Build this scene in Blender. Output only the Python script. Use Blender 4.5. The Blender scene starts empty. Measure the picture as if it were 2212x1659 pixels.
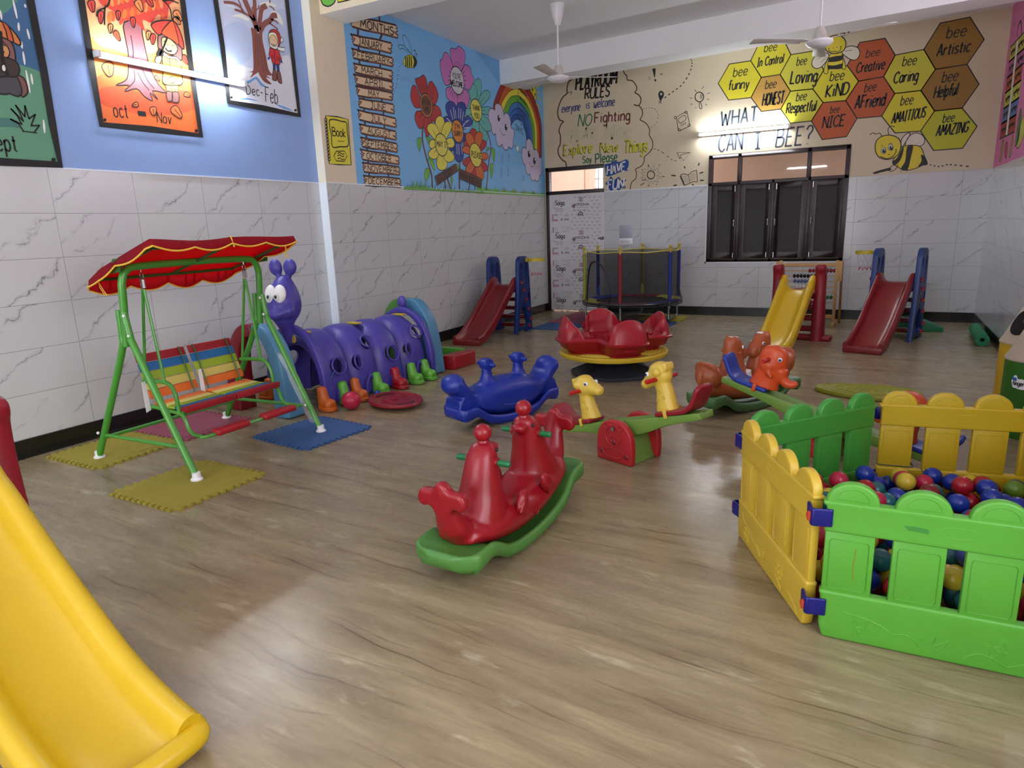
import bpy, bmesh, math, random
from mathutils import Vector, Matrix
from math import pi, sin, cos, radians as R
random.seed(7)
SC = bpy.context.scene
COL = SC.collection
# ------------------------------------------------------------------ camera
FPX = 1427.72; CAMP = Vector((4.91366, 0.0, 1.42)); YAW, PITCH, ROLL = -0.49927, -0.23172, -0.03615
W, D, ZT, ZB, ZC = 6.143, 10.414, 1.930, 0.130, 3.75
XN = -0.10                       # near stretch of the left wall stands back behind the pillar
_f = Vector((sin(YAW)*cos(PITCH), cos(YAW)*cos(PITCH), sin(PITCH)))
_r = Vector((cos(YAW), -sin(YAW), 0)); _u = _r.cross(_f)
CR = cos(ROLL)*_r + sin(ROLL)*_u; CU = -sin(ROLL)*_r + cos(ROLL)*_u; CF = _f
cam = bpy.data.cameras.new('camera'); co = bpy.data.objects.new('camera', cam); COL.objects.link(co)
cam.sensor_fit = 'HORIZONTAL'; cam.sensor_width = 36; cam.lens = FPX/2212*36
cam.clip_start = 0.02; cam.clip_end = 100
co.matrix_world = Matrix((CR, CU, -CF)).transposed().to_4x4(); co.location = CAMP
SC.camera = co
SC.view_settings.view_transform = 'Standard'; SC.view_settings.look = 'None'
SC.view_settings.gamma = 1; SC.view_settings.use_curve_mapping = False
SC.view_settings.exposure = 0.27
SC.cycles.max_bounces = 8; SC.cycles.diffuse_bounces = 5; SC.cycles.glossy_bounces = 4
SC.cycles.transparent_max_bounces = 12; SC.cycles.sample_clamp_indirect = 4
SC.cycles.caustics_reflective = False; SC.cycles.caustics_refractive = False
SC.cycles.use_denoising = True
# ------------------------------------------------------------------ daylight
wd = bpy.data.worlds.new('world'); SC.world = wd; wd.use_nodes = True
bg = wd.node_tree.nodes['Background']; bg.inputs[0].default_value = (0.95, 0.97, 1.0, 1); bg.inputs[1].default_value = 3.0
def area(name, loc, rot, sx, sy, power, col=(1,1,1)):
    l = bpy.data.lights.new(name, 'AREA'); l.shape = 'RECTANGLE'; l.size = sx; l.size_y = sy; l.energy = power; l.color = col
    o = bpy.data.objects.new(name, l); COL.objects.link(o); o.location = loc; o.rotation_euler = rot; return o
# area lamps as daylight at unseen near-end openings; the doorway is added for fill
area('window_daylight', (W+0.25, 0.6, 1.9), (0, R(90), 0), 1.6, 2.4, 48, (0.93, 0.97, 1.0))
area('doorway_fill', (2.6, -3.75, 1.55), (R(90), 0, 0), 3.2, 2.1, 60, (0.97, 0.98, 1.0))
TUBE_W = 112.0      # strength of the tube lamps

# ------------------------------------------------------------------ picture helpers (photo pixels -> real planes)
def ray(x, y): return CF + CR*((x-1106)/FPX) - CU*((y-829.5)/FPX)
def on(axis, c, x, y):
    d = ray(x, y); return CAMP + d*((c-CAMP[axis])/d[axis])
def fl(x, y, z=0.0): return on(2, z, x, y)
# ------------------------------------------------------------------ materials
def lin(c):
    return tuple(((v/255)/12.92 if v/255 <= 0.04045 else ((v/255+0.055)/1.055)**2.4) for v in c)
MATS = {}
def nodes(m):
    m.use_nodes = True; nt = m.node_tree; return nt, nt.nodes['Principled BSDF']
def mat(name, rgb, rough=0.5, metal=0.0, spec=0.5, var=0.0, bump=0.0, bscale=60, emit=0.0, alpha=1.0, trans=0.0, coat=0.0):
    if name in MATS: return MATS[name]
    m = bpy.data.materials.new(name); nt, b = nodes(m); c = lin(rgb)
    b.inputs['Base Color'].default_value = (*c, 1); b.inputs['Roughness'].default_value = rough
    b.inputs['Metallic'].default_value = metal; b.inputs['Specular IOR Level'].default_value = spec
    b.inputs['Coat Weight'].default_value = coat
    if emit: b.inputs['Emission Color'].default_value = (*c, 1); b.inputs['Emission Strength'].default_value = emit
    if alpha < 1: b.inputs['Alpha'].default_value = alpha
    if trans: b.inputs['Transmission Weight'].default_value = trans
    if var or bump:
        tc = nt.nodes.new('ShaderNodeTexCoord')
        n = nt.nodes.new('ShaderNodeTexNoise'); n.inputs['Scale'].default_value = 6; n.inputs['Detail'].default_value = 5
        nt.links.new(tc.outputs['Object'], n.inputs['Vector'])
        if var:
            mx = nt.nodes.new('ShaderNodeMix'); mx.data_type = 'RGBA'
            mx.inputs['A'].default_value = (*[v*(1-var) for v in c], 1); mx.inputs['B'].default_value = (*[min(1, v*(1+var)) for v in c], 1)
            nt.links.new(n.outputs['Fac'], mx.inputs['Factor']); nt.links.new(mx.outputs['Result'], b.inputs['Base Color'])
        if bump:
            n2 = nt.nodes.new('ShaderNodeTexNoise'); n2.inputs['Scale'].default_value = bscale; n2.inputs['Detail'].default_value = 3
            nt.links.new(tc.outputs['Object'], n2.inputs['Vector'])
            bp = nt.nodes.new('ShaderNodeBump'); bp.inputs['Strength'].default_value = bump; bp.inputs['Distance'].default_value = 0.01
            nt.links.new(n2.outputs['Fac'], bp.inputs['Height']); nt.links.new(bp.outputs['Normal'], b.inputs['Normal'])
    MATS[name] = m; return m
def plastic(name, rgb, rough=0.38, **k):
    if max(rgb)-min(rgb) > 40: k_ = 0.76 if rgb[0] > 1.6*rgb[1] or rgb[1] > rgb[0] else 0.85; rgb = tuple(v*k_ for v in rgb)
    k.setdefault('var', 0.07); k.setdefault('bump', 0.06); k.setdefault('bscale', 350)
    return mat(name, rgb, rough, **k)
def paintm(name, rgb, rough=0.55): return mat('paint_'+name, rgb, rough, var=0.06)

# ------------------------------------------------------------------ curves
def V(*a): return Vector(a)
def crs(pts, n=6, closed=False):
    """Catmull-Rom through points (tuples of any length)."""
    P = [tuple(p) for p in pts]; m = len(P)
    if m < 3: return P
    out = []; rng = range(m if closed else m-1)
    for i in rng:
        if closed: p0, p1, p2, p3 = P[(i-1) % m], P[i], P[(i+1) % m], P[(i+2) % m]
        else:
            p1, p2 = P[i], P[i+1]
            p0 = P[i-1] if i else tuple(2*a-b for a, b in zip(p1, p2))
            p3 = P[i+2] if i+2 < m else tuple(2*b-a for a, b in zip(p1, p2))
        for k in range(n):
            t = k/n
            out.append(tuple(0.5*((2*b)+(-a+c)*t+(2*a-5*b+4*c-d)*t*t+(-a+3*b-3*c+d)*t**3) for a, b, c, d in zip(p0, p1, p2, p3)))
    if not closed: out.append(P[-1])
    return out
def ell(cx, cy, rx, ry, n=24, tilt=0.0, a0=0.0, a1=2*pi):
    full = abs(a1-a0-2*pi) < 1e-6
    o = []
    for k in range(n if full else n+1):
        a = a0+(a1-a0)*k/n; x, y = rx*cos(a), ry*sin(a)
        o.append((cx+x*cos(tilt)-y*sin(tilt), cy+x*sin(tilt)+y*cos(tilt)))
    return o
def frames(path):
    """parallel-transport frames along a list of Vectors"""
    T = []
    for i in range(len(path)):
        a = path[max(i-1, 0)]; b = path[min(i+1, len(path)-1)]; T.append((b-a).normalized())
    up = V(0, 0, 1) if abs(T[0].z) < 0.9 else V(0, 1, 0)
    n = T[0].cross(up).normalized(); N = [n]
    for i in range(1, len(T)):
        n = N[-1]-T[i]*N[-1].dot(T[i]); N.append(n.normalized())
    return T, N

# ------------------------------------------------------------------ mesh builder: collects shapes of ONE part
class MB:
    def __init__(s): s.v = []; s.f = []; s.m = []
    def add(s, vs, fs, mi=0):
        o = len(s.v); s.v += [tuple(v) for v in vs]; s.f += [tuple(i+o for i in f) for f in fs]; s.m += [mi]*len(fs); return s
    def poly(s, pts, mi=0): return s.add(pts, [tuple(range(len(pts)))], mi)
    def box(s, c, d, rot=None, mi=0):
        x, y, z = d[0]/2, d[1]/2, d[2]/2; M = rot or Matrix.Identity(3); c = Vector(c)
        vs = [c+M @ V(a*x, b*y, e*z) for a in (-1, 1) for b in (-1, 1) for e in (-1, 1)]
        return s.add(vs, [(0, 1, 3, 2), (4, 6, 7, 5), (0, 4, 5, 1), (2, 3, 7, 6), (0, 2, 6, 4), (1, 5, 7, 3)], mi)
    def tube(s, path, r, seg=10, mi=0, closed=False, flat=1.0, cap=True):
        path = [Vector(p) for p in path]
        if closed: path = path
        n = len(path); T, N = frames(path); rs = r if isinstance(r, (list, tuple)) else [r]*n
        vs = []; fs = []
        for i, p in enumerate(path):
            b = T[i].cross(N[i])
            for k in range(seg):
                a = 2*pi*k/seg; vs.append(p+(N[i]*cos(a)+b*sin(a)*flat)*rs[i])
        for i in range(n if closed else n-1):
            j = (i+1) % n
            for k in range(seg):
                k2 = (k+1) % seg; fs.append((i*seg+k, i*seg+k2, j*seg+k2, j*seg+k))
        if cap and not closed:
            fs.append(tuple(reversed(range(seg)))); fs.append(tuple(range((n-1)*seg, n*seg)))
        return s.add(vs, fs, mi)
    def lathe(s, prof, c=(0, 0, 0), seg=24, mi=0, rot=None, arc=2*pi):
        c = Vector(c); M = rot or Matrix.Identity(3); vs = []; fs = []; n = len(prof)
        for k in range(seg):
            a = arc*k/seg
            for r, z in prof: vs.append(c+M @ V(r*cos(a), r*sin(a), z))
        for k in range(seg):
            k2 = (k+1) % seg
            for i in range(n-1): fs.append((k*n+i, k2*n+i, k2*n+i+1, k*n+i+1))
        if prof[0][0] > 1e-6: fs.append(tuple(k*n for k in reversed(range(seg))))
        if prof[-1][0] > 1e-6: fs.append(tuple(k*n+n-1 for k in range(seg)))
        return s.add(vs, fs, mi)
    def ball(s, c, r, seg=20, rings=12, mi=0, rot=None):
        rr = r if isinstance(r, (tuple, list)) else (r, r, r); c = Vector(c); M = rot or Matrix.Identity(3)
        vs = [c+M @ V(0, 0, -rr[2])]; fs = []
        for i in range(1, rings):
            t = -pi/2+pi*i/rings
            for k in range(seg):
                a = 2*pi*k/seg; vs.append(c+M @ V(rr[0]*cos(t)*cos(a), rr[1]*cos(t)*sin(a), rr[2]*sin(t)))
        vs.append(c+M @ V(0, 0, rr[2])); L = len(vs)-1
        for k in range(seg):
            k2 = (k+1) % seg; fs.append((0, 1+k2, 1+k)); fs.append((L, 1+(rings-2)*seg+k, 1+(rings-2)*seg+k2))
            for i in range(rings-2): fs.append((1+i*seg+k, 1+i*seg+k2, 1+(i+1)*seg+k2, 1+(i+1)*seg+k))
        return s.add(vs, fs, mi)
    def prism(s, pts, t0, t1, plane='xz', mi=0, M=None, cap=True):
        """extrude the 2D outline pts from t0 to t1 along the third axis"""
        def p3(p, t): return {'xz': V(p[0], t, p[1]), 'yz': V(t, p[0], p[1]), 'xy': V(p[0], p[1], t)}[plane]
        n = len(pts); vs = [p3(p, t0) for p in pts]+[p3(p, t1) for p in pts]
        if M: vs = [M @ v for v in vs]
        fs = [tuple(range(n)), tuple(reversed(range(n, 2*n)))] if cap else []
        fs += [(i, i+n, (i+1) % n+n, (i+1) % n) for i in range(n)]
        return s.add(vs, fs, mi)
    def loft(s, rings, mi=0, cap=True, closed=True):
        n = len(rings[0]); vs = [p for r in rings for p in r]; fs = []
        for i in range(len(rings)-1):
            for k in range(n if closed else n-1):
                k2 = (k+1) % n; fs.append((i*n+k, i*n+k2, (i+1)*n+k2, (i+1)*n+k))
        if cap and closed: fs.append(tuple(reversed(range(n)))); fs.append(tuple(range((len(rings)-1)*n, len(rings)*n)))
        return s.add(vs, fs, mi)
    def world(s, t):
        """shapes given in room coordinates -> the frame of the thing t"""
        return s.xf((Matrix.Translation(t.location) @ Matrix.Rotation(t.rotation_euler[2], 4, "Z")).inverted())
    def xf(s, M, i0=0):
        s.v = s.v[:i0]+[tuple(M @ Vector(v)) for v in s.v[i0:]]; return s
    def build(s, name, mats, parent=None, smooth=True, bevel=0.0, seg=2, remesh=0.0, sm=6, sub=0, fix=True, loc=None, angle=40):
        me = bpy.data.meshes.new(name); me.from_pydata(s.v, [], s.f)
        if not isinstance(mats, (list, tuple)): mats = [mats]
        for m in mats: me.materials.append(m)
        me.polygons.foreach_set('material_index', s.m)
        if fix:
            b = bmesh.new(); b.from_mesh(me); bmesh.ops.remove_doubles(b, verts=b.verts, dist=1e-6)
            bmesh.ops.recalc_face_normals(b, faces=b.faces); b.to_mesh(me); b.free()
        if smooth: me.polygons.foreach_set('use_smooth', [True]*len(me.polygons))
        o = bpy.data.objects.new(name, me); COL.objects.link(o)
        if remesh:
            md = o.modifiers.new('r', 'REMESH'); md.mode = 'VOXEL'; md.voxel_size = remesh; md.use_smooth_shade = True
            if sm: q = o.modifiers.new('s', 'SMOOTH'); q.iterations = sm; q.factor = 0.5
        if bevel:
            md = o.modifiers.new('b', 'BEVEL'); md.width = bevel; md.segments = seg; md.limit_method = 'ANGLE'; md.angle_limit = R(angle)
            md.use_clamp_overlap = True; md.harden_normals = False
        if sub: md = o.modifiers.new('u', 'SUBSURF'); md.levels = sub; md.render_levels = sub
        if o.modifiers:
            dg = bpy.context.evaluated_depsgraph_get(); nm = bpy.data.meshes.new_from_object(o.evaluated_get(dg), depsgraph=dg)
            o.modifiers.clear(); o.data = nm; me = nm; nm.name = name
            if remesh:
                if smooth: me.polygons.foreach_set('use_smooth', [True]*len(me.polygons))
        if smooth and not remesh: me.set_sharp_from_angle(angle=R(angle))
        if parent: o.parent = parent
        if loc: o.location = loc
        return o
# ------------------------------------------------------------------ scene bookkeeping
def tag(o, label, cat=None, group=None):
    o['label'] = label
    if cat: o['category'] = cat
    if group: o['group'] = group
    return o
def thing(name, label, cat, loc=(0, 0, 0), rz=0.0, group=None):
    o = bpy.data.objects.new(name, None); COL.objects.link(o); o.empty_display_size = 0.1
    o.location = loc; o.rotation_euler = (0, 0, rz); return tag(o, label, cat, group)
def struct(o): o['kind'] = 'structure'; return o
def rotm(x=0, y=0, z=0):
    return (Matrix.Rotation(z, 3, 'Z') @ Matrix.Rotation(y, 3, 'Y') @ Matrix.Rotation(x, 3, 'X'))
def kids(o): return [c for c in COL.objects if c.parent == o]
def dup(root, loc, rz=0, label=None, group=None):
    def cp(o, par):
        c = o.copy(); COL.objects.link(c)
        if par: c.parent = par
        for k in kids(o): cp(k, c)
        return c
    r = cp(root, None); r.location = loc; r.rotation_euler = (0, 0, rz)
    if label: r['label'] = label
    if group: r['group'] = group
    return r
# ------------------------------------------------------------------ setting: materials
def math_(nt, op, a=None, b=None, c=None):
    n = nt.nodes.new('ShaderNodeMath'); n.operation = op
    for i, v in enumerate((a, b, c)):
        if v is None: continue
        if isinstance(v, (int, float)): n.inputs[i].default_value = v
        else: nt.links.new(v, n.inputs[i])
    return n.outputs[0]
def mixc(nt, f, a, b):
    n = nt.nodes.new('ShaderNodeMix'); n.data_type = 'RGBA'
    for k, v in (('Factor', f), ('A', a), ('B', b)):
        if isinstance(v, (int, float)): n.inputs[k].default_value = v
        elif isinstance(v, tuple): n.inputs[k].default_value = (*lin(v), 1)
        else: nt.links.new(v, n.inputs[k])
    return n.outputs['Result']
def comb(nt, x, y, z=0.0):
    n = nt.nodes.new('ShaderNodeCombineXYZ')
    for i, v in enumerate((x, y, z)):
        if isinstance(v, (int, float)): n.inputs[i].default_value = v
        else: nt.links.new(v, n.inputs[i])
    return n.outputs[0]
def noise(nt, vec, scale, detail=4, rough=0.5, dist=0.0):
    n = nt.nodes.new('ShaderNodeTexNoise'); n.inputs['Scale'].default_value = scale; n.inputs['Detail'].default_value = detail
    n.inputs['Roughness'].default_value = rough; n.inputs['Distortion'].default_value = dist
    nt.links.new(vec, n.inputs['Vector']); return n.outputs['Fac']
def ramp(nt, f, *stops):
    n = nt.nodes.new('ShaderNodeMapRange'); n.clamp = True
    n.inputs['From Min'].default_value, n.inputs['From Max'].default_value, n.inputs['To Min'].default_value, n.inputs['To Max'].default_value = stops
    nt.links.new(f, n.inputs['Value']); return n.outputs['Result']
def tile_mat(name, off, base=(205, 208, 208)):
    """white marble-print wall tiles 0.6 x 0.3 m, thin joints, grey veins broken at every tile"""
    m = bpy.data.materials.new(name); nt, b = nodes(m)
    g = nt.nodes.new('ShaderNodeNewGeometry'); sp = nt.nodes.new('ShaderNodeSeparateXYZ'); nt.links.new(g.outputs['Position'], sp.inputs[0])
    u = math_(nt, 'ADD', math_(nt, 'ADD', sp.outputs[0], sp.outputs[1]), -off); v = math_(nt, 'ADD', sp.outputs[2], -ZB)
    us, vs = math_(nt, 'DIVIDE', u, 0.6), math_(nt, 'DIVIDE', v, 0.3)
    iu, iv = math_(nt, 'FLOOR', us), math_(nt, 'FLOOR', vs); fu, fv = math_(nt, 'FRACT', us), math_(nt, 'FRACT', vs)
    du = math_(nt, 'MULTIPLY', math_(nt, 'MINIMUM', fu, math_(nt, 'SUBTRACT', 1.0, fu)), 0.6)
    dv = math_(nt, 'MULTIPLY', math_(nt, 'MINIMUM', fv, math_(nt, 'SUBTRACT', 1.0, fv)), 0.3)
    joint = ramp(nt, math_(nt, 'MINIMUM', du, dv), 0.0008, 0.0024, 1.0, 0.0)
    cell = nt.nodes.new('ShaderNodeTexWhiteNoise'); nt.links.new(comb(nt, iu, iv), cell.inputs['Vector'])
    sh = math_(nt, 'MULTIPLY', cell.outputs['Value'], 40.0)
    c2_ = nt.nodes.new('ShaderNodeTexWhiteNoise'); nt.links.new(comb(nt, math_(nt, 'ADD', iu, 31.7), iv), c2_.inputs['Vector'])
    sh = math_(nt, 'MULTIPLY', cell.outputs['Value'], 40.0); vec = comb(nt, u, v, sh)
    wob = math_(nt, 'ADD', math_(nt, 'MULTIPLY', math_(nt, 'SUBTRACT', noise(nt, vec, 5.0, 3, 0.5), 0.5), 0.22), math_(nt, 'MULTIPLY', math_(nt, 'SUBTRACT', noise(nt, vec, 38.0, 3, 0.6), 0.5), 0.035))
    p = math_(nt, 'ADD', math_(nt, 'SUBTRACT', math_(nt, 'MULTIPLY', fv, 0.3*0.80), math_(nt, 'MULTIPLY', fu, 0.6*0.60)), wob)
    d1 = math_(nt, 'ABSOLUTE', math_(nt, 'SUBTRACT', p, math_(nt, 'SUBTRACT', math_(nt, 'MULTIPLY', cell.outputs['Value'], 0.36), 0.26)))
    d2 = math_(nt, 'ABSOLUTE', math_(nt, 'SUBTRACT', math_(nt, 'ADD', p, math_(nt, 'MULTIPLY', fu, 0.07)), math_(nt, 'SUBTRACT', math_(nt, 'MULTIPLY', c2_.outputs['Value'], 0.40), 0.30)))
    m1 = ramp(nt, noise(nt, vec, 6.0, 2), 0.36, 0.56, 0.0, 1.0); m2 = ramp(nt, noise(nt, comb(nt, v, u, sh), 5.0, 2), 0.48, 0.60, 0.0, 0.7)
    v1 = math_(nt, 'MULTIPLY', math_(nt, 'MAXIMUM', ramp(nt, d1, 0.0010, 0.0046, 1.0, 0.0), ramp(nt, d1, 0.0, 0.022, 0.30, 0.0)), m1)
    v2 = math_(nt, 'MULTIPLY', math_(nt, 'MAXIMUM', ramp(nt, d2, 0.0008, 0.0036, 1.0, 0.0), ramp(nt, d2, 0.0, 0.018, 0.25, 0.0)), m2)
    vein = math_(nt, 'MAXIMUM', v1, v2)
    tint = math_(nt, 'MULTIPLY', cell.outputs['Value'], 0.25)
    c0 = mixc(nt, tint, base, (196, 198, 206))
    c1 = mixc(nt, math_(nt, 'MULTIPLY', vein, 0.9), c0, (112, 112, 122)); c2 = mixc(nt, math_(nt, 'MULTIPLY', joint, 0.8), c1, (118, 118, 124))
    nt.links.new(c2, b.inputs['Base Color']); b.inputs['Roughness'].default_value = 0.16; b.inputs['Specular IOR Level'].default_value = 0.45
    bp = nt.nodes.new('ShaderNodeBump'); bp.inputs['Strength'].default_value = 0.5; bp.inputs['Distance'].default_value = 0.002; bp.invert = True
    wv = math_(nt, 'ADD', joint, math_(nt, 'MULTIPLY', noise(nt, g.outputs['Position'], 2.2, 1), 0.6)); nt.links.new(wv, bp.inputs['Height']); nt.links.new(bp.outputs['Normal'], b.inputs['Normal'])
    return m
def floor_mat():
    m = bpy.data.materials.new('vinyl_floor'); nt, b = nodes(m)
    g = nt.nodes.new('ShaderNodeNewGeometry'); sp = nt.nodes.new('ShaderNodeSeparateXYZ'); nt.links.new(g.outputs['Position'], sp.inputs[0])
    x, y = sp.outputs[0], sp.outputs[1]
    wob = noise(nt, comb(nt, math_(nt, 'MULTIPLY', x, 0.55), math_(nt, 'MULTIPLY', y, 1.3)), 1.2, 2, 0.4); wob2 = noise(nt, comb(nt, math_(nt, 'MULTIPLY', x, 1.2), math_(nt, 'MULTIPLY', y, 3.0)), 3.0, 3, 0.5)
    yw = math_(nt, 'ADD', math_(nt, 'ADD', math_(nt, 'ADD', y, math_(nt, 'MULTIPLY', x, 0.045)), math_(nt, 'MULTIPLY', math_(nt, 'SUBTRACT', wob, 0.5), 0.13)), math_(nt, 'MULTIPLY', math_(nt, 'SUBTRACT', wob2, 0.5), 0.035))
    vec = comb(nt, math_(nt, 'MULTIPLY', x, 0.16), yw)
    a = noise(nt, vec, 9.0, 7, 0.68); f = noise(nt, comb(nt, math_(nt, 'MULTIPLY', x, 0.07), yw), 60.0, 3, 0.6)
    c = mixc(nt, ramp(nt, a, 0.32, 0.68, 0, 1), (122, 107, 80), (164, 150, 117))
    c = mixc(nt, math_(nt, 'MULTIPLY', ramp(nt, f, 0.35, 0.7, 0, 1), 0.42), c, (124, 108, 82))
    big = noise(nt, comb(nt, math_(nt, 'MULTIPLY', x, 0.35), yw, 3.0), 3.4, 3); c = mixc(nt, math_(nt, 'MULTIPLY', ramp(nt, big, 0.5, 0.75, 0, 1), 0.5), c, (128, 112, 98))
    pale = noise(nt, comb(nt, math_(nt, 'MULTIPLY', x, 0.3), yw, 8.0), 9.0, 4, 0.7); c = mixc(nt, math_(nt, 'MULTIPLY', ramp(nt, pale, 0.6, 0.72, 0, 1), 0.55), c, (196, 186, 158))
    yc = math_(nt, 'ADD', math_(nt, 'ADD', y, math_(nt, 'MULTIPLY', x, 0.075)), math_(nt, 'MULTIPLY', math_(nt, 'SUBTRACT', noise(nt, comb(nt, math_(nt, 'MULTIPLY', x, 0.7), y, 9.0), 1.4, 3, 0.5), 0.5), 0.26))
    cr = math_(nt, 'ABSOLUTE', math_(nt, 'SUBTRACT', math_(nt, 'FRACT', math_(nt, 'MULTIPLY', yc, 4.6)), 0.5)); cr2 = math_(nt, 'ABSOLUTE', math_(nt, 'SUBTRACT', math_(nt, 'FRACT', math_(nt, 'MULTIPLY', math_(nt, 'ADD', yc, math_(nt, 'MULTIPLY', x, -0.05)), 7.3)), 0.5))
    ln = math_(nt, 'MAXIMUM', ramp(nt, cr, 0.006, 0.022, 1.0, 0.0), math_(nt, 'MULTIPLY', ramp(nt, cr2, 0.008, 0.03, 1.0, 0.0), 0.55)); halo = ramp(nt, cr, 0.0, 0.20, 0.35, 0.0)  # soft brown tint beside the dark veins
    ms = ramp(nt, noise(nt, comb(nt, math_(nt, 'MULTIPLY', x, 0.6), math_(nt, 'MULTIPLY', y, 1.6), 1.0), 2.3, 3), 0.47, 0.60, 0.0, 1.0); c = mixc(nt, math_(nt, 'MULTIPLY', halo, ms), c, (112, 90, 66))
    c = mixc(nt, math_(nt, 'MULTIPLY', math_(nt, 'MULTIPLY', ln, ms), 0.75), c, (74, 54, 38))
    nt.links.new(c, b.inputs['Base Color'])
    nt.links.new(ramp(nt, f, 0.2, 0.8, 0.22, 0.31), b.inputs['Roughness']); b.inputs['Specular IOR Level'].default_value = 0.5
    bp = nt.nodes.new('ShaderNodeBump'); bp.inputs['Strength'].default_value = 0.12; bp.inputs['Distance'].default_value = 0.002
    nt.links.new(noise(nt, comb(nt, math_(nt, 'MULTIPLY', x, 0.3), y), 90, 3), bp.inputs['Height']); nt.links.new(bp.outputs['Normal'], b.inputs['Normal'])
    return m
M_tl = tile_mat('wall_tile', XN+5.26-0.78); M_tb = tile_mat('wall_tile_back', D+1.045, (203, 207, 210)); M_tr = tile_mat('wall_tile_right', W+0.1, (200, 202, 208))
M_blue = mat('wall_paint_periwinkle', (140, 170, 224), 0.55, var=0.05, bump=0.05, bscale=25)
M_sky = mat('wall_paint_sky', (122, 186, 238), 0.55, var=0.06)
M_cream = mat('wall_paint_cream', (226, 212, 186), 0.6, var=0.03)
M_beige = mat('wall_paint_beige', (214, 200, 172), 0.6, var=0.04)
M_pink = mat('wall_paint_pink', (216, 116, 172), 0.6, var=0.06)
M_white = mat('ceiling_white', (240, 242, 243), 0.7, var=0.02)
M_black = mat('skirting_black_granite', (22, 25, 24), 0.22, var=0.5)
M_peach = mat('corridor_peach', (212, 184, 166), 0.6, var=0.05)
M_corner = mat('tile_corner_white', (226, 236, 246), 0.3)

# ------------------------------------------------------------------ setting: shell
def slab(lo, hi, mb=None, mi=0):
    mb = mb or MB(); return mb.box([(a+b)/2 for a, b in zip(lo, hi)], [b-a for a, b in zip(lo, hi)], mi=mi)
Y0 = -3.6
struct(slab((-0.4, Y0-0.2, -0.1), (W+0.3, D+0.12, 0)).build('floor', floor_mat(), smooth=False))
struct(slab((-0.4, Y0-0.2, ZC), (W+0.3, D+0.12, ZC+0.15)).build('ceiling', M_white, smooth=False))
wl = MB(); slab((-0.35, Y0, 0), (XN, 5.26, ZT), wl, 0); slab((-0.35, Y0, ZT), (XN, 5.26, ZC), wl, 1)
wl.box((-0.175, 5.49, ZT/2), (0.35, 0.46, ZT), mi=0); slab((-0.35, 5.26, ZT), (0, 5.72, ZC), wl, 3)
slab((-0.35, 5.72, 0), (0, D, ZT), wl, 0); slab((-0.35, 5.72, ZT), (0, D, ZC), wl, 2)
struct(wl.build('wall_left', [M_tl, M_blue, M_sky, M_cream], smooth=False, fix=False))
struct(slab((XN, 5.252, ZB), (0, 5.26, ZT)).build('trim_1', M_corner, smooth=False))
struct(slab((XN, 5.254, ZT), (-0.0, 5.26, ZC)).build('trim_2', mat('corner_cream', (232, 226, 208), 0.6), smooth=False))
DX0, DX1, DZ = 0.02, 1.04, 2.36; WX0, WX1, WZ0, WZ1 = 2.68, 4.545, 0.815, 2.35; DB = D+0.14
wb = MB()
slab((-0.35, D, 0), (DX0, DB, ZC), wb, 1); slab((DX0, D, DZ), (DX1, DB, ZC), wb, 1)
slab((DX1, D, 0), (WX0, DB, ZT), wb, 0); slab((DX1, D, ZT), (WX0, DB, ZC), wb, 1)
slab((WX0, D, 0), (WX1, DB, WZ0), wb, 0); slab((WX0, D, WZ1), (WX1, DB, ZC), wb, 1)
slab((WX1, D, 0), (W+0.25, DB, ZT), wb, 0); slab((WX1, D, ZT), (W+0.25, DB, ZC), wb, 1)
struct(wb.build('wall_back', [M_tb, M_beige], smooth=False, fix=False))
wr = MB()
RW = [(-0.5, 1.7, 0.9, 2.9), (4.9, 5.5, 2.05, 2.75), (6.0, 6.6, 2.05, 2.75)]   # window openings of the right wall, out of the photo
ys = [Y0]; 
for a, b_, c_, d_ in RW:
    slab((W, ys[-1], 0), (W+0.25, a, ZT), wr, 0); slab((W, ys[-1], ZT), (W+0.25, a, ZC), wr, 1)
    slab((W, a, 0), (W+0.25, b_, min(c_, ZT)), wr, 0)
    if c_ > ZT: slab((W, a, ZT), (W+0.25, b_, c_), wr, 1)
    slab((W, a, d_), (W+0.25, b_, ZC), wr, 1); ys.append(b_)
slab((W, ys[-1], 0), (W+0.25, D, ZT), wr, 0); slab((W, ys[-1], ZT), (W+0.25, D, ZC), wr, 1)
struct(wr.build('wall_right', [M_tr, M_pink], smooth=False, fix=False))
wf = MB(); slab((-0.35, Y0-0.2, 0), (0.9, Y0, ZC), wf, 0); slab((0.9, Y0-0.2, 2.7), (4.3, Y0, ZC), wf, 0); slab((4.3, Y0-0.2, 0), (W+0.25, Y0, ZC), wf, 0)
struct(wf.build('wall_front', M_cream, smooth=False, fix=False))
# skirting
sk = 0.012
struct(slab((XN, Y0, 0), (XN+sk, 5.26, ZB), slab((XN, 5.26-sk, 0), (sk, 5.26, ZB), slab((0, 5.26, 0), (sk, D, ZB)))).build('baseboard_left', M_black, smooth=False))
struct(slab((1.10, D-sk, 0), (W, D, ZB)).build('baseboard_back', M_black, smooth=False))
struct(slab((W-sk, Y0, 0), (W, D-sk, ZB)).build('baseboard_right', M_black, smooth=False))
# beams
b1 = MB(); slab((0, 5.39, 3.5), (W, 5.755, ZC), b1, 0)
b1o = struct(b1.build('ceiling_beam', [M_white, M_cream], smooth=False))
for p in b1o.data.polygons:
    if p.normal.y < -0.9: p.material_index = 1
b2 = MB(); b2.prism([(0, 8.98), (W, 8.40), (W, 8.80), (0, 9.40)], 3.43, ZC, 'xy')
struct(b2.build('ceiling_beam.001', M_white, smooth=False))
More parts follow.
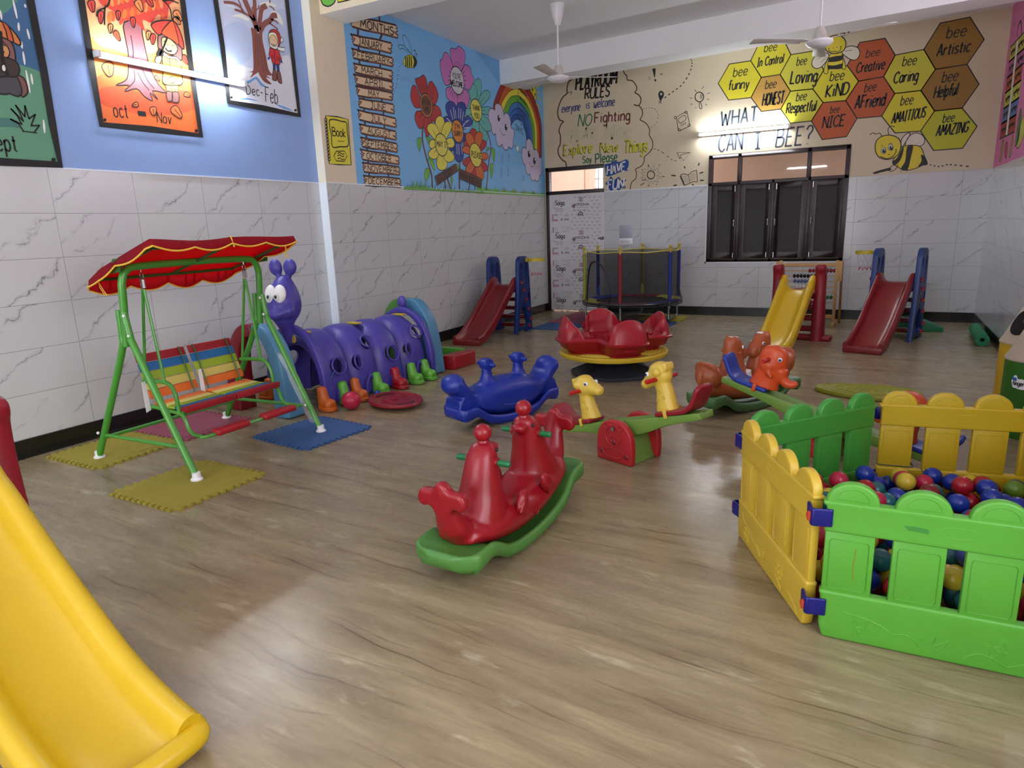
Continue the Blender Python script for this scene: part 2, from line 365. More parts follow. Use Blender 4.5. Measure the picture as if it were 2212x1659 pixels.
# corridor beyond the back wall, seen through the panes
cy = D+1.9; cr = MB()
slab((-1.6, cy, 0), (-0.07, cy+0.1, 3.2), cr); slab((-0.07, cy+0.03, 0), (0.04, cy+0.1, 3.2), cr); slab((0.04, cy-0.04, 0), (0.14, cy+0.1, 3.2), cr)
slab((0.14, cy, 0), (1.1, cy+0.1, 1.75), cr); slab((0.14, cy, 2.46), (1.1, cy+0.1, 3.2), cr); slab((1.1, cy, 0), (7.2, cy+0.1, 3.2), cr)
slab((-1.7, DB, 0), (-1.6, cy, 3.2), cr); slab((7.2, DB, 0), (7.3, cy, 3.2), cr); slab((-1.7, DB, 3.2), (7.3, cy+0.1, 3.3), cr); slab((-1.7, DB, -0.1), (7.3, cy+0.1, 0), cr)
struct(cr.build('wall_corridor', M_peach, smooth=False, fix=False))
gr = MB()
for zz in (1.93, 2.1, 2.27): gr.box((0.62, cy+0.05, zz), (0.96, 0.012, 0.012))
for xx in (0.2, 0.3, 0.45, 0.6, 0.8): gr.box((xx, cy+0.05, 2.1), (0.012, 0.012, 0.70))
struct(gr.build('window_2', mat('window_grille', (120, 110, 112), 0.5), smooth=False))
area('corridor_fill', (0.7, DB+0.9, 3.12), (0, 0, 0), 2.6, 1.0, 30, (1.0, 0.96, 0.9))  # added area lamp under the closed ceiling, standing in for corridor daylight

# ------------------------------------------------------------------ window and door
M_wood = mat('frame_dark_brown', (42, 28, 30), 0.35, var=0.35, bump=0.25, bscale=50)
M_mesh = mat('insect_screen', (62, 62, 62), 0.75, var=0.16, bump=0.3, bscale=400)
M_steel = mat('steel', (190, 190, 195), 0.25, 1.0)
M_glass = mat('pane_glass', (255, 255, 255), 0.02, trans=1.0)
def glass_mat():
    m = MATS['pane_glass']; nt = m.node_tree; b = nt.nodes['Principled BSDF']; out = nt.nodes['Material Output']
    t = nt.nodes.new('ShaderNodeBsdfTransparent'); g = nt.nodes.new('ShaderNodeBsdfGlossy'); g.inputs['Roughness'].default_value = 0.02
    fr = nt.nodes.new('ShaderNodeFresnel'); fr.inputs[0].default_value = 1.4; mx = nt.nodes.new('ShaderNodeMixShader')
    nt.links.new(fr.outputs[0], mx.inputs[0]); nt.links.new(t.outputs[0], mx.inputs[1]); nt.links.new(g.outputs[0], mx.inputs[2]); nt.links.new(mx.outputs[0], out.inputs[0])
glass_mat()
def win():
    y0, y1 = D-0.012, D+0.07; fr = MB(); t = 0.055; zt = 1.965
    def bar(a, b, c, d): slab((a, y0, c), (b, y1, d), fr)
    bar(WX0, WX1, WZ1-t, WZ1); bar(WX0, WX1, zt-0.05, zt); bar(WX0, WX1, WZ0, WZ0+0.045)
    bar(WX0, WX0+t, WZ0, WZ1); bar(WX1-t, WX1, WZ0, WZ1); xs = [WX0+t, 3.115, 4.04, WX1-t]
    for x in (3.115, 4.04): bar(x-0.028, x+0.028, zt, WZ1)
    for x in (3.115, 3.585, 4.06): bar(x-0.02, x+0.02, WZ0, zt)
    f = struct(fr.build('window_1', M_wood, bevel=0.004))
    for a, b in ((WX0+t, 3.087), (3.143, 4.012), (4.068, WX1-t)):
        slab((a, D+0.02, zt), (b, D+0.026, WZ1-t)).build('window_pane', M_glass, f, smooth=False)
    E = [WX0+t, 3.115, 3.585, 4.06, WX1-t]
    for i in range(4):
        a, b = E[i]+(0.02 if i else 0.002), E[i+1]-(0.02 if i < 3 else 0.002); z0, z1 = WZ0+0.048, zt-0.052; s = 0.075; mb = MB()
        slab((a, D-0.006, z0), (a+s, D+0.03, z1), mb); slab((b-s, D-0.006, z0), (b, D+0.03, z1), mb)
        slab((a+s, D-0.006, z0), (b-s, D+0.03, z0+s*1.2), mb); slab((a+s, D-0.006, z1-s), (b-s, D+0.03, z1), mb)
        sh = mb.build('shutter', M_wood, f, bevel=0.004)
        slab((a+s, D+0.016, z0+s), (b-s, D+0.02, z1-s)).build('insect_screen', M_mesh, sh, smooth=False)
        hx = b-0.03 if i in (0, 1) else a+0.03
        hd = MB(); hd.tube([V(hx, D-0.006, 1.40), V(hx, D-0.035, 1.405), V(hx, D-0.035, 1.33)], 0.009, 8); hd.ball((hx, D-0.03, 1.405), 0.014, 8, 6)
        hd.build('handle', M_steel, sh)
        bt = MB(); bt.tube([V(hx, D-0.012, z0+0.01), V(hx, D-0.012, z0+0.08)], 0.005, 6); bt.tube([V(hx, D-0.012, z1-0.09), V(hx, D-0.012, z1-0.01)], 0.005, 6)
        bt.build('bolt', M_steel, sh)
    e = 0.022; rv = MB(); slab((WX0-e, D-0.006, WZ0-e), (WX0, D, ZT), rv); slab((WX0-e, D-0.006, WZ0-e), (WX1+0.004, D, WZ0), rv)
    struct(rv.build('trim_3', M_corner, smooth=False))
win()
M_film = mat('door_film', (222, 222, 226), 0.35, var=0.04)
def door():
    fr = MB(); y0, y1 = D-0.02, D+0.10
    slab((DX0, y0, 0), (0.075, y1, DZ), fr); slab((DX0, y0, DZ-0.06), (DX1, y1, DZ), fr); slab((DX0, y0, 1.93), (DX1, y1, 1.985), fr)
    f = struct(fr.build('door_1', M_wood, bevel=0.004))
    slab((0.078, D-0.014, 0.02), (DX1, D+0.025, 1.925)).build('door_panel', M_film, f, smooth=False)
    slab((0.075, D+0.03, 1.985), (DX1, D+0.035, DZ-0.06)).build('window_pane', M_glass, f, smooth=False)
    slab((DX1-0.006, D-0.016, 1.985), (DX1+0.0, D+0.10, DZ), MB()).build('door_edge', M_beige, f, smooth=False)
    return f
DOOR = door()
for z, l in ((ZT, 'trim_4'),):
    tr = MB(); slab((DX1, D-0.004, z-0.004), (WX0-0.02, D, z+0.012), tr); slab((XN, 0, z-0.002), (XN+0.004, 5.25, z+0.008), tr); slab((0, 5.27, z-0.002), (0.004, D, z+0.008), tr)
    struct(tr.build(l, M_corner, smooth=False))

# ------------------------------------------------------------------ lamps and fans
M_tube = mat('tube_lamp_glow', (246, 251, 255), 0.3, emit=TUBE_W)
M_lampw = mat('lamp_body_white', (238, 240, 244), 0.4)
def tube_lamp(a, b, nrm, label, name='tube_lamp'):
    a, b, nrm = V(*a), V(*b), V(*nrm); a += nrm*.012; b += nrm*.012; t = thing(name, label, 'lamp', (a+b)/2, 0); o = (a+b)/2; d = (b-a).normalized()
    up = d.cross(nrm); M = Matrix((d, nrm, up)).transposed(); L = (b-a).length
    mb = MB(); mb.box((0, 0, 0), (L+0.02, 0.03, 0.045), rot=M); mb.xf(Matrix.Translation(nrm*0.02)); mb.build('housing', M_lampw, t, bevel=0.004)
    mb = MB(); mb.tube([M @ V(-L/2+0.02, 0.052, 0), M @ V(L/2-0.02, 0.052, 0)], 0.016, 12); mb.build('tube', M_tube, t)
    for sgn in (-1, 1):
        mb = MB(); mb.box(M @ V(sgn*(L/2), 0.045, 0), (0.03, 0.05, 0.045), rot=M); mb.build('end_cap', M_lampw, t, bevel=0.003)
    return t
tube_lamp((XN, 3.13, 2.725), (XN, 4.40, 2.725), (1, 0, 0), 'glowing tube lamp fixed across the painted autumn and winter pictures')
tube_lamp((2.53, D, 2.65), (3.76, D, 2.65), (0, -1, 0), 'glowing tube lamp on the beige wall above the brown window')
for i, (a, b, n_) in enumerate((((W, 6.3, 2.75), (W, 7.5, 2.75), (-1, 0, 0)), ((W, -2.9, 2.8), (W, -1.7, 2.8), (-1, 0, 0)), ((0.2+2.0, Y0, 3.0), (3.4, Y0, 3.0), (0, 1, 0)), ((XN, -1.6, 2.72), (XN, -0.4, 2.72), (1, 0, 0)))):  # four unseen tube lamps added to brighten and even out the room
    tube_lamp(a, b, n_, ('added unseen tube lamp on the pink wall right of the merry-go-round', 'added unseen tube lamp on the right wall near its window', 'added unseen tube lamp above the near doorway', 'added unseen tube lamp on the blue wall behind the viewer')[i])
M_fan = mat('fan_enamel', (206, 202, 196), 0.4, var=0.1); M_fanw = mat('fan_white', (232, 232, 236), 0.3)
def fan(loc, rz, label):
    t = thing('ceiling_fan', label, 'fan', loc, rz)       # origin at the motor
    MB().tube([V(0, 0, 0.09), V(0, 0, ZC-loc[2]-0.02)], 0.011, 10).build('down_rod', M_fanw, t)
    MB().lathe([(0.02, -0.21), (0.03, -0.20), (0.055, -0.12), (0.075, -0.03), (0.08, 0)], (0, 0, ZC-loc[2]), 20).build('ceiling_canopy', M_fanw, t)
    MB().lathe([(0.062, 0.02), (0.058, 0.05), (0.045, 0.09), (0.03, 0.12), (0.012, 0.125)], (0, 0, 0), 20).build('lower_canopy', M_fan, t)
    MB().lathe([(0.0, -0.055), (0.06, -0.052), (0.10, -0.038), (0.118, -0.016), (0.112, 0.004), (0.07, 0.018), (0.0, 0.022)], (0, 0, 0), 28).build('motor', M_fanw, t)
    for k in range(3):
        a = 2*pi*k/3; Mz = Matrix.Rotation(a, 4, 'Z') @ Matrix.Rotation(R(9), 4, 'X')
        bl = MB(); bl.prism([(0.17, -0.05), (0.62, -0.068), (0.655, -0.05), (0.66, 0.05), (0.62, 0.062), (0.17, 0.05)], -0.004, 0.001, 'xy'); bl.xf(Mz)
        b = bl.build('blade', M_fan, t, bevel=0.002)
        br = MB(); br.prism([(0.09, -0.02), (0.22, -0.028), (0.22, 0.028), (0.09, 0.02)], 0.001, 0.006, 'xy'); br.xf(Mz); br.build('blade_bracket', M_fanw, b)
    return t
fan((1.70, 7.22, 3.02), R(36), 'white ceiling fan hanging in front of the playroom rules')
fan((4.325, 7.25, 3.0), R(94.6), 'white ceiling fan hanging in front of the honeycomb mural')
# switch board
sb = thing('switch_board', 'grey blank plate and switch board on the tiles behind the trampoline', 'switch board', (1.41, D, 1.22))
MB().box((0, -0.006, 0.08), (0.215, 0.012, 0.2)).build('blank_plate', mat('plate_grey', (178, 180, 196), 0.4), sb, bevel=0.003)
MB().box((0, -0.008, -0.075), (0.215, 0.016, 0.1)).build('switch_plate', M_lampw, sb, bevel=0.004)
for k in range(5):
    s_ = MB(); s_.box((-0.075+k*0.033, -0.018, -0.075), (0.02, 0.01, 0.04)); s_.build('switch', mat('switch_grey', (205, 205, 208), 0.4), sb, bevel=0.002)
# ------------------------------------------------------------------ hand lettering: strokes in a 10 x 10 cell, ~ marks a curve
GL = {
'A': '7;0,0 3.5,10 7,0|1.3,3.5 5.7,3.5', 'B': '6.5;0,0 0,10|~0,10 5,9.5 5,6 0,5.3|~0,5.3 6.5,4.6 6,.5 0,0', 'C': '7;~6.8,8 4.5,10 .8,8 0,5 .8,1.8 4,0 6.8,1.6',
'D': '7;0,0 0,10|~0,10 5,9 7,5 5,1 0,0', 'E': '6;6,10 0,10 0,0 6,0|0,5.2 4.5,5.2', 'F': '6;6,10 0,10 0,0|0,5.2 4.5,5.2', 'G': '7.5;~7,8.2 4.5,10 .8,8 0,5 .8,1.8 4,0 7,2 7,4.4|7.3,4.4 4.2,4.4',
'H': '7;0,0 0,10|7,0 7,10|0,5 7,5', 'I': '4;0,10 4,10|2,10 2,0|0,0 4,0', 'J': '5;1,10 5,10|~3.5,10 3.5,2 1.8,0 0,1.5', 'K': '6.5;0,0 0,10|6,10 0,4.6 6.5,0', 'L': '5.5;0,10 0,0 5.5,0',
'M': '8.5;0,0 1,10 4.2,3.5 7.5,10 8.5,0', 'N': '7;0,0 0,10 7,0 7,10', 'O': '7.5;~3.7,10 .6,8 0,5 .6,2 3.7,0 6.9,2 7.5,5 6.9,8 3.7,10', 'P': '6.3;0,0 0,10|~0,10 5.5,9.6 6,6.4 4.5,5 0,4.6',
'Q': '7.5;~3.7,10 .6,8 0,5 .6,2 3.7,0 6.9,2 7.5,5 6.9,8 3.7,10|4.5,3 7.5,-.8', 'R': '6.5;0,0 0,10|~0,10 5.5,9.6 6,6.6 4.5,5.2 0,4.8|2.6,4.9 6.5,0', 'S': '6;~5.8,8.6 3.5,10 .6,8.8 .8,6.4 3.2,5.2 5.6,3.8 5.6,1.2 3,0 0,1.5',
'T': '7;0,10 7,10|3.5,10 3.5,0', 'U': '7;~0,10 0,3 1.2,.6 3.5,0 5.8,.6 7,3 7,10', 'V': '7;0,10 3.5,0 7,10', 'W': '9.5;0,10 2.3,0 4.7,7.5 7.2,0 9.5,10', 'X': '6.5;0,0 6.5,10|0,10 6.5,0', 'Y': '6.5;0,10 3.2,5 6.5,10|3.2,5 3.2,0', 'Z': '6.5;0,10 6.5,10 0,0 6.5,0',
'a': '5;~4.8,5.6 3,6.6 .8,5.4 0,3.2 .8,.8 2.8,0 4.8,1.6|4.8,6.5 4.8,1 5.4,0', 'b': '5;0,10 0,0|~0,4.8 2.2,6.6 4.6,5.2 4.8,2 2.6,0 0,1.4', 'c': '4.6;~4.5,5.4 2.8,6.6 .7,5.4 0,3.2 .8,.8 2.8,0 4.6,1.2', 'd': '5;5,10 5,0|~5,4.8 2.8,6.6 .4,5.2 .2,2 2.4,0 5,1.4',
'e': '5;~.3,3.3 4.8,3.8 4.4,5.8 2.6,6.6 .7,5.4 0,3.2 .8,.8 2.8,0 4.8,1.2', 'f': '3.6;~4,9.2 2.8,10 1.6,8.4 1.6,0|0,6 3.4,6', 'g': '5;~4.8,5.4 2.6,6.6 .3,5 .3,1.8 2.4,.2 4.8,1.8|~4.8,6.5 4.8,-1.8 3,-3.4 .3,-2.6', 'h': '5;0,10 0,0|~0,4.6 2.4,6.6 4.6,5.2 4.8,0',
'i': '1.6;.8,6.4 .8,0|.8,8.6 .8,9.2', 'j': '2.5;~2,6.4 2,-2 .2,-3.2|2,8.6 2,9.2', 'k': '4.6;0,10 0,0|4.2,6.4 0,2.8 4.6,0', 'l': '1.6;.8,10 .8,0', 'm': '7.6;0,6.5 0,0|~0,4.6 2,6.5 3.6,5.2 3.7,0|~3.7,4.6 5.6,6.5 7.4,5.2 7.6,0', 'n': '4.8;0,6.5 0,0|~0,4.6 2.4,6.5 4.6,5.2 4.8,0',
'o': '5;~2.5,6.6 .5,5.4 0,3.2 .5,1 2.5,0 4.5,1 5,3.2 4.5,5.4 2.5,6.6', 'p': '5;0,6.5 0,-3.4|~0,4.8 2.2,6.6 4.6,5.2 4.8,2 2.6,0 0,1.4', 'q': '5;5,6.5 5,-3.4|~5,4.8 2.8,6.6 .4,5.2 .2,2 2.4,0 5,1.4', 'r': '3.6;0,6.5 0,0|~0,4.2 1.8,6.4 3.6,6',
's': '4.4;~4.2,5.6 2.4,6.6 .4,5.4 1,3.8 3.4,3 4.3,1.4 2.4,0 0,1', 't': '3.6;1.7,9 1.7,.8 3.4,0|0,6.4 3.5,6.4', 'u': '4.8;~0,6.5 0,2 1.4,0 3.4,.4 4.8,2.4|4.8,6.5 4.8,0', 'v': '4.8;0,6.5 2.4,0 4.8,6.5', 'w': '7;~0,6.5 .8,.6 2.4,.2 3.5,4 4.6,.2 6.2,.6 7,6.5', 'x': '4.6;0,0 4.6,6.5|0,6.5 4.6,0', 'y': '4.8;0,6.5 2.6,0|~4.8,6.5 2.2,-1.4 .2,-3.4', 'z': '4.4;0,6.5 4.4,6.5 0,0 4.4,0',
'-': '4;0,4 4,4', '?': '5.5;~0,8 1.5,10 4.5,9.6 5.2,7.4 2.8,5 2.6,2.8|2.6,.3 2.6,0', '!': '2;1,10 1,3|1,.4 1,0', "'": '1.5;.8,10 .6,8', '.': '1.5;.7,.4 .7,0', ' ': '4;',
'1': '3;.5,8 2,10 2,0'}
def glyph(ch):
    w, _, s = GL[ch].partition(';'); out = []
    for st in s.split('|'):
        if not st: continue
        sm = st[0] == '~'; p = [tuple(float(q)/10 for q in a.split(',')) for a in st.lstrip('~').split()]
        out.append(crs(p, 5) if sm else p)
    return float(w)/10, out
# ------------------------------------------------------------------ wall painting: flat paint laid on a wall plane
class Paint:
    """pieces of paint on one wall plane; pixel coordinates come from a crop of the photo (x0, y0, scale) and land on the wall"""
    def __init__(s, axis, c, nrm, crop): s.a, s.c, s.n, s.k = axis, c, Vector(nrm), crop; s.mb = MB(); s.mats = []
    def at(s, crop): s.k = crop; return s
    def mi(s, m):
        if m not in s.mats: s.mats.append(m)
        return s.mats.index(m)
    def p(s, q): return on(s.a, s.c, s.k[0]+q[0]/s.k[2], s.k[1]+q[1]/s.k[2])
    def fill(s, pts, m, lay=1, n=5, smooth=True, edge=None, ew=0.006):
        P = crs(pts, n, True) if smooth else list(pts); off = s.n*(0.0003*lay)
        s.mb.poly([s.p(q)+off for q in P], s.mi(m))
        if edge: s.line(P, edge, ew, lay+0.5, smooth=False, closed=True)
        return s
    def ribbon(s, P, w, mi, closed=False):
        n = len(P); A = []
        if n < 2: return
        if not closed and not isinstance(w, list):      # split at sharp corners, with square ends that overlap
            for i in range(1, n-1):
                a, b = P[i]-P[i-1], P[i+1]-P[i]
                if a.length > 1e-9 and b.length > 1e-9 and a.angle(b) > 0.9:
                    s.ribbon(P[:i]+[P[i]+a.normalized()*w*0.3], w, mi); s.ribbon([P[i]-b.normalized()*w*0.3]+P[i+1:], w, mi); return
        for i in range(n):
            a = P[(i-1) % n] if closed or i else P[i]; b = P[(i+1) % n] if closed or i < n-1 else P[i]
            d = b-a
            if d.length < 1e-9: d = V(1, 0, 0)
            t = s.n.cross(d.normalized())*(w[i] if isinstance(w, list) else w)*0.5; A += [P[i]+t, P[i]-t]
        f = [(2*i, 2*i+1, 2*((i+1) % n)+1, 2*((i+1) % n)) for i in range(n if closed else n-1)]
        s.mb.add(A, f, mi)
    def line(s, pts, m, w=0.006, lay=2, n=5, smooth=True, closed=False, taper=False):
        P = crs(pts, n, closed) if smooth else list(pts); off = s.n*(0.0003*lay); Q = [s.p(q)+off for q in P]
        ww = [w*(0.35+0.65*sin(pi*(i+0.6)/(len(Q)+0.2))) for i in range(len(Q))] if taper else w
        s.ribbon(Q, ww, s.mi(m), closed); return s
    def dash(s, pts, m, w=0.006, lay=2, k=12, duty=0.55):
        P = crs(pts, 24) if len(pts) > 2 else [lerp(pts[0], pts[1], i/24) for i in range(25)]; n = len(P)
        for i in range(k):
            a = int(i*n/k); b = max(a+2, int((i+duty)*n/k)); s.line(P[a:b], m, w, lay, smooth=False)
        return s
    def text(s, t, p0, p1, h, m, w=0.1, lay=3, slant=0.0, gap=2.0, wild=0.0):
        """t written from p0 to p1 along the baseline, capitals h pixels high; w is stroke width / letter height"""
        O = s.p(p0); X = s.p(p1)-O; H = (s.p((p0[0], p0[1]-h))-O).length; off = s.n*(0.0003*lay); Z = V(0, 0, 1)
        G = [glyph(c) for c in t]; tot = sum(g[0] for g in G)+0.1*gap*(len(G)-1); x = 0; mi = s.mi(m)
        for wd_, st in G:
            dy = random.uniform(-wild, wild)
            for q in st:
                P = [O+X*((x+a)/tot)+Z*(H*(b+dy))+X.normalized()*(slant*b*H)+off for a, b in q]; s.ribbon(P, w*H, mi)
            x += wd_+0.1*gap
        return s
    def dot(s, c, r, m, lay=2, ry=None, n=14, edge=None, ew=0.004): return s.fill(ell(c[0], c[1], r, ry or r, n), m, lay, smooth=False, edge=edge, ew=ew)
    def build(s, name, parent=None):
        o = s.mb.build(name, s.mats or [PK], parent, smooth=False, fix=False)
        me = o.data; off = V(0, 0, 0); q = parent
        while q: off += q.location; q = q.parent
        me.transform(Matrix.Translation(-off)); flip = [p.index for p in me.polygons if p.normal.dot(s.n) < 0]
        if flip:
            b = bmesh.new(); b.from_mesh(me); b.faces.ensure_lookup_table(); bmesh.ops.reverse_faces(b, faces=[b.faces[i] for i in flip]); b.to_mesh(me); b.free()
        return o
PK = paintm('black', (20, 20, 22)); PW = paintm('white', (236, 236, 232)); PY = paintm('yellow', (222, 212, 58)); PG = paintm('leaf', (112, 184, 74)); PBR = paintm('brown', (92, 58, 44))
def wallp(crop): return Paint(0, 0.0, (1, 0, 0), crop)
def nearp(crop): return Paint(0, XN, (1, 0, 0), crop)
def backp(crop): return Paint(1, D, (0, -1, 0), crop)
C1, C2, C3, C4 = (0, 0, 2.989), (680, 0, 3.771), (1150, 60, 4.483), (1500, 0, 3.107)
R1, R2, R3, R4, R5, R6, R7 = (1030, 170, 6.382), (870, 90, 5.025), (2130, 0, 4.146), (0, 0, 4.486), (170, 0, 5.53), (450, 0, 6.381), (1180, 400, 5.923)
def lerp(a, b, t): return (a[0]+(b[0]-a[0])*t, a[1]+(b[1]-a[1])*t)
def quad(q, u, v): return lerp(lerp(q[0], q[1], u), lerp(q[3], q[2], u), v)
def mural(name, label, cat='wall painting', loc=None): return thing(name, label, cat, loc or (0, 0, 0))

# ---- months: thirteen plank signs
t = mural('months_mural', 'column of painted plank signs listing the twelve months on sky blue wall', loc=(0, 5.95, ZT))
B_W, B_E, B_D = paintm('plank', (226, 200, 164)), paintm('plank_edge', (74, 40, 36)), paintm('plank_shade', (150, 92, 72))
BO = [('MONTHS', .22, .9, [(268, 122), (672, 205), (680, 313), (290, 215)]), ('JANUARY', .17, .76, [(290, 278), (632, 352), (625, 437), (305, 362)]), ('FEBRUARY', .14, .9, [(297, 395), (640, 473), (640, 545), (303, 472)]),
 ('MARCH', .2, .72, [(312, 515), (637, 577), (635, 655), (318, 590)]), ('APRIL', .26, .78, [(312, 605), (640, 668), (638, 742), (330, 685)]), ('MAY', .33, .62, [(330, 700), (640, 757), (635, 818), (340, 780)]),
 ('JUNE', .35, .76, [(355, 800), (645, 850), (652, 927), (350, 870)]), ('JULY', .34, .73, [(347, 895), (665, 965), (668, 1040), (352, 975)]), ('AUGUST', .22, .84, [(358, 1010), (665, 1070), (667, 1142), (367, 1085)]),
 ('SEPTEMBER', .1, .88, [(370, 1118), (675, 1170), (675, 1242), (378, 1195)]), ('OCTOBER', .15, .78, [(368, 1215), (690, 1275), (690, 1340), (378, 1300)]), ('NOVEMBER', .14, .9, [(385, 1325), (693, 1360), (695, 1427), (390, 1400)]), ('DECEMBER', .13, .9, [(392, 1430), (700, 1455), (705, 1528), (400, 1508)])]
pr = wallp(C2)
for i in range(len(BO)-1):
    for u in (.17, .68): pr.line([quad(BO[i][3], u, .8), quad(BO[i+1][3], u, .2)], B_E, 0.028, 1, smooth=False)
for u in (.17, .64): pr.line([(BO[0][3][0][0]+400*u, 100), quad(BO[0][3], u, .2)], B_E, 0.028, 1, smooth=False)
pr.build('rope', t)
for nm, a, b, q in BO:
    P = wallp(C2); U = lambda u, v: quad(q, u, v)
    out = [U(0, 0), U(.25, .04), U(.6, -.03), U(.97, .02), U(1.0, .22), U(.96, .3), U(1.0, .42), U(.95, .6), U(1.0, .75), U(.98, .98), U(.6, .95), U(.3, 1.03), U(.04, .98), U(.02, .72), U(.07, .6), U(.01, .45), U(.05, .28)]
    P.fill(out, B_W, 2, smooth=False, edge=B_E, ew=0.02)
    P.line([U(.02, .3), U(.1, .36), U(.02, .55)], B_D, 0.012, 4); P.line([U(.97, .6), U(.9, .55), U(.98, .78)], B_D, 0.012, 4); P.line([U(.4, .97), U(.7, .9), U(.96, .95)], B_D, 0.01, 4)
    bo = P.build('plank_sign', t); tag(bo, 'plank reading '+nm)
    T = wallp(C2); h = (q[3][1]-q[0][1]+q[2][1]-q[1][1])/2
    T.text(nm, U(a, .84), U(b, .84), h*.66, PK, 0.17 if nm == 'MONTHS' else 0.15, 6, 0.06, 2.2, .03); T.build('lettering', bo)
# small bee above the flowers
t = mural('bee_mural', 'small striped bee painted beside the month signs', loc=(0, 6.7, 3.2)); P = wallp(C2)
P.fill([(722, 510), (735, 465), (775, 447), (815, 465), (832, 505), (815, 545), (770, 552), (735, 540)], PY, 1, edge=PK, ew=.006)
P.fill([(795, 452), (818, 470), (832, 508), (818, 540), (800, 550), (808, 500)], PK, 3)
for x in (738, 752, 768, 784): P.line([(x, 455+abs(x-770)*.25), (x+4, 500), (x+2, 548-abs(x-770)*.2)], PK, .02, 3)
P.build('body', t); Wg = wallp(C2)
Wg.line([(790, 440), (720, 370), (680, 370), (690, 400), (720, 395), (760, 430)], PK, .006); Wg.build('wing', t); Wg = wallp(C2); Wg.line([(795, 440), (770, 350), (735, 290), (715, 300), (730, 370), (780, 440)], PK, .006); Wg.build('wing', t)
P = wallp(C2); P.line([(815, 460), (820, 430), (812, 412)], PK, .006); P.line([(825, 470), (832, 450), (830, 440)], PK, .006); P.dot((812, 412), 6, PK); P.dot((830, 440), 5, PK); P.line([(800, 552), (805, 568)], PK, .005); P.line([(812, 550), (818, 562)], PK, .005); P.build('antenna', t)
P = wallp(C2); P.dash([(722, 512), (690, 545), (675, 620), (665, 700), (640, 760)], PK, .006, k=9); P.build('flight_trail', t)

# ---- flowers of good manners
t = mural('flower_mural', 'painted garden of six big manners flowers and GOOD MANNERS signs', loc=(0, 7.6, ZT))
F_R, F_P, F_T, F_B, F_O, F_Y = paintm('poppy', (178, 48, 54)), paintm('orchid', (196, 118, 188)), paintm('teal', (104, 184, 178)), paintm('ink_blue', (34, 58, 150)), paintm('orange', (206, 104, 48)), paintm('petal_yellow', (226, 216, 84))
F_BR, F_OC, F_GR, F_SG = paintm('umber', (112, 66, 40)), paintm('ochre', (214, 138, 60)), paintm('pale_grey', (204, 204, 210)), paintm('sign_brown', (98, 58, 52)); F_RI, F_PK, F_YG = paintm('ray', (226, 230, 240)), paintm('heart', (226, 120, 160)), paintm('disc_yellow', (222, 212, 92))
def petal(c, tip, w):
    d = (tip[0]-c[0], tip[1]-c[1]); L = math.hypot(*d); n = (-d[1]/L*w/2, d[0]/L*w/2)
    f = lambda s, k: (c[0]+d[0]*s+n[0]*k, c[1]+d[1]*s+n[1]*k)
    return [f(.12, .35), f(.45, .8), f(.75, 1.0), f(.93, .72), f(1, 0), f(.93, -.72), f(.75, -1.0), f(.45, -.8), f(.12, -.35)]
st = wallp(R2)
for pts, w in (([(218, 930), (215, 1080), (262, 1280), (310, 1440), (322, 1595)], .03), ([(870, 890), (925, 1000), (957, 1160), (930, 1330), (908, 1615)], .024), ([(618, 1300), (614, 1600)], .03), ([(436, 1340), (450, 1470), (462, 1600)], .03), ([(480, 1470), (532, 1630)], .03), ([(735, 1430), (715, 1640)], .026), ([(785, 1540), (782, 1610)], .02)):
    st.line(pts, PBR, w, 1)
st.build('stem', t)
for pts in ([(185, 1040), (155, 1060), (160, 1130), (180, 1190), (200, 1110), (198, 1050)], [(245, 1015), (300, 1050), (298, 1120), (270, 1090)], [(275, 1270), (310, 1255), (340, 1320), (345, 1400), (290, 1310)], [(255, 1375), (290, 1390), (285, 1460), (245, 1510), (235, 1430)], [(905, 1190), (920, 1145), (945, 1160)], [(965, 1155), (1000, 1180), (990, 1310), (968, 1220)], [(945, 1340), (985, 1330), (975, 1430), (955, 1480)], [(520, 1450), (545, 1500), (525, 1560)], [(575, 1330), (605, 1350), (600, 1410), (580, 1390)]):
    L = wallp(R2); L.fill(pts, PG, 2, edge=PK, ew=.006); L.line([pts[0], lerp(pts[1], pts[-1], .5), pts[len(pts)//2]], PK, .004, 4); L.build('leaf', t)
def flower(lab, petals, mats, c, rx, ry, cm, words, ext=None, lay=3, lines=None):
    pet = wallp(R2)
    for i, pp in enumerate(petals): pet.fill(pp, mats[i % len(mats)], lay+(i % 2)*1.2, edge=PK, ew=.008)
    for q in lines or (): pet.line(q[0], q[1], q[2], lay+4)
    f = pet.build('flower', t); tag(f, lab)
    d = wallp(R2); d.fill(ell(c[0], c[1], rx, ry, 30, tilt=R(-9)), cm, lay+5, smooth=False, edge=PK, ew=.012)
    for e in ext or (): e(d)
    df = d.build('flower_center', f)
    T = wallp(R2)
    for wtxt, a, b, h, sw in words: T.text(wtxt, a, b, h, PK, sw*1.45, lay+9)
    T.build('lettering', f)
cT = (795, 745)
flower('teal flower reading THANK YOU', [petal(cT, q, w) for q, w in (((820, 400), 85), ((930, 535), 95), ((965, 750), 90), ((955, 965), 110), ((885, 1105), 105), ((790, 1010), 80), ((690, 880), 80), ((672, 770), 80), ((700, 630), 80), ((742, 455), 90))], [F_T], cT, 58, 125, F_YG,
       [('THANK', (757, 742), (835, 752), 55, .1), ('YOU', (775, 830), (828, 835), 58, .1)], lay=1, lines=[([cT, q], PK, .005) for q in ((812, 520), (880, 600), (900, 748), (890, 900), (845, 1000))])
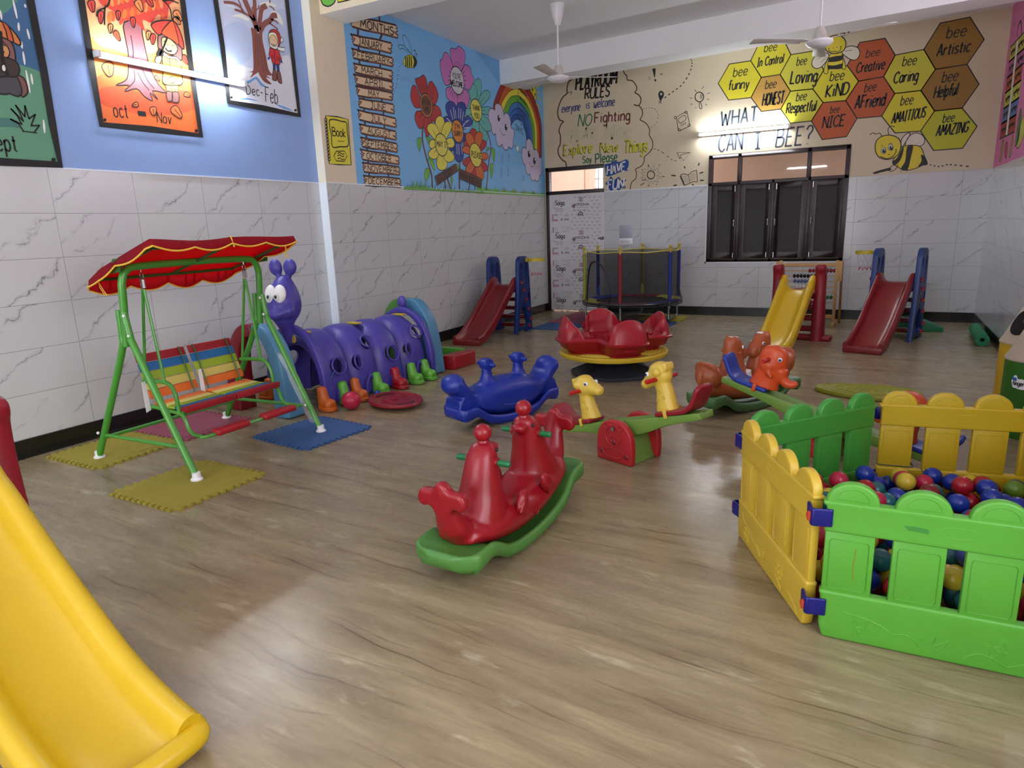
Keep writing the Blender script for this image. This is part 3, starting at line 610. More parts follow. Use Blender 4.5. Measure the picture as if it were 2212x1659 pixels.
flower('pink flower reading YOU ARE WELCOME', [[(550, 270), (512, 110), (530, 70), (575, 80), (605, 50), (668, 105), (675, 200), (640, 310)], [(640, 310), (680, 250), (730, 280), (745, 350), (770, 400), (745, 490), (705, 525), (640, 440)], [(610, 540), (660, 510), (715, 560), (720, 650), (682, 730), (640, 700), (588, 640)], [(530, 490), (472, 510), (475, 600), (510, 640), (580, 720), (595, 620), (575, 540)], [(550, 300), (500, 150), (455, 115), (430, 180), (402, 230), (430, 400), (470, 475), (520, 440)]], [F_P], (587, 422), 72, 154, F_GR,
       [("YOU'RE", (538, 395), (630, 418), 62, .07), ('WELCOME', (522, 470), (650, 505), 58, .13)], lay=4, lines=[([(587+75*cos(a), 422+150*sin(a)), (587+100*cos(a), 422+205*sin(a))], PK, .006) for a in [k*pi/12 for k in range(24)]])
flower('red poppy flower reading EXCUSE ME', [[(190, 570), (135, 420), (150, 400), (190, 385), (225, 362), (258, 420), (262, 560), (230, 600)], [(262, 570), (275, 470), (310, 430), (360, 500), (385, 590), (350, 680), (300, 650)], [(310, 700), (360, 690), (400, 725), (420, 790), (390, 860), (350, 880), (290, 800)], [(250, 810), (225, 900), (245, 1000), (275, 1025), (320, 930), (310, 800)], [(220, 760), (150, 755), (130, 830), (160, 920), (195, 945), (235, 900), (245, 800)], [(200, 640), (150, 500), (105, 478), (85, 600), (120, 700), (160, 720), (210, 700)]], [F_R], (253, 692), 65, 130, F_OC,
       [('EXCUSE', (206, 668), (300, 692), 45, .12), ('ME', (240, 765), (285, 770), 50, .12)], ext=[lambda d: d.fill(ell(253, 692, 56, 114, 30, tilt=R(-9)), F_BR, 10, smooth=False)], lay=3,
       lines=[([a, b], PK, .006) for a, b in (((215, 560), (205, 470)), ((235, 560), (232, 480)), ((195, 570), (180, 490)), ((310, 620), (335, 610)), ((300, 600), (318, 548)), ((315, 720), (360, 745)), ((320, 700), (350, 690)), ((290, 820), (320, 890)), ((270, 830), (285, 900)), ((215, 740), (175, 765)), ((220, 770), (180, 830)))])
cB = (592, 972)
flower('dark blue flower reading I AM SORRY', [petal(cB, q, w) for q, w in (((503, 648), 120), ((642, 655), 110), ((740, 830), 110), ((436, 830), 110), ((705, 1075), 95), ((612, 1308), 105), ((525, 1185), 80))], [F_B], cB, 60, 125, F_OC,
       [("I'M", (562, 945), (615, 952), 52, .12), ('SORRY', (553, 1020), (638, 1030), 52, .12)], lay=7, lines=[(q, F_RI, .01) for q in ([(540, 850), (515, 740)], [(560, 840), (545, 710)], [(575, 830), (568, 740)], [(605, 830), (605, 720)], [(625, 840), (630, 730)], [(645, 860), (655, 760)], [(535, 890), (475, 830)], [(655, 900), (715, 850)], [(660, 940), (720, 930)], [(650, 920), (690, 860)], [(605, 1110), (612, 1230)], [(585, 1110), (588, 1220)], [(630, 1110), (645, 1220)])])
cY = (415, 1120)
flower('yellow flower reading MAY I?', [petal(cY, q, w) for q, w in (((397, 805), 100), ((502, 868), 95), ((557, 1090), 110), ((532, 1300), 110), ((425, 1397), 115), ((298, 1262), 110), ((285, 1110), 100), ((288, 890), 110))], [F_Y], cY, 65, 124, F_YG, [('MAY I?', (365, 1140), (478, 1150), 62, .1)], lay=13, lines=[([cY, q], PK, .005) for q in ((402, 920), (470, 960), (510, 1105), (440, 1330), (330, 1210), (320, 960))])
cO = (787, 1232)
flower('orange and red flower reading PLEASE', [petal(cO, q, 82) for q in ((757, 943), (832, 978), (890, 1075), (925, 1250), (903, 1405), (852, 1505), (778, 1485), (703, 1432), (658, 1335), (648, 1150), (672, 1075), (700, 990))], [F_R, F_O], cO, 62, 132, F_YG, [('PLEASE', (742, 1250), (848, 1275), 62, .1)], lay=19)
for txt, q, tx in (('GOOD', [(345, 1462), (572, 1325), (592, 1405), (370, 1562)], ((378, 1535), (528, 1442), 75)), ('MANNERS', [(612, 1378), (857, 1492), (847, 1592), (605, 1482)], ((622, 1478), (832, 1575), 66))):
    P = wallp(R2); P.fill([q[0], lerp(q[0], q[1], .5), q[1], lerp(q[1], q[2], .4), q[2], lerp(q[2], q[3], .5), q[3], lerp(q[3], q[0], .5)], F_SG, 26, smooth=False, edge=PK, ew=.008)
    for v in (.3, .6): P.line([quad(q, .05, v), quad(q, .4, v+.06), quad(q, .95, v)], B_E, .005, 28)
    b = P.build('plank_sign', t); tag(b, 'plank reading '+txt); T = wallp(R2); T.text(txt, *tx, PK, .15, 30); T.build('lettering', b)
# grass along the tile edge
G = wallp(R2); gp = []; random.seed(3)
for i in range(64):
    x = 15+i*13.2+random.uniform(-3, 3); yb = 1592+(x-15)*.066; hgt = (110 if 80 < x < 260 else 40)*random.uniform(.3, 1); gp += [(x, yb-6), (x+random.uniform(2, 18), yb-hgt)]
base = [(880, 1644), (15, 1601)]
G.fill(gp+base, PG, 23, smooth=False, edge=paintm('leaf_edge', (60, 110, 44)), ew=.004)
for i in range(26): x = 40+i*30; y = 1585+(x-15)*.06; G.line([(x, y), (x+12, y-random.uniform(15, 60))], paintm('leaf_edge', (60, 110, 44)), .006, 25)
G.build('grass', t)
# ---- rainbow of days
t = mural('rainbow_mural', 'painted rainbow naming the week days with two smiling clouds and a sun', loc=(0, 9.6, ZT))
RB = [[(222, 430), (240, 310), (330, 90), (450, -20), (580, -5), (700, 110), (800, 290), (870, 520), (893, 700), (893, 1090)], [(285, 430), (310, 300), (390, 115), (480, 40), (570, 50), (660, 150), (760, 330), (830, 540), (858, 720), (862, 1090)],
      [(325, 440), (350, 320), (440, 185), (520, 145), (590, 155), (690, 260), (780, 460), (822, 640), (832, 780), (832, 1010)], [(365, 470), (390, 380), (450, 270), (520, 236), (600, 252), (700, 370), (765, 550), (792, 680), (798, 800), (798, 1010)],
      [(425, 500), (440, 440), (480, 355), (540, 325), (610, 345), (690, 450), (740, 600), (762, 720), (768, 800), (768, 920)], [(440, 520), (460, 480), (510, 425), (560, 405), (620, 430), (680, 520), (720, 660), (735, 750), (738, 800), (738, 870)],
      [(460, 590), (475, 550), (520, 497), (570, 488), (635, 535), (685, 640), (702, 730), (708, 780), (710, 810), (710, 860)], [(468, 660), (485, 620), (520, 575), (560, 562), (620, 590), (660, 690), (674, 760), (680, 800), (682, 830), (682, 870)]]
bow = mb_ = None
for i, cn in enumerate([(150, 38, 42), (196, 92, 40), (228, 216, 72), (100, 172, 62), (58, 124, 200), (46, 104, 188), (34, 80, 164)]):
    P = wallp(R1); P.fill(crs(RB[i], 6)+list(reversed(crs(RB[i+1], 6))), paintm('bow%d' % i, cn), 1, smooth=False); P.line(RB[i], PK, .008, 3)
    if i == 6: P.line(RB[7], PK, .008, 3)
    P.build('rainbow_band', t)
for nm, a, b, h in (('Sunday', (590, 80), (705, 180), 70), ('Monday', (580, 165), (690, 262), 70), ('Tuesday', (560, 240), (692, 398), 68), ('Wednesday', (552, 310), (732, 540), 52), ('Thursday', (556, 400), (705, 560), 55), ('Friday', (556, 465), (665, 560), 50), ('Saturday', (552, 540), (688, 755), 46), ('DAYS', (538, 705), (632, 775), 82)):
    P = wallp(R1); P.text(nm, a, b, h, PK, .12 if nm != 'DAYS' else .1, 5); P.build('lettering', t)
CL, CE = paintm('cloud_lilac', (204, 196, 226)), paintm('cloud_edge', (58, 74, 110))
def cloud(pts, eyes, smile, nm):
    P = wallp(R1); P.fill(pts, CL, 6, edge=CE, ew=.012); o = P.build('cloud', t); tag(o, nm); Q = wallp(R1)
    for e in eyes: Q.fill(ell(e[0], e[1], 17, 46, 16, tilt=R(-4)), PK, 9, smooth=False); Q.dot((e[0]+6, e[1]-18), 6, PW, 11, ry=14)
    Q.line(smile, PK, .008, 9); Q.build('face', o)
cloud([(245, 435), (252, 360), (290, 342), (340, 380), (365, 460), (370, 500), (400, 470), (440, 500), (465, 590), (470, 670), (505, 700), (510, 780), (500, 860), (495, 940), (470, 965), (440, 940), (425, 975), (400, 985), (365, 960), (345, 905), (320, 935), (285, 915), (262, 830), (258, 760), (230, 775), (205, 720), (195, 640), (165, 580), (160, 470), (185, 415), (225, 415)], [(300, 545), (400, 670)], [(312, 685), (325, 730), (360, 778), (388, 770)], 'larger smiling cloud')
cloud([(680, 960), (675, 880), (710, 825), (750, 860), (775, 940), (785, 985), (815, 970), (845, 1020), (860, 1080), (885, 1110), (890, 1200), (888, 1310), (862, 1345), (850, 1400), (825, 1415), (800, 1390), (780, 1412), (745, 1370), (730, 1310), (710, 1325), (680, 1280), (662, 1190), (635, 1150), (618, 1040), (630, 955), (655, 945)], [(718, 1040), (792, 1135)], [(722, 1145), (740, 1200), (765, 1218), (775, 1205)], 'smaller smiling cloud')
S = wallp(R1); S.fill(ell(778, 215, 46, 118, 24), PY, 0.4, smooth=False, edge=PK, ew=.01)
S.fill(ell(768, 150, 9, 24, 10), PK, 2.4, smooth=False); S.fill(ell(803, 220, 8, 22, 10), PK, 2.4, smooth=False); S.line([(762, 205), (780, 245), (795, 250)], PK, .008, 2.4)
for q in ([(822, 135), (845, 108), (868, 105)], [(835, 195), (858, 185)], [(832, 250), (860, 275), (880, 320)], [(815, 340), (850, 380), (868, 425)]): S.line(q, PY, .022, 1.4)
S.build('sun', t)
for x, y, h in ((352, 1100, 65), (440, 1080, 55), (335, 1285, 60), (430, 1285, 60), (640, 1370, 30)):
    d_ = wallp(R1); d_.line([(x, y-h), (x-12, y+h*.5), (x, y+h), (x+12, y+h*.5), (x, y-h)], F_B, .006, 2); d_.build('raindrop', t)
st = wallp(R1); st.fill([(556, 915), (580, 950), (575, 1000), (560, 1005), (545, 960)], PW, 3, edge=CE); st.line([(505, 920), (545, 935)], CE, .006, 3); st.line([(580, 1000), (615, 1030)], CE, .006, 3); st.build('cloud_string', t)
G = wallp(R1); random.seed(5); gp = [(0, 1530)]
for i in range(36): x = i*26; gp += [(x, 1540+x*.055-random.uniform(0, 40)), (x+16, 1520+x*.06-random.uniform(0, 70) if x < 300 else 1545+x*.05-random.uniform(0, 25))]
G.fill(gp+[(945, 1625), (0, 1580)], PG, 1, smooth=False)
for cx in (375, 515, 640, 780):
    for k in range(-3, 4): G.line([(cx, 1560+(cx-375)*.05), (cx+k*16, 1480+abs(k)*14+(cx-375)*.17)], paintm('reed', (128, 150, 70)), .01, 3)
G.build('grass', t)
# ---- yellow notebook on the pillar
t = mural('notebook_mural', 'yellow notebook titled Book painted on the cream pillar', loc=(0, 5.5, 2.0)); P = wallp(C2)
P.fill([(88, 942), (180, 950), (270, 972), (297, 1345), (200, 1342), (118, 1335)], PY, 1, smooth=False, edge=PK, ew=.012)
nb = P.build('cover', t); P = wallp(C2); P.line([(120, 980), (165, 975), (215, 988), (258, 1000), (262, 1060), (272, 1130), (268, 1190), (210, 1195), (145, 1195), (135, 1100), (122, 1040)], PK, .012, 3, closed=True); P.line([(185, 1150), (240, 1152)], PK, .006, 3)
P.fill([(155, 1270), (175, 1232), (240, 1230), (262, 1270), (240, 1315), (175, 1310)], PY, 2, smooth=False, edge=PK, ew=.01)
for y in (1250, 1270, 1295): P.line([(185, y), (205, y-8), (222, y+6), (240, y)], PK, .01, 4)
P.build('frame', t); P = wallp(C2); P.text('Book', (145, 1105), (250, 1118), 68, PK, .13, 4); P.build('lettering', t); P = wallp(C2)
for k in range(13): y = 975+k*27; x = 88+k*2.4; P.line(ell(x, y, 12, 12, 10), PK, .008, 4, smooth=False, closed=True)
P.build('spiral', t)
P = Paint(1, 5.39, (0, -1, 0), C2); t = mural('beam_mural', 'green and yellow alphabet shapes painted on the cream beam', loc=(0.4, 5.39, 3.5))
P.fill([(48, -60), (160, -60), (165, 10), (130, 45), (95, 50), (60, 25)], PG, 1, edge=PK, ew=.012).build('green_shape', t)
P = Paint(1, 5.39, (0, -1, 0), C2); P.fill([(185, -30), (188, 20), (260, 5), (330, -15), (330, -70), (185, -70)], PY, 1, smooth=False, edge=PK, ew=.012).build('yellow_shape', t)
# ---- playroom rules
t = mural('rules_mural', 'playroom rules lettered inside a brown scalloped cloud on beige wall', loc=(1.0, D, 2.4))
K = {n: paintm('rule_'+n, c) for n, c in dict(navy=(34, 56, 122), green=(28, 104, 66), maroon=(112, 36, 44), pale=(178, 188, 140), yellow=(214, 208, 60), brown=(88, 44, 36), blue=(28, 72, 150)).items()}
P = backp(C3)
P.line([(330, 1350), (322, 1302), (290, 1280), (255, 1230), (250, 1170), (268, 1130), (272, 1050), (258, 1000), (275, 940), (300, 908), (262, 890), (245, 830), (255, 760), (290, 680), (335, 635), (335, 590), (350, 530), (385, 495)], K['brown'], .02, 1, n=4)
P.line([(880, 405), (890, 440), (915, 470), (920, 505), (970, 515), (1005, 560), (1010, 600), (990, 627)], K['brown'], .016, 1, n=4)
P.line([(990, 627), (1035, 655), (1052, 700), (1030, 752), (982, 745)], K['brown'], .018, 1, n=4); P.line([(1030, 752), (1060, 790), (1065, 840), (1042, 892)], K['brown'], .016, 1, n=4)
P.line([(1042, 892), (1100, 925), (1135, 985), (1132, 1040), (1160, 1090), (1165, 1150), (1140, 1200), (1085, 1250), (1082, 1290), (1060, 1335), (1000, 1370), (1008, 1400), (1000, 1460), (960, 1500), (945, 1575)], K['brown'], .014, 1, n=4)
P.line([(335, 635), (380, 620), (372, 650)], K['brown'], .01, 1); P.build('cloud_outline', t)
for lab, items in (('black heading PLAYROOM RULES', [('PLAYROOM', (420, 603), (812, 540), 135, PK, .16, .12), ('RULES', (508, 690), (742, 662), 100, PK, .16, .12)]), ('navy line everyone is welcome', [('everyone', (285, 822), (460, 800), 78, K['navy'], .11, .1), ('is', (518, 785), (552, 780), 78, K['navy'], .11, .1), ('welcome', (594, 776), (793, 755), 85, K['navy'], .11, .1)]),
    ('green and maroon line NO Fighting', [('NO', (440, 955), (565, 945), 112, K['green'], .1, .2), ('Fighting', (602, 922), (942, 895), 98, K['maroon'], .14, .05)]), ('green line Say Please', [('Say', (487, 1310), (572, 1303), 62, K['green'], .16, 0), ('Please', (612, 1312), (820, 1290), 88, K['green'], .14, 0)])):
    for w_, a, b, h, m, sw, sl in items: P = backp(C3); P.text(w_, a, b, h, m, sw, 2, sl); tag(P.build('lettering', t), 'word '+w_+' of the '+lab)
for w_, a, b, h in (('PLAY', (372, 1108), (600, 1075), 112), ('Nice', (705, 1078), (935, 1065), 135)): P = backp(C3); P.text(w_, a, b, h, K['pale'], .2, 2, .1); P.text(w_, a, b, h, M_beige, .13, 4, .1); tag(P.build('lettering', t), 'pale green outlined word '+w_)
for w_, a, b, h in (('Explore', (305, 1235), (580, 1205), 98), ('New', (660, 1210), (830, 1190), 92), ('Things', (895, 1212), (1115, 1192), 118)):
    P = backp(C3); P.text(w_, (a[0]-6, a[1]+5), (b[0]-6, b[1]+5), h, PK, .13, 2, .05); P.text(w_, a, b, h, K['yellow'], .14, 4, .05); tag(P.build('lettering', t), 'yellow word '+w_)
P = backp(C3)
P.fill([(700, 1322), (760, 1312), (780, 1290), (840, 1300), (900, 1275), (932, 1290), (930, 1345), (915, 1372), (932, 1382), (860, 1395), (800, 1420), (740, 1438), (712, 1430), (705, 1370)], K['blue'], 1, n=2)
P.text('HAVE', (722, 1425), (893, 1385), 85, PW, .16, 4, .1, 1.5); tag(P.build('splash', t), 'blue splash reading HAVE'); P = backp(C3)
P.fill([(705, 1510), (740, 1470), (760, 1435), (790, 1475), (840, 1440), (850, 1480), (912, 1468), (885, 1510), (908, 1553), (860, 1550), (845, 1578), (800, 1560), (760, 1580), (735, 1550), (722, 1575), (725, 1530)], K['blue'], 1, smooth=False)
P.text('FUN', (728, 1568), (880, 1552), 92, PW, .16, 4, .1, 2.4); tag(P.build('splash', t), 'blue splash reading FUN')
# ---- black doodles on the beige wall
def doodle(label, loc, fn, name='doodle'):
    P = backp(C3); fn(P); o = P.build(name); o.data.transform(Matrix.Translation(-Vector(loc))); o.location = loc; tag(o, label, 'wall drawing'); return o
def dl(P): P.fill([(1163, 400), (1180, 392), (1193, 400), (1192, 430), (1188, 480), (1182, 480), (1168, 430)], PK, 1); P.dot((1191, 508), 10, PK, 1, 12); P.line([(1120, 490), (1140, 475)], PK, .006); P.line([(1125, 505), (1145, 490)], PK, .006); P.line([(1235, 445), (1265, 443)], PK, .006); P.line([(1235, 455), (1262, 453)], PK, .006)
doodle('black painted exclamation mark on the beige wall', (1.95, D, 2.95), dl)
def dl(P): P.fill([(1240, 710), (1222, 665), (1222, 630), (1245, 610), (1270, 625), (1272, 660), (1255, 690)], PK, 1); P.dot((1247, 642), 9, M_beige, 3, 14); P.line([(1222, 708), (1252, 730)], PK, .008); P.line([(1250, 708), (1222, 735)], PK, .008); P.dash([(1280, 680), (1360, 620), (1440, 560), (1500, 480), (1540, 390), (1545, 330), (1530, 290)], PK, .016, k=13)
doodle('black map pin at the end of a dashed line', (2.0, D, 2.7), dl)
def dl(P):
    P.line(ell(1617, 670, 42, 47, 22), PK, .014, 1, smooth=False, closed=True); P.line([(1618, 718), (1618, 770), (1632, 785), (1642, 770), (1628, 715)], PK, .01, 1)
    for a, b in (((1570, 598), (1588, 620)), ((1642, 592), (1660, 565)), ((1695, 640), (1720, 626)), ((1692, 690), (1712, 697)), ((1675, 738), (1690, 752)), ((1525, 680), (1550, 683)), ((1532, 743), (1552, 737)), ((1578, 780), (1588, 768)), ((1630, 640), (1628, 690)), ((1642, 645), (1640, 690))): P.line([a, b], PK, .008, 1)
doodle('black painted magnifying glass with rays', (2.6, D, 2.75), dl)
def dl(P):
    P.line([(1395, 865), (1480, 815), (1500, 830), (1525, 940), (1515, 955), (1425, 1000), (1412, 985)], PK, .01, 1, smooth=False, closed=True); P.line([(1412, 890), (1430, 870), (1470, 848), (1485, 860), (1485, 890), (1440, 920), (1420, 915)], PK, .008, 1, closed=True)
    for x in (1437, 1450, 1465, 1480): P.line([(x, 955-(x-1437)*.4), (x+8, 930-(x-1437)*.4)], PK, .007)
    for c in ((1385, 870), (1488, 818), (1518, 945), (1422, 988)): P.line(ell(c[0], c[1], 12, 12, 10), PK, .009, 1, smooth=False, closed=True)
doodle('black painted handheld game tablet', (2.3, D, 2.4), dl)
def dl(P): P.line([(1400, 1207), (1530, 1208), (1465, 1288)], PK, .008, 1, smooth=False, closed=True); P.line([(1400, 1207), (1425, 1270), (1440, 1230), (1530, 1208)], PK, .007, 1, smooth=False); P.line([(1425, 1270), (1445, 1255)], PK, .006, 1); P.dash([(1145, 1182), (1190, 1175), (1240, 1195), (1310, 1245), (1360, 1282), (1415, 1288)], PK, .009, k=7)
doodle('black painted paper plane with a dashed trail', (2.3, D, 2.1), dl)
def dl(P):
    P.line(ell(1148, 1425, 36, 40, 20), PK, .014, 1, smooth=False, closed=True); pts = []
    for k in range(24):
        a = 2*pi*k/24; r = (62, 112)[k % 2]*(.85+.3*((k*7) % 5)/5); pts.append((1150+r*cos(a), 1428+r*.95*sin(a)))
    P.line(pts, PK, .008, 1, smooth=False, closed=True); P.dash([(1120, 1405), (1145, 1400), (1172, 1408)], PK, .008, k=4); P.dash([(1125, 1450), (1150, 1458), (1172, 1445)], PK, .008, k=4)
    for a, b in (((1058, 1475), (1105, 1472)), ((1045, 1525), (1085, 1505)), ((1130, 1535), (1130, 1520)), ((1200, 1515), (1208, 1522)), ((1255, 1438), (1280, 1442)), ((1225, 1335), (1235, 1325)), ((1120, 1330), (1128, 1345)), ((1060, 1372), (1072, 1380))): P.line([a, b], PK, .011, 1)
doodle('black painted spiky sun with a round face', (1.75, D, 2.0), dl)
def dl(P):
    P.line([(1435, 1425), (1470, 1415), (1512, 1425), (1545, 1395), (1590, 1380)], PK, .01, 1, smooth=False); P.line([(1590, 1380), (1598, 1490), (1555, 1490), (1525, 1505), (1475, 1525), (1435, 1425)], PK, .01, 1, smooth=False); P.line([(1512, 1425), (1525, 1505)], PK, .008, 1); P.line([(1430, 1435), (1470, 1528)], PK, .012, 1)
    for k in range(4): P.line([(1455+k*3, 1440+k*18), (1505+k*3, 1438+k*18)], PK, .005, 1); P.line([(1528, 1425+k*17), (1582, 1405+k*18)], PK, .005, 1)
    for a, b in (((1345, 1430), (1388, 1432)), ((1365, 1530), (1400, 1522)), ((1470, 1342), (1480, 1362)), ((1605, 1335), (1618, 1308)), ((1618, 1410), (1655, 1398)), ((1622, 1477), (1660, 1478)), ((1548, 1515), (1562, 1525))): P.line([a, b], PK, .018, 1)
doodle('black painted open book beside the window', (2.45, D, 2.0), dl)
def dl(P): P.dash([(1072, 790), (1130, 775), (1190, 790), (1218, 850), (1195, 930), (1135, 975)], PK, .007, k=11)
doodle('thin dashed loop beside the rules cloud', (1.75, D, 2.5), dl)
# ---- honeycomb
t = mural('honeycomb_mural', 'honeycomb of fourteen painted bee virtue cells on beige wall', loc=(4.4, D, 2.6))
HC = {'y': paintm('comb_yellow', (216, 206, 40)), 'l': paintm('comb_lime', (206, 202, 60)), 't': paintm('comb_tan', (196, 152, 68)), 'o': paintm('comb_orange', (186, 88, 40)), 'b': paintm('comb_ochre', (152, 112, 36)), 'g': paintm('comb_green', (190, 192, 38))}
for wds, cm, q in (([('bee', (260, 517), (352, 503), 62), ('funny', (228, 605), (362, 592), 62)], 'y', [(235, 430), (378, 408), (449, 520), (380, 655), (230, 672), (160, 560)]),
    ([('bee', (468, 350), (550, 338), 58), ('In Control', (420, 450), (595, 420), 58)], 'y', [(445, 268), (588, 245), (648, 367), (575, 500), (449, 520), (378, 408)]),
    ([('bee', (475, 598), (545, 588), 58), ('HONEST', (455, 710), (595, 692), 78)], 't', [(449, 520), (575, 500), (645, 612), (580, 732), (450, 748), (380, 655)]),
    ([('bee', (685, 442), (750, 432), 58), ('Loving', (643, 562), (818, 548), 82)], 'l', [(648, 367), (800, 342), (868, 470), (795, 597), (645, 612), (575, 500)]),
    ([('bee', (682, 680), (748, 670), 58), ('Respectful', (615, 762), (812, 742), 66)], 'l', [(645, 612), (795, 597), (863, 688), (785, 812), (645, 827), (580, 732)]),
    ([('bee', (908, 545), (1000, 535), 66), ('KiND', (880, 655), (1030, 632), 80)], 'y', [(868, 470), (1025, 440), (1102, 545), (1015, 675), (863, 688), (795, 597)]),
    ([('bee', (910, 762), (970, 755), 50), ('NICE', (858, 860), (1002, 842), 72)], 'o', [(863, 688), (1015, 675), (1092, 795), (1020, 917), (858, 937), (785, 812)]),
    ([('bee', (1150, 388), (1240, 372), 56), ('Creative', (1085, 490), (1273, 462), 66)], 'o', [(1110, 285), (1280, 257), (1348, 370), (1270, 515), (1102, 545), (1025, 440)]),
    ([('bee', (1140, 620), (1215, 608), 60), ('AFriend', (1075, 730), (1272, 708), 82)], 'o', [(1102, 545), (1270, 515), (1345, 628), (1257, 780), (1092, 795), (1015, 675)]),
    ([('bee', (1395, 445), (1485, 432), 64), ('Caring', (1335, 560), (1495, 540), 72)], 'l', [(1348, 370), (1540, 332), (1618, 465), (1520, 607), (1345, 628), (1270, 515)]),
    ([('bee', (1382, 708), (1462, 698), 64), ('AMAITIOUS', (1322, 830), (1545, 785), 66)], 'y', [(1345, 628), (1520, 607), (1612, 745), (1518, 880), (1347, 892), (1257, 780)]),
    ([('bee', (1690, 258), (1818, 240), 74), ('Artistic', (1625, 378), (1845, 345), 74)], 'b', [(1650, 155), (1850, 115), (1945, 265), (1830, 432), (1618, 465), (1540, 332)]),
    ([('bee', (1660, 555), (1762, 540), 72), ('Helpful', (1605, 660), (1760, 635), 76)], 'b', [(1618, 465), (1830, 432), (1910, 565), (1797, 725), (1612, 745), (1520, 607)]),
    ([('bee', (1665, 825), (1740, 815), 60), ('AMAZING', (1620, 915), (1832, 885), 68)], 'g', [(1612, 745), (1797, 725), (1897, 848), (1800, 995), (1605, 1010), (1518, 880)])):
    P = backp(C4); P.fill(q, HC[cm], 1, smooth=False, edge=PK, ew=.014); o = P.build('honeycomb_cell', t); tag(o, 'cell reading bee '+wds[1][0]); P = backp(C4)
    for i, (w_, a, b, h) in enumerate(wds): P.text(w_, a, b, h, PK, (.095, .135)[i], 4, .12)
    P.build('lettering', o)
sl_ = paintm('title_slate', (58, 70, 84))
for w_, a_, b_, h, sw, sl, gp_ in (('WHAT', (175, 845), (418, 812), 95, .13, .05, 2.6), ('CAN', (160, 1022), (318, 1000), 115, .1, .05, 2), ('I', (408, 1000), (440, 997), 105, .12, 0, 2), ('BEE?', (545, 988), (780, 965), 118, .1, .1, 3)): P = backp(C4); P.text(w_, a_, b_, h, sl_, sw, 2, sl, gp_); tag(P.build('lettering', t), 'title word '+w_.strip('?'))
BY, PWG = paintm('bee_yellow', (224, 204, 52)), paintm('wing_pale', (226, 218, 200))
# bee sitting on the comb
t = mural('bee_mural', 'smiling bee painted sitting on top of the honeycomb', loc=(4.3, D, 3.3))
for q in ([(900, 365), (860, 355), (805, 385), (788, 430), (810, 458), (850, 450), (895, 400)], [(985, 345), (1040, 310), (1095, 320), (1110, 360), (1085, 400), (1040, 395)]): P = backp(C4); P.fill(q, PWG, 8, edge=PK, ew=.01); P.build('wing', t)
P = backp(C4)
P.line([(880, 365), (830, 395)], PK, .005, 10); P.line([(890, 380), (850, 420)], PK, .005, 10); P.line([(1010, 345), (1060, 335)], PK, .005, 10); P.build('wing_vein', t)
P = backp(C4); P.fill([(920, 360), (985, 350), (1000, 390), (1000, 450), (950, 462), (892, 455), (888, 410)], BY, 12, edge=PK, ew=.008); P.fill([(900, 388), (990, 373), (996, 400), (945, 415), (890, 415)], PK, 14, n=2); P.fill([(888, 438), (940, 440), (1000, 425), (1002, 450), (950, 462), (892, 456)], PK, 14, n=2)
P.fill([(905, 385), (880, 430), (868, 480), (880, 495), (897, 485), (895, 430)], BY, 16, edge=PK, ew=.008); P.fill([(990, 365), (1008, 410), (1015, 455), (1005, 467), (992, 455), (998, 410)], BY, 16, edge=PK, ew=.008); P.build('body', t)
P = backp(C4); P.fill([(878, 320), (885, 275), (920, 245), (965, 238), (1005, 260), (1017, 300), (1000, 340), (950, 360), (900, 350)], BY, 18, edge=PK, ew=.012); P.dot((932, 323), 3, PK, 20); P.dot((956, 319), 3, PK, 20); P.line([(902, 325), (908, 345), (940, 345), (962, 350), (980, 335), (985, 312)], PK, .008, 20); P.line([(898, 328), (908, 322)], PK, .006, 20); P.line([(978, 315), (990, 308)], PK, .006, 20); P.build('head', t)
P = backp(C4); P.line([(975, 238), (990, 225), (1007, 225)], PK, .007, 20); P.dot((1007, 226), 6, PK, 20); P.dot((1037, 216), 6, PK, 20); P.line([(1000, 245), (1020, 228), (1037, 216)], PK, .006, 20); P.build('antenna', t)
# flying bee with a brush
t = mural('bee_mural', 'large flying bee painted right of the window holding a paint brush', loc=(4.95, D, 2.05))
for q in ([(1420, 985), (1425, 940), (1460, 900), (1510, 895), (1545, 930), (1535, 970), (1490, 985)], [(1385, 960), (1400, 920), (1430, 895), (1448, 900), (1420, 950), (1395, 985)]): P = backp(C4); P.fill(q, PWG, 3, edge=PK, ew=.01); P.build('wing', t)
P = backp(C4); P.fill([(1395, 990), (1470, 975), (1520, 990), (1545, 1050), (1563, 1100), (1530, 1110), (1470, 1135), (1410, 1142), (1365, 1120), (1330, 1085)], BY, 6, edge=PK, ew=.01)
for q in ([(1330, 1085), (1360, 1060), (1395, 995), (1405, 1000), (1385, 1070), (1345, 1110)], [(1428, 985), (1468, 978), (1452, 1060), (1430, 1140), (1385, 1135), (1415, 1080)], [(1520, 1040), (1545, 1050), (1563, 1100), (1530, 1112), (1500, 1120), (1525, 1080)]): P.fill(q, PK, 8, n=3)
P.line([(1390, 1145), (1385, 1155)], PK, .006, 8); P.line([(1430, 1142), (1425, 1155)], PK, .006, 8); P.build('body', t)
P = backp(C4); P.fill([(1215, 1010), (1220, 950), (1260, 915), (1320, 908), (1370, 930), (1387, 975), (1365, 1040), (1300, 1070), (1240, 1055)], BY, 10, edge=PK, ew=.012)
for c in ((1270, 1010), (1318, 990)): P.dot(c, 17, PW, 12, 22, edge=PK, ew=.006); P.dot((c[0]+2, c[1]+3), 12, PK, 14, 16); P.dot((c[0]+5, c[1]-4), 4, PW, 16)
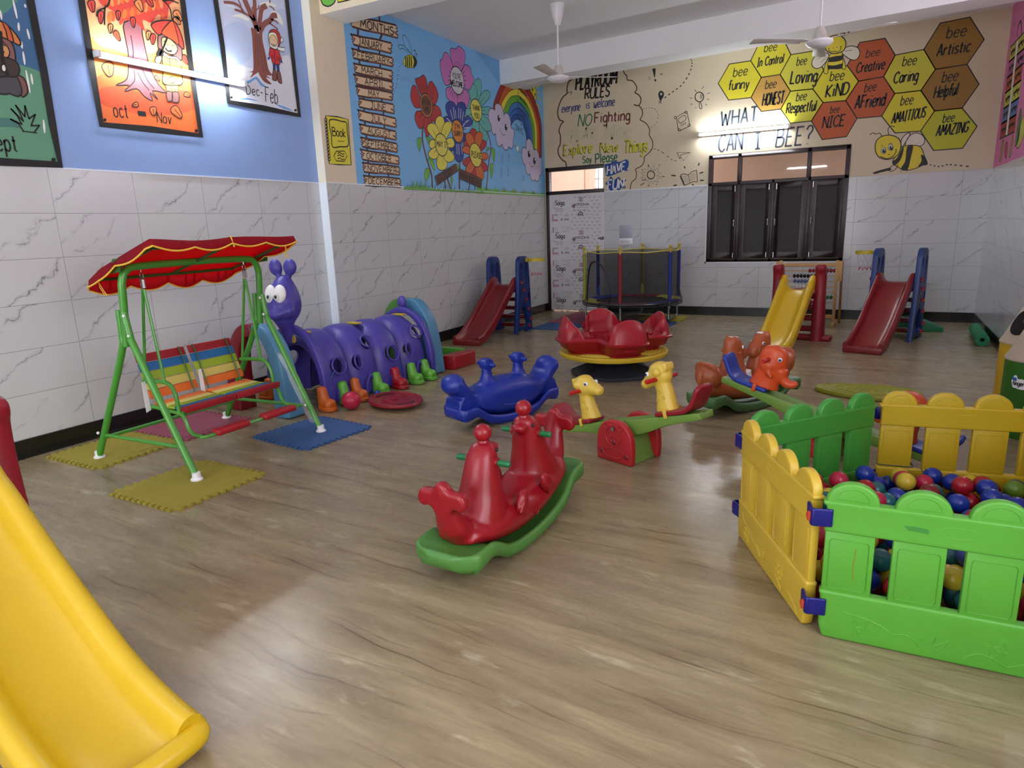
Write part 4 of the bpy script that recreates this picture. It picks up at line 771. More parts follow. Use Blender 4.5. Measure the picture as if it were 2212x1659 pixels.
P.line([(1300, 1035), (1307, 1038), (1312, 1032)], PK, .008, 12); P.line([(1248, 1050), (1290, 1065), (1330, 1050), (1352, 1020), (1352, 1000)], PK, .01, 12); P.line([(1252, 982), (1265, 975)], PK, .006, 12); P.line([(1300, 968), (1328, 962)], PK, .006, 12); P.build('head', t)
P = backp(C4); P.line([(1258, 918), (1245, 895), (1215, 900), (1200, 892), (1175, 905)], PK, .009, 10); P.line([(1305, 905), (1300, 870), (1315, 845), (1345, 852)], PK, .009, 10); P.build('antenna', t)
P = backp(C4); P.fill([(1195, 1162), (1225, 1148), (1300, 1128), (1320, 1132), (1315, 1142), (1240, 1160), (1215, 1168)], PK, 6, n=2); P.line([(1340, 1105), (1300, 1135), (1320, 1150), (1350, 1135), (1370, 1100)], PK, .009, 6); P.build('brush', t)
P = backp(C4); P.dash([(1580, 1105), (1640, 1118), (1700, 1105), (1770, 1110), (1860, 1120)], PK, .014, k=9); P.build('flight_trail', t)
# ---- pink wall: two columns of coloured words
t = mural('word_chart_mural', 'painted word chart with coloured cells and pencils on the pink right wall', loc=(W, 9.8, 2.2))
def rp(c=R3): return Paint(0, W, (-1, 0, 0), c)
rows = [((218, 425), (345, 285), (345, 430), (205, 557), 'y', 'hot', 'cold'), ((205, 557), (345, 430), (345, 560), (187, 702), 'p', 'up', 'down'), ((187, 702), (330, 565), (315, 715), (170, 838), 'o', 'in', 'out'), ((170, 838), (315, 715), (298, 872), (157, 975), 'l', 'big', 'small'), ((157, 975), (298, 872), (272, 1025), (135, 1112), 'b', 'happy', 'sad'), ((135, 1112), (272, 1025), (255, 1180), (122, 1245), 'r', 'open', 'shut')]
WC = {'y': (188, 178, 76), 'p': (168, 82, 144), 'o': (176, 78, 48), 'l': (184, 192, 76), 'b': (80, 112, 176), 'r': (158, 44, 50)}
for a, b, c, d_, k, w1, w2 in rows:
    P = rp(); q = [a, b, c, d_]; P.fill(q, paintm('word_'+k, WC[k]), 1, smooth=False, edge=PK, ew=.02); o = P.build('word_cell', t); P = rp()
    for w_, u0, u1 in ((w1, .08, .38), (w2, .58, .95)): P.line([quad(q, u0, .5), quad(q, (u0+u1)/2, .45), quad(q, u1, .5)], PK, .03, 3); P.line([quad(q, u0, .38), quad(q, u0+.1, .7), quad(q, u0+.16, .35), quad(q, u1-.08, .7), quad(q, u1, .35)], PK, .016, 3)
    P.build('lettering', o)
P = rp(); P.fill([(275, 375), (292, 355), (192, 1205), (176, 1212)], PW, 4, smooth=False).build('divider', t)
for q, c in (([(150, 1255), (160, 1290), (135, 1430), (122, 1440), (128, 1370)], (150, 130, 80)), ([(178, 1275), (195, 1300), (182, 1420), (165, 1360)], (168, 60, 80)), ([(240, 1200), (242, 1260), (222, 1395), (207, 1385)], (150, 56, 60)), ([(310, 970), (318, 1040), (290, 1250), (265, 1310), (262, 1280), (290, 1060)], (62, 110, 62)), ([(345, 1030), (345, 1180), (300, 1310), (275, 1310), (300, 1150)], (190, 190, 90))):
    P = rp(); P.fill(q, paintm('crayon%d' % c[0], c), 1, edge=PK, ew=.012); P.build('painted_crayon', t)
P = rp(); P.line([(275, 330), (285, 250), (310, 190), (318, 260), (320, 310)], PK, .03, 1); P.line([(330, 160), (333, 150)], PK, .03, 1); P.line([(225, 340), (245, 230), (262, 200)], paintm('crayon150', (150, 130, 80)), .03, 1); P.build('doodle', t)
# ---- season pictures on the blue wall
Q_S, Q_A, Q_W = paintm('rain_sky', (62, 104, 146)), paintm('autumn_sky', (236, 168, 118)), paintm('snow_sky', (198, 206, 232))
def season(name, label, crop, quadpx, base, fr=.05):
    t = mural(name, label, cat='wall painting', loc=(XN, 4, 2.5)); P = nearp(crop); q = quadpx
    P.line([lerp(a, b, .5) for a, b in zip(q, base)], PK, .05, 26, smooth=False, closed=True); P.build('black_border', t); P = nearp(crop); P.fill(base, *([PK] if False else [season.m]), 2, smooth=False); P.build('picture_ground', t); return t
season.m = Q_S
t = season('season_picture', 'painted rainy season picture at the left edge of the blue wall', R4, [(-420, -1500), (-30, -1400), (290, -60), (345, 220), (430, 660), (520, 1180), (597, 1612), (0, 1585), (-420, 1560)], [(-420, -1500), (-60, -1400), (278, 0), (330, 300), (405, 700), (490, 1250), (560, 1583), (0, 1552), (-420, 1530)])
P = nearp(R4); P.fill([(-420, 560), (0, 560), (180, 625), (300, 660), (400, 700), (490, 1250), (560, 1583), (0, 1552), (-420, 1530)], paintm('wet_green', (96, 152, 122)), 3, smooth=False); P.fill([(-400, 1120), (0, 1140), (150, 1160), (200, 1240), (60, 1230), (-400, 1250)], paintm('wet_shade', (72, 122, 116)), 4); P.fill([(0, -300), (170, -40), (110, 70), (40, 130), (-60, 160)], paintm('wet_leaf', (84, 140, 120)), 3); P.build('meadow', t)
for a, b in (((125, 0), (165, 180)), ((240, 40), (247, 75)), ((178, 220), (182, 300)), ((262, 280), (285, 380)), ((205, 400), (213, 470)), ((222, 500), (240, 628)), ((300, 715), (315, 818)), ((0, 100), (15, 190)), ((420, 1160), (432, 1290)), ((250, 680), (290, 900))): P = nearp(R4); P.line([a, lerp(a, b, .5), b], PW, .014, 5, taper=True); P.build('raindrop', t)
P = nearp(R4); P.fill([(-60, 200), (0, 205), (80, 255), (150, 330), (198, 410), (180, 440), (110, 400), (0, 355), (-60, 350)], paintm('umbrella_orange', (216, 128, 66)), 10, n=2, edge=PK, ew=.01); P.fill([(20, 215), (80, 255), (130, 400), (75, 385), (55, 300)], paintm('umbrella_deep', (206, 94, 48)), 12, n=2, edge=PK, ew=.008); P.build('umbrella', t)
HR, SKN, COAT = paintm('hair_mauve', (134, 92, 88)), paintm('skin_tan', (214, 152, 98)), paintm('coat_dark', (62, 50, 46))
P = nearp(R4); P.fill([(-60, 350), (20, 355), (80, 380), (125, 440), (148, 540), (140, 620), (80, 640), (-60, 640)], HR, 6, n=2, edge=PK, ew=.01); P.fill([(-60, 380), (0, 390), (50, 430), (85, 480), (90, 530), (60, 565), (0, 555), (-60, 540)], SKN, 8, n=2, edge=PK, ew=.008); P.line([(10, 505), (25, 512), (40, 500)], PK, .008, 10); P.line([(15, 440), (32, 432), (48, 450)], PK, .007, 10)
P.fill([(-60, 560), (60, 560), (140, 590), (180, 640), (185, 700), (150, 745), (60, 740), (-60, 735)], COAT, 9, n=3, edge=PK, ew=.01); P.fill([(-60, 735), (70, 735), (160, 745), (205, 850), (205, 910), (170, 935), (110, 915), (90, 905), (40, 915), (-60, 880)], paintm('boots_grey', (72, 72, 76)), 8, n=3, edge=PK, ew=.01); P.fill([(160, 745), (220, 750), (255, 810), (268, 890), (240, 930), (205, 925)], paintm('rock_brown', (122, 84, 74)), 6, n=3, edge=PK, ew=.01)
P.line([(0, 300), (15, 520), (40, 640), (80, 745)], PK, .022, 12); P.fill([(10, 640), (30, 622), (50, 640), (58, 680), (40, 697), (15, 680)], PW, 14, n=3, edge=PK, ew=.008); P.build('painted_person', t)
P = nearp(R4); P.line([(225, 1270), (180, 1200), (100, 1155), (210, 1205), (165, 1120), (105, 1055), (225, 1175), (190, 1090), (150, 1020), (240, 1130), (240, 1025), (280, 1150), (340, 1110), (300, 1220), (380, 1215), (330, 1285)], PK, .01, 6, smooth=False); P.line([(215, 1272), (290, 1280), (360, 1290)], PK, .008, 6); P.build('grass', t)
P = nearp(R4); P.text('Sept', (-110, 1455), (168, 1470), 165, PK, .11, 6, .0, 2.5); P.build('lettering', t); P = nearp(R4); P.dot((517, 1550), 22, PK, 6); P.build('pin', t)
season.m = Q_A
t = season('season_picture', 'painted orange autumn picture reading oct - Nov behind the tube lamp', R5, [(-220, -1400), (880, -1500), (1240, -60), (1350, 800), (1470, 1640), (860, 1560), (250, 1510), (130, 780), (0, -20)], [(-170, -1400), (860, -1500), (1218, 0), (1320, 800), (1437, 1600), (860, 1535), (280, 1468), (160, 780), (45, 0)])
A_O, A_R, A_D, A_L = paintm('autumn_orange', (230, 112, 52)), paintm('autumn_red', (206, 66, 52)), paintm('autumn_deep', (216, 86, 48)), paintm('autumn_leaf', (226, 140, 84))
P = nearp(R5); P.fill([(120, 430), (200, 500), (290, 560), (400, 580), (600, 640), (850, 640), (960, 620), (1100, 640), (1300, 660), (1335, 900), (200, 900)], paintm('autumn_glow', (240, 152, 72)), 3, n=2); P.fill([(190, 930), (420, 900), (700, 960), (1000, 940), (1340, 980), (1437, 1600), (860, 1535), (280, 1468)], A_O, 4, n=2); P.fill([(230, 1080), (480, 1030), (800, 1120), (1200, 1080), (1380, 1120), (1400, 1300), (900, 1380), (300, 1260)], A_D, 5, n=3); P.build('autumn_ground', t)
P = nearp(R5); P.fill([(540, 270), (560, 480), (590, 640), (590, 850), (560, 960), (440, 1020), (600, 1020), (545, 1095), (690, 1060), (780, 1150), (880, 1205), (850, 1110), (950, 1195), (880, 1085), (1040, 1108), (950, 1010), (870, 860), (820, 700), (760, 420), (730, 260)], paintm('trunk_mauve', (150, 94, 100)), 7, n=3, edge=PK, ew=.008)
for q in ([(620, 420), (650, 620), (640, 760)], [(660, 840), (665, 960), (600, 1040)], [(700, 860), (760, 980), (840, 1080)], [(760, 830), (820, 960), (900, 1060)]): P.line(q, PK, .006, 9)
P.build('tree_trunk', t)
P = nearp(R5); random.seed(11)
P.fill([(200, -300), (230, 0), (330, 90), (450, 160), (490, 300), (560, 240), (700, 290), (790, 375), (760, 240), (870, 270), (950, 170), (1050, 230), (1080, 60), (1150, -20), (1100, -400)], A_R, 8, n=3)
for k in range(34): P.fill(petal((random.uniform(320, 1000), random.uniform(-160, 180)), (random.uniform(320, 1000), random.uniform(-60, 260)), 60) if False else ell(330+((k*197) % 680), -140+((k*131) % 370), 26, 62, 12, tilt=R(random.uniform(-20, 20))), (A_L, A_D, A_O)[k % 3], 9+0.2*(k % 3), smooth=False)
P.build('tree_crown', t)
for a, b, w, m in (((260, 300), (262, 130), 70, A_R), ((375, 410), (378, 285), 60, A_L), ((495, 500), (425, 370), 66, A_D), ((468, 250), (470, 130), 60, A_R), ((655, 340), (640, 205), 60, A_R), ((760, 150), (690, 0), 90, A_L), ((890, 90), (820, -20), 70, A_R), ((820, 490), (835, 370), 60, A_L), ((880, 545), (885, 405), 70, A_R), ((1215, 300), (1140, 205), 70, A_L), ((1235, 260), (1140, 130), 80, A_L), ((1305, 780), (1235, 660), 70, A_R), ((170, 160), (140, 0), 90, A_R), ((630, 1265), (708, 1240), 60, A_O), ((1335, 1155), (1260, 1115), 56, A_O), ((965, 975), (910, 905), 40, A_O), ((380, 930), (330, 740), 140, A_O), ((900, 1390), (880, 1275), 80, A_O), ((1235, 1420), (1115, 1275), 100, A_O)):
    P = nearp(R5); P.fill(petal(a, b, w), m, 11, edge=PK, ew=.007); P.line([lerp(a, b, .1), lerp(a, b, .8)], PK, .005, 13); P.build('autumn_leaf', t)
P = nearp(R5); P.line([(380, -60), (350, 60), (310, 100), (305, 300)], PK, .012, 12); P.line([(310, 95), (230, 130), (210, 200)], PK, .01, 12); P.build('twig', t); P = nearp(R5); P.line([(980, -20), (1080, 90), (1115, 240)], PK, .01, 12); P.line([(1000, 10), (1100, 5), (1190, 40)], PK, .01, 12); P.build('twig', t)
P = nearp(R5); P.fill([(950, 420), (1000, 390), (1100, 430), (1200, 520), (1230, 600), (1225, 720), (1150, 680), (1000, 600), (950, 590), (940, 500)], HR, 14, n=3, edge=PK, ew=.008); P.fill([(985, 480), (1010, 445), (1090, 470), (1160, 540), (1175, 600), (1140, 650), (1060, 640), (1000, 590)], paintm('skin_peach', (232, 180, 128)), 16, n=3, edge=PK, ew=.007)
P.dot((1017, 493), 7, PK, 18); P.dot((1118, 545), 7, PK, 18); P.line([(1030, 575), (1060, 610), (1110, 610)], PK, .012, 18); P.line([(1055, 530), (1058, 545)], PK, .006, 18)
P.fill([(1000, 650), (1010, 620), (1080, 670), (1160, 680), (1215, 740), (1220, 800), (1160, 710), (1070, 700)], PW, 18, n=3, edge=PK, ew=.006)
P.fill([(1000, 660), (1140, 700), (1220, 790), (1230, 900), (1235, 1000), (1150, 1020), (1060, 1015), (998, 980), (1005, 850)], paintm('coat_yellow', (242, 190, 76)), 15, n=3, edge=PK, ew=.008); P.line([(1080, 705), (1085, 780), (1095, 850)], PK, .006, 18); P.dot((1110, 955), 40, paintm('badge', (244, 214, 150)), 17, edge=PK, ew=.006)
P.fill([(1035, 1015), (1180, 1020), (1180, 1110), (1115, 1110), (1112, 1060), (1105, 1105), (1048, 1095)], paintm('legging', (240, 196, 96)), 14, smooth=False, edge=PK, ew=.006); P.fill([(1045, 1095), (1110, 1105), (1115, 1190), (1085, 1212), (1055, 1200)], HR, 15, n=3, edge=PK, ew=.007); P.fill([(1118, 1105), (1185, 1108), (1195, 1210), (1150, 1225), (1115, 1205)], HR, 15, n=3, edge=PK, ew=.007)
P.build('painted_person', t); P = nearp(R5); P.fill([(860, 310), (930, 255), (1110, 250), (1180, 320), (1235, 470), (1250, 590), (1190, 540), (1110, 480), (1010, 400), (945, 420)], A_R, 20, n=3, edge=PK, ew=.01); P.fill([(1110, 250), (1150, 340), (1190, 530), (1110, 480), (985, 400), (1040, 310)], A_D, 22, n=3, edge=PK, ew=.007); P.line([(1055, 440), (1010, 560), (960, 660)], PK, .014, 22); P.line([(985, 600), (945, 680)], PK, .045, 22, smooth=False); P.fill([(905, 730), (920, 680), (975, 670), (985, 710), (960, 765), (920, 755)], paintm('skin_peach', (232, 180, 128)), 23, n=3, edge=PK, ew=.007); P.build('umbrella', t)
P = nearp(R5); P.text('oct', (425, 1395), (592, 1410), 165, PK, .09, 7, .0, 2.5); P.line([(705, 1352), (802, 1362)], PK, .035, 7, smooth=False); P.text('Nov', (938, 1460), (1105, 1480), 120, PK, .1, 7, .1, 2.5); P.build('lettering', t)
for c in ((310, 1433), (1403, 1563)): P = nearp(R5); P.dot(c, 20, PK, 8); P.build('pin', t)
season.m = Q_W
t = season('season_picture', 'painted snowy winter picture reading Dec-Feb beside the cream pillar', R6, [(-200, -1200), (820, -1250), (1085, -20), (1170, 780), (1263, 1610), (760, 1510), (262, 1425), (170, 640), (80, 0)], [(-160, -1200), (800, -1250), (1062, 0), (1145, 780), (1232, 1570), (760, 1475), (290, 1385), (205, 640), (105, 0)])
P = nearp(R6); P.fill([(250, 980), (420, 900), (620, 940), (860, 800), (1000, 780), (1150, 840), (1232, 1570), (760, 1475), (290, 1385)], paintm('snow', (222, 226, 238)), 3, n=3); P.fill([(180, 420), (420, 300), (600, 480), (600, 760), (420, 900), (225, 760)], paintm('snow_blue', (180, 194, 226)), 3, n=3); P.fill([(760, 300), (1020, 120), (1090, 300), (1130, 700), (1000, 760), (820, 640)], paintm('snow_blue', (180, 194, 226)), 3, n=3)
for q in ([(330, 220), (450, 190), (560, 260), (540, 290), (420, 240)], [(230, 60), (350, 90), (520, 200), (400, 130)], [(860, 200), (900, 150), (990, 210), (1030, 350), (960, 290)], [(700, 60), (820, 20), (950, 90), (820, 80)]): P.fill(q, PW, 4, n=3)
P.fill([(455, 1130), (560, 1110), (660, 1055), (720, 1130), (800, 1200), (720, 1180), (655, 1090), (560, 1150), (470, 1165)], paintm('ice_blue', (110, 164, 226)), 5, n=2); P.fill([(410, 1370), (540, 1350), (700, 1395), (560, 1375)], paintm('ice_blue', (110, 164, 226)), 5, n=2); P.fill([(930, 1440), (1050, 1470), (1170, 1530), (1040, 1500)], paintm('ice_blue', (110, 164, 226)), 5, n=2); P.build('snow', t)
BK = paintm('bark', (134, 76, 68)); P = nearp(R6); P.fill([(585, 385), (640, 405), (690, 460), (740, 420), (745, 560), (790, 760), (830, 960), (885, 1040), (800, 1040), (860, 1085), (790, 1070), (872, 1162), (770, 1130), (700, 1030), (680, 1000), (570, 1075), (610, 1000), (505, 995), (590, 985), (620, 940), (612, 700), (600, 500)], BK, 7, n=3)
for q in ([(640, 460), (650, 700), (640, 940)], [(700, 500), (720, 720), (760, 1000)], [(670, 480), (680, 700), (690, 900)], [(740, 560), (770, 800), (800, 980)]): P.line(q, PBR, .006, 9)
P.build('tree_trunk', t); P = nearp(R6)
for q, w in (([(670, 440), (640, 320), (560, 140), (500, 0), (480, -120)], .055), ([(660, 400), (640, 250), (638, 100), (630, -60)], .04), ([(690, 440), (710, 270), (735, 120), (800, 80)], .045), ([(720, 420), (770, 330), (850, 280), (890, 215), (945, 218)], .045), ([(640, 300), (560, 220), (460, 165), (360, 132)], .02), ([(500, 190), (430, 90), (330, 40), (210, 30)], .022), ([(860, 265), (920, 290), (960, 325)], .014), ([(840, 320), (900, 360), (960, 410)], .014), ([(460, 160), (440, 60), (400, -20)], .012), ([(650, 150), (690, 110), (695, 70)], .01), ([(605, 200), (600, 140), (610, 90)], .01), ([(840, 85), (880, 105), (912, 145)], .012), ([(845, 40), (850, -20)], .014)): P.line(q, BK, w, 8)
P.build('branch', t)
RC, BL2 = paintm('coat_red', (196, 44, 54)), paintm('mitten_blue', (38, 58, 140)); P = nearp(R6); P.fill([(835, 450), (870, 410), (930, 412), (975, 455), (995, 530), (985, 610), (955, 645), (900, 640), (840, 600)], paintm('hood_red', (182, 52, 50)), 9, n=3, edge=PK, ew=.006); P.fill([(826, 480), (860, 445), (920, 455), (955, 540), (955, 640), (935, 680), (880, 665), (840, 620)], PW, 11, n=3, edge=PK, ew=.006); P.fill([(838, 520), (880, 478), (930, 510), (945, 580), (925, 635), (885, 635), (845, 590)], paintm('skin_pale', (226, 196, 160)), 13, n=3, edge=PK, ew=.005); P.fill([(838, 530), (850, 490), (882, 474), (862, 505)], paintm('blond', (196, 172, 90)), 15, n=3); P.fill([(882, 474), (925, 495), (945, 570), (915, 520)], paintm('blond', (196, 172, 90)), 15, n=3)
P.dot((868, 545), 5, PK, 15); P.dot((908, 556), 5, PK, 15); P.line([(868, 600), (890, 622), (915, 618)], PK, .006, 15); P.fill([(995, 530), (1020, 520), (1028, 560), (1010, 588), (995, 580)], PW, 11, n=3, edge=PK, ew=.005); P.fill([(950, 645), (1052, 660), (1040, 718), (955, 690)], PW, 12, smooth=False, edge=PK, ew=.006)
P.fill([(848, 655), (900, 680), (965, 690), (985, 760), (1010, 815), (985, 825), (985, 870), (975, 892), (925, 885), (880, 865), (862, 800), (832, 770), (840, 710)], RC, 10, n=2, edge=PK, ew=.006); P.line([(910, 690), (918, 880)], PK, .005, 12); P.line([(860, 770), (885, 775), (895, 800), (860, 795)], PK, .005, 12); P.line([(932, 790), (970, 800), (970, 830), (932, 815)], PK, .005, 12)
P.fill([(822, 785), (845, 795), (840, 820), (815, 820)], BL2, 12, n=2); P.fill([(995, 825), (1012, 835), (1018, 875), (990, 855)], BL2, 12, n=2); P.fill([(888, 870), (925, 885), (922, 970), (892, 965)], BL2, 9, smooth=False, edge=PK, ew=.005); P.fill([(935, 888), (972, 892), (978, 990), (945, 988)], BL2, 9, smooth=False, edge=PK, ew=.005); P.fill([(892, 965), (928, 975), (945, 1090), (915, 1115), (878, 1095), (880, 1060)], BK, 11, n=2, edge=PK, ew=.006); P.fill([(945, 990), (985, 990), (1010, 1120), (1005, 1152), (965, 1135), (950, 1080)], BK, 11, n=2, edge=PK, ew=.006); P.build('painted_person', t)
P = nearp(R6); P.text('Dec-', (528, 1300), (752, 1330), 125, PK, .1, 7, .05, 2.5); P.text('Feb', (790, 1400), (955, 1440), 200, PK, .07, 7, .1, 2.5); P.build('lettering', t)
for c in ((318, 1343), (1198, 1520)): P = nearp(R6); P.dot(c, 18, PK, 8); P.build('pin', t)
# ---- printed protective film on the door: kept as flat print on the door panel
FM, FG, FD = paintm('film_mauve', (150, 112, 132)), paintm('film_grey', (176, 176, 184)), paintm('film_ink', (66, 44, 54))
def dp(): return Paint(1, D-0.014, (0, -1, 0), R7)
P = dp(); random.seed(2)
for k, y0 in enumerate((0, 425, 838, 1240)):
    x0 = k*5
    P.text('The', (150+x0, 212+y0), (178+x0, 213+y0), 18, FG, .12, 1); P.text('Saga', (115+x0, 255+y0), (232+x0, 255+y0), 56, FD, .17, 1); P.text('Interiors', (110+x0, 314+y0), (215+x0, 314+y0), 28, FM, .1, 1); P.text('High Gloss', (118+x0, 340+y0), (212+x0, 340+y0), 22, FM, .1, 1)
    P.text('KRIDHA', (372+x0, 262+y0), (543+x0, 258+y0), 30, FD, .2, 1); P.fill([(320+x0, 268+y0), (345+x0, 238+y0), (368+x0, 238+y0), (340+x0, 268+y0), (366+x0, 296+y0), (345+x0, 296+y0)], FM, 1, smooth=False); P.fill([(342+x0, 268+y0), (366+x0, 246+y0), (366+x0, 290+y0)], FD, 1.5, smooth=False)
    P.line([(385+x0, 285+y0), (540+x0, 280+y0)], FG, .008, 1); P.dash([(350+x0, 318+y0), (545+x0, 318+y0)], FM, .01, 1, 14, .7)
    P.line([(418+x0, 158+y0), (466+x0, 158+y0), (466+x0, 204+y0), (418+x0, 204+y0)], FM, .012, 1, smooth=False, closed=True); P.line([(455+x0, 168+y0), (432+x0, 170+y0), (432+x0, 182+y0), (452+x0, 182+y0), (452+x0, 194+y0), (428+x0, 194+y0)], FM, .01, 1, smooth=False)
    P.line([(410+x0, 395+y0), (412+x0, 365+y0), (440+x0, 342+y0), (466+x0, 365+y0), (468+x0, 395+y0)], FD, .014, 1, n=4); P.fill([(415+x0, 390+y0), (420+x0, 372+y0), (440+x0, 362+y0), (460+x0, 372+y0), (464+x0, 390+y0)], FM, 1, smooth=False)
    P.fill([(74+x0, 376+y0), (150+x0, 372+y0), (150+x0, 388+y0), (92+x0, 392+y0), (92+x0, 436+y0), (150+x0, 436+y0), (150+x0, 462+y0), (74+x0, 464+y0)], paintm('film_pink', (190, 150, 172)), 1, smooth=False)
    P.line([(235+x0, 458+y0), (235+x0, 430+y0), (285+x0, 428+y0), (285+x0, 456+y0)], FM, .008, 1, smooth=False); P.line([(235+x0, 442+y0), (285+x0, 442+y0)], FM, .012, 1); P.line([(235+x0, 395+y0), (245+x0, 375+y0), (260+x0, 362+y0), (275+x0, 375+y0), (285+x0, 395+y0)], FG, .008, 1); P.line([(238+x0, 392+y0), (285+x0, 392+y0)], FG, .012, 1)
    P.fill([(78+x0, 535+y0), (98+x0, 535+y0), (98+x0, 612+y0), (78+x0, 612+y0)], paintm('film_pink', (190, 150, 172)), 1, smooth=False); P.line([(120+x0, 540+y0), (145+x0, 540+y0), (145+x0, 610+y0), (120+x0, 610+y0)], FG, .008, 1, smooth=False, closed=True); P.line([(118+x0, 606+y0), (165+x0, 606+y0)], paintm('film_pink', (190, 150, 172)), .02, 1)
    P.line([(190+x0, 528+y0), (228+x0, 528+y0), (228+x0, 545+y0), (190+x0, 545+y0)], FG, .006, 1, smooth=False, closed=True); P.line([(245+x0, 530+y0), (310+x0, 524+y0), (310+x0, 545+y0), (245+x0, 548+y0)], FG, .007, 1, smooth=False, closed=True); P.line([(200+x0, 600+y0), (225+x0, 580+y0), (238+x0, 600+y0), (262+x0, 575+y0)], FG, .007, 1, smooth=False); P.line([(272+x0, 562+y0), (290+x0, 562+y0), (290+x0, 612+y0), (272+x0, 612+y0)], FG, .006, 1, smooth=False, closed=True)
    P.fill([(190+x0, 425+y0), (206+x0, 422+y0), (206+x0, 455+y0), (190+x0, 456+y0)], FM, 1, smooth=False); P.line([(175+x0, 374+y0), (182+x0, 358+y0), (190+x0, 374+y0), (196+x0, 360+y0)], FG, .007, 1, smooth=False)
    for j in range(3):
        yy = 232+y0+j*30; P.line([(75+x0, yy), (88+x0, yy-6), (100+x0, yy-2), (100+x0, yy+22)], FG, .008, 1, smooth=False)
for r in range(34):
    for c in range(6):
        x, y = 345+c*64-(r % 2)*30+random.uniform(-4, 4), 150+r*45+random.uniform(-4, 4)
        if r % 9 in (1, 2, 3) and c < 4: continue
        P.line([(x, y), (x+10, y-6), (x+22, y+2), (x+34, y-5)], FG, .009, 1, smooth=False); P.line([(x+6, y+9), (x+30, y+7)], FG, .005, 1)
P.line([(660, 680), (690, 676), (730, 664), (730, 690), (690, 690)], PK, .016, 2, smooth=False)
P.build('film_print', DOOR)
# ------------------------------------------------------------------ plastics
P_RED = plastic('plastic_red', (196, 26, 44)); P_DRED = plastic('plastic_dark_red', (150, 30, 38)); P_BLUE = plastic('plastic_blue', (28, 66, 196)); P_DBLUE = plastic('plastic_navy', (26, 72, 152)); P_YEL = plastic('plastic_yellow', (240, 204, 40)); P_LIME = plastic('plastic_lime', (108, 212, 74))
P_GREEN = plastic('plastic_leaf_green', (104, 176, 74)); P_SKY = plastic('plastic_sky_blue', (104, 178, 226)); P_PUR = plastic('plastic_purple', (84, 74, 182)); P_ORG = plastic('plastic_orange', (250, 112, 24)); P_WHITE = plastic('plastic_white', (236, 236, 236)); P_BLK = plastic('plastic_black', (18, 18, 20)); P_BROWN = plastic('plastic_brown', (186, 92, 44)); P_CREAMY = plastic('plastic_pale_yellow', (246, 212, 82))
def rubber(n, c): return mat('foam_'+n, c, 0.85, var=0.14, bump=0.4, bscale=220)
# ------------------------------------------------------------------ interlocking foam mats
def teeth(L, n=11, d=0.026):
    out = []; h = L/2
    for k in range(4):
        a = k*pi/2
        for i in range(n):
            x0 = -h+L*i/n; w = L/n
            for fx, fy in ((0.12, 0), (0.05, d), (0.62, d), (0.55, 0)): out.append(((x0+fx*w), -h-fy))
        # rotate this side
        for j in range(len(out)-4*n, len(out)):
            x, y = out[j]; out[j] = (x*cos(a)-y*sin(a), x*sin(a)+y*cos(a))
    return out
def foam_mat(x, y, rz, rgb, nm, label, grp='interlocking foam floor mats'):
    mb = MB(); mb.prism(teeth(0.575), 0, 0.013, 'xy'); o = mb.build('foam_mat', rubber(nm, rgb), smooth=False); o.location = (x, y, 0.0005); o.rotation_euler[2] = rz
    return tag(o, label, 'floor mat', grp)
foam_mat(1.435, 2.33, R(-1), (152, 140, 46), 'yellow', 'yellow foam mat under the front near foot of the swing')
foam_mat(0.33, 2.56, R(0), (152, 140, 46), 'yellow', 'yellow foam mat at the wall under the rear near foot of the swing')
foam_mat(0.33, 3.175, R(0), (146, 72, 92), 'pink', 'pink foam mat at the wall under the rear far foot of the swing')
foam_mat(1.375, 3.40, R(-7), (46, 84, 136), 'blue', 'blue foam mat under the front far foot of the swing')
foam_mat(0.98, 8.70, 0, (70, 112, 160), 'blue', 'blue foam mat on the floor beside the basketball hoop slide')
foam_mat(0.95, 9.315, 0, (128, 66, 84), 'pink', 'pink foam mat between the blue mat and the printed door')
foam_mat(0.92, 9.93, 0, (128, 66, 84), 'pink', 'pink foam mat in front of the printed door')
foam_mat(1.565, 9.35, 0, (118, 62, 80), 'pink', 'dark pink foam mat under the middle of the trampoline')
foam_mat(2.18, 9.22, 0, (50, 92, 152), 'blue', 'blue foam mat peeping out right of the red merry-go-round')
foam_mat(2.20, 9.835, 0, (172, 164, 74), 'yellow', 'yellow foam mat under the right side of the trampoline')
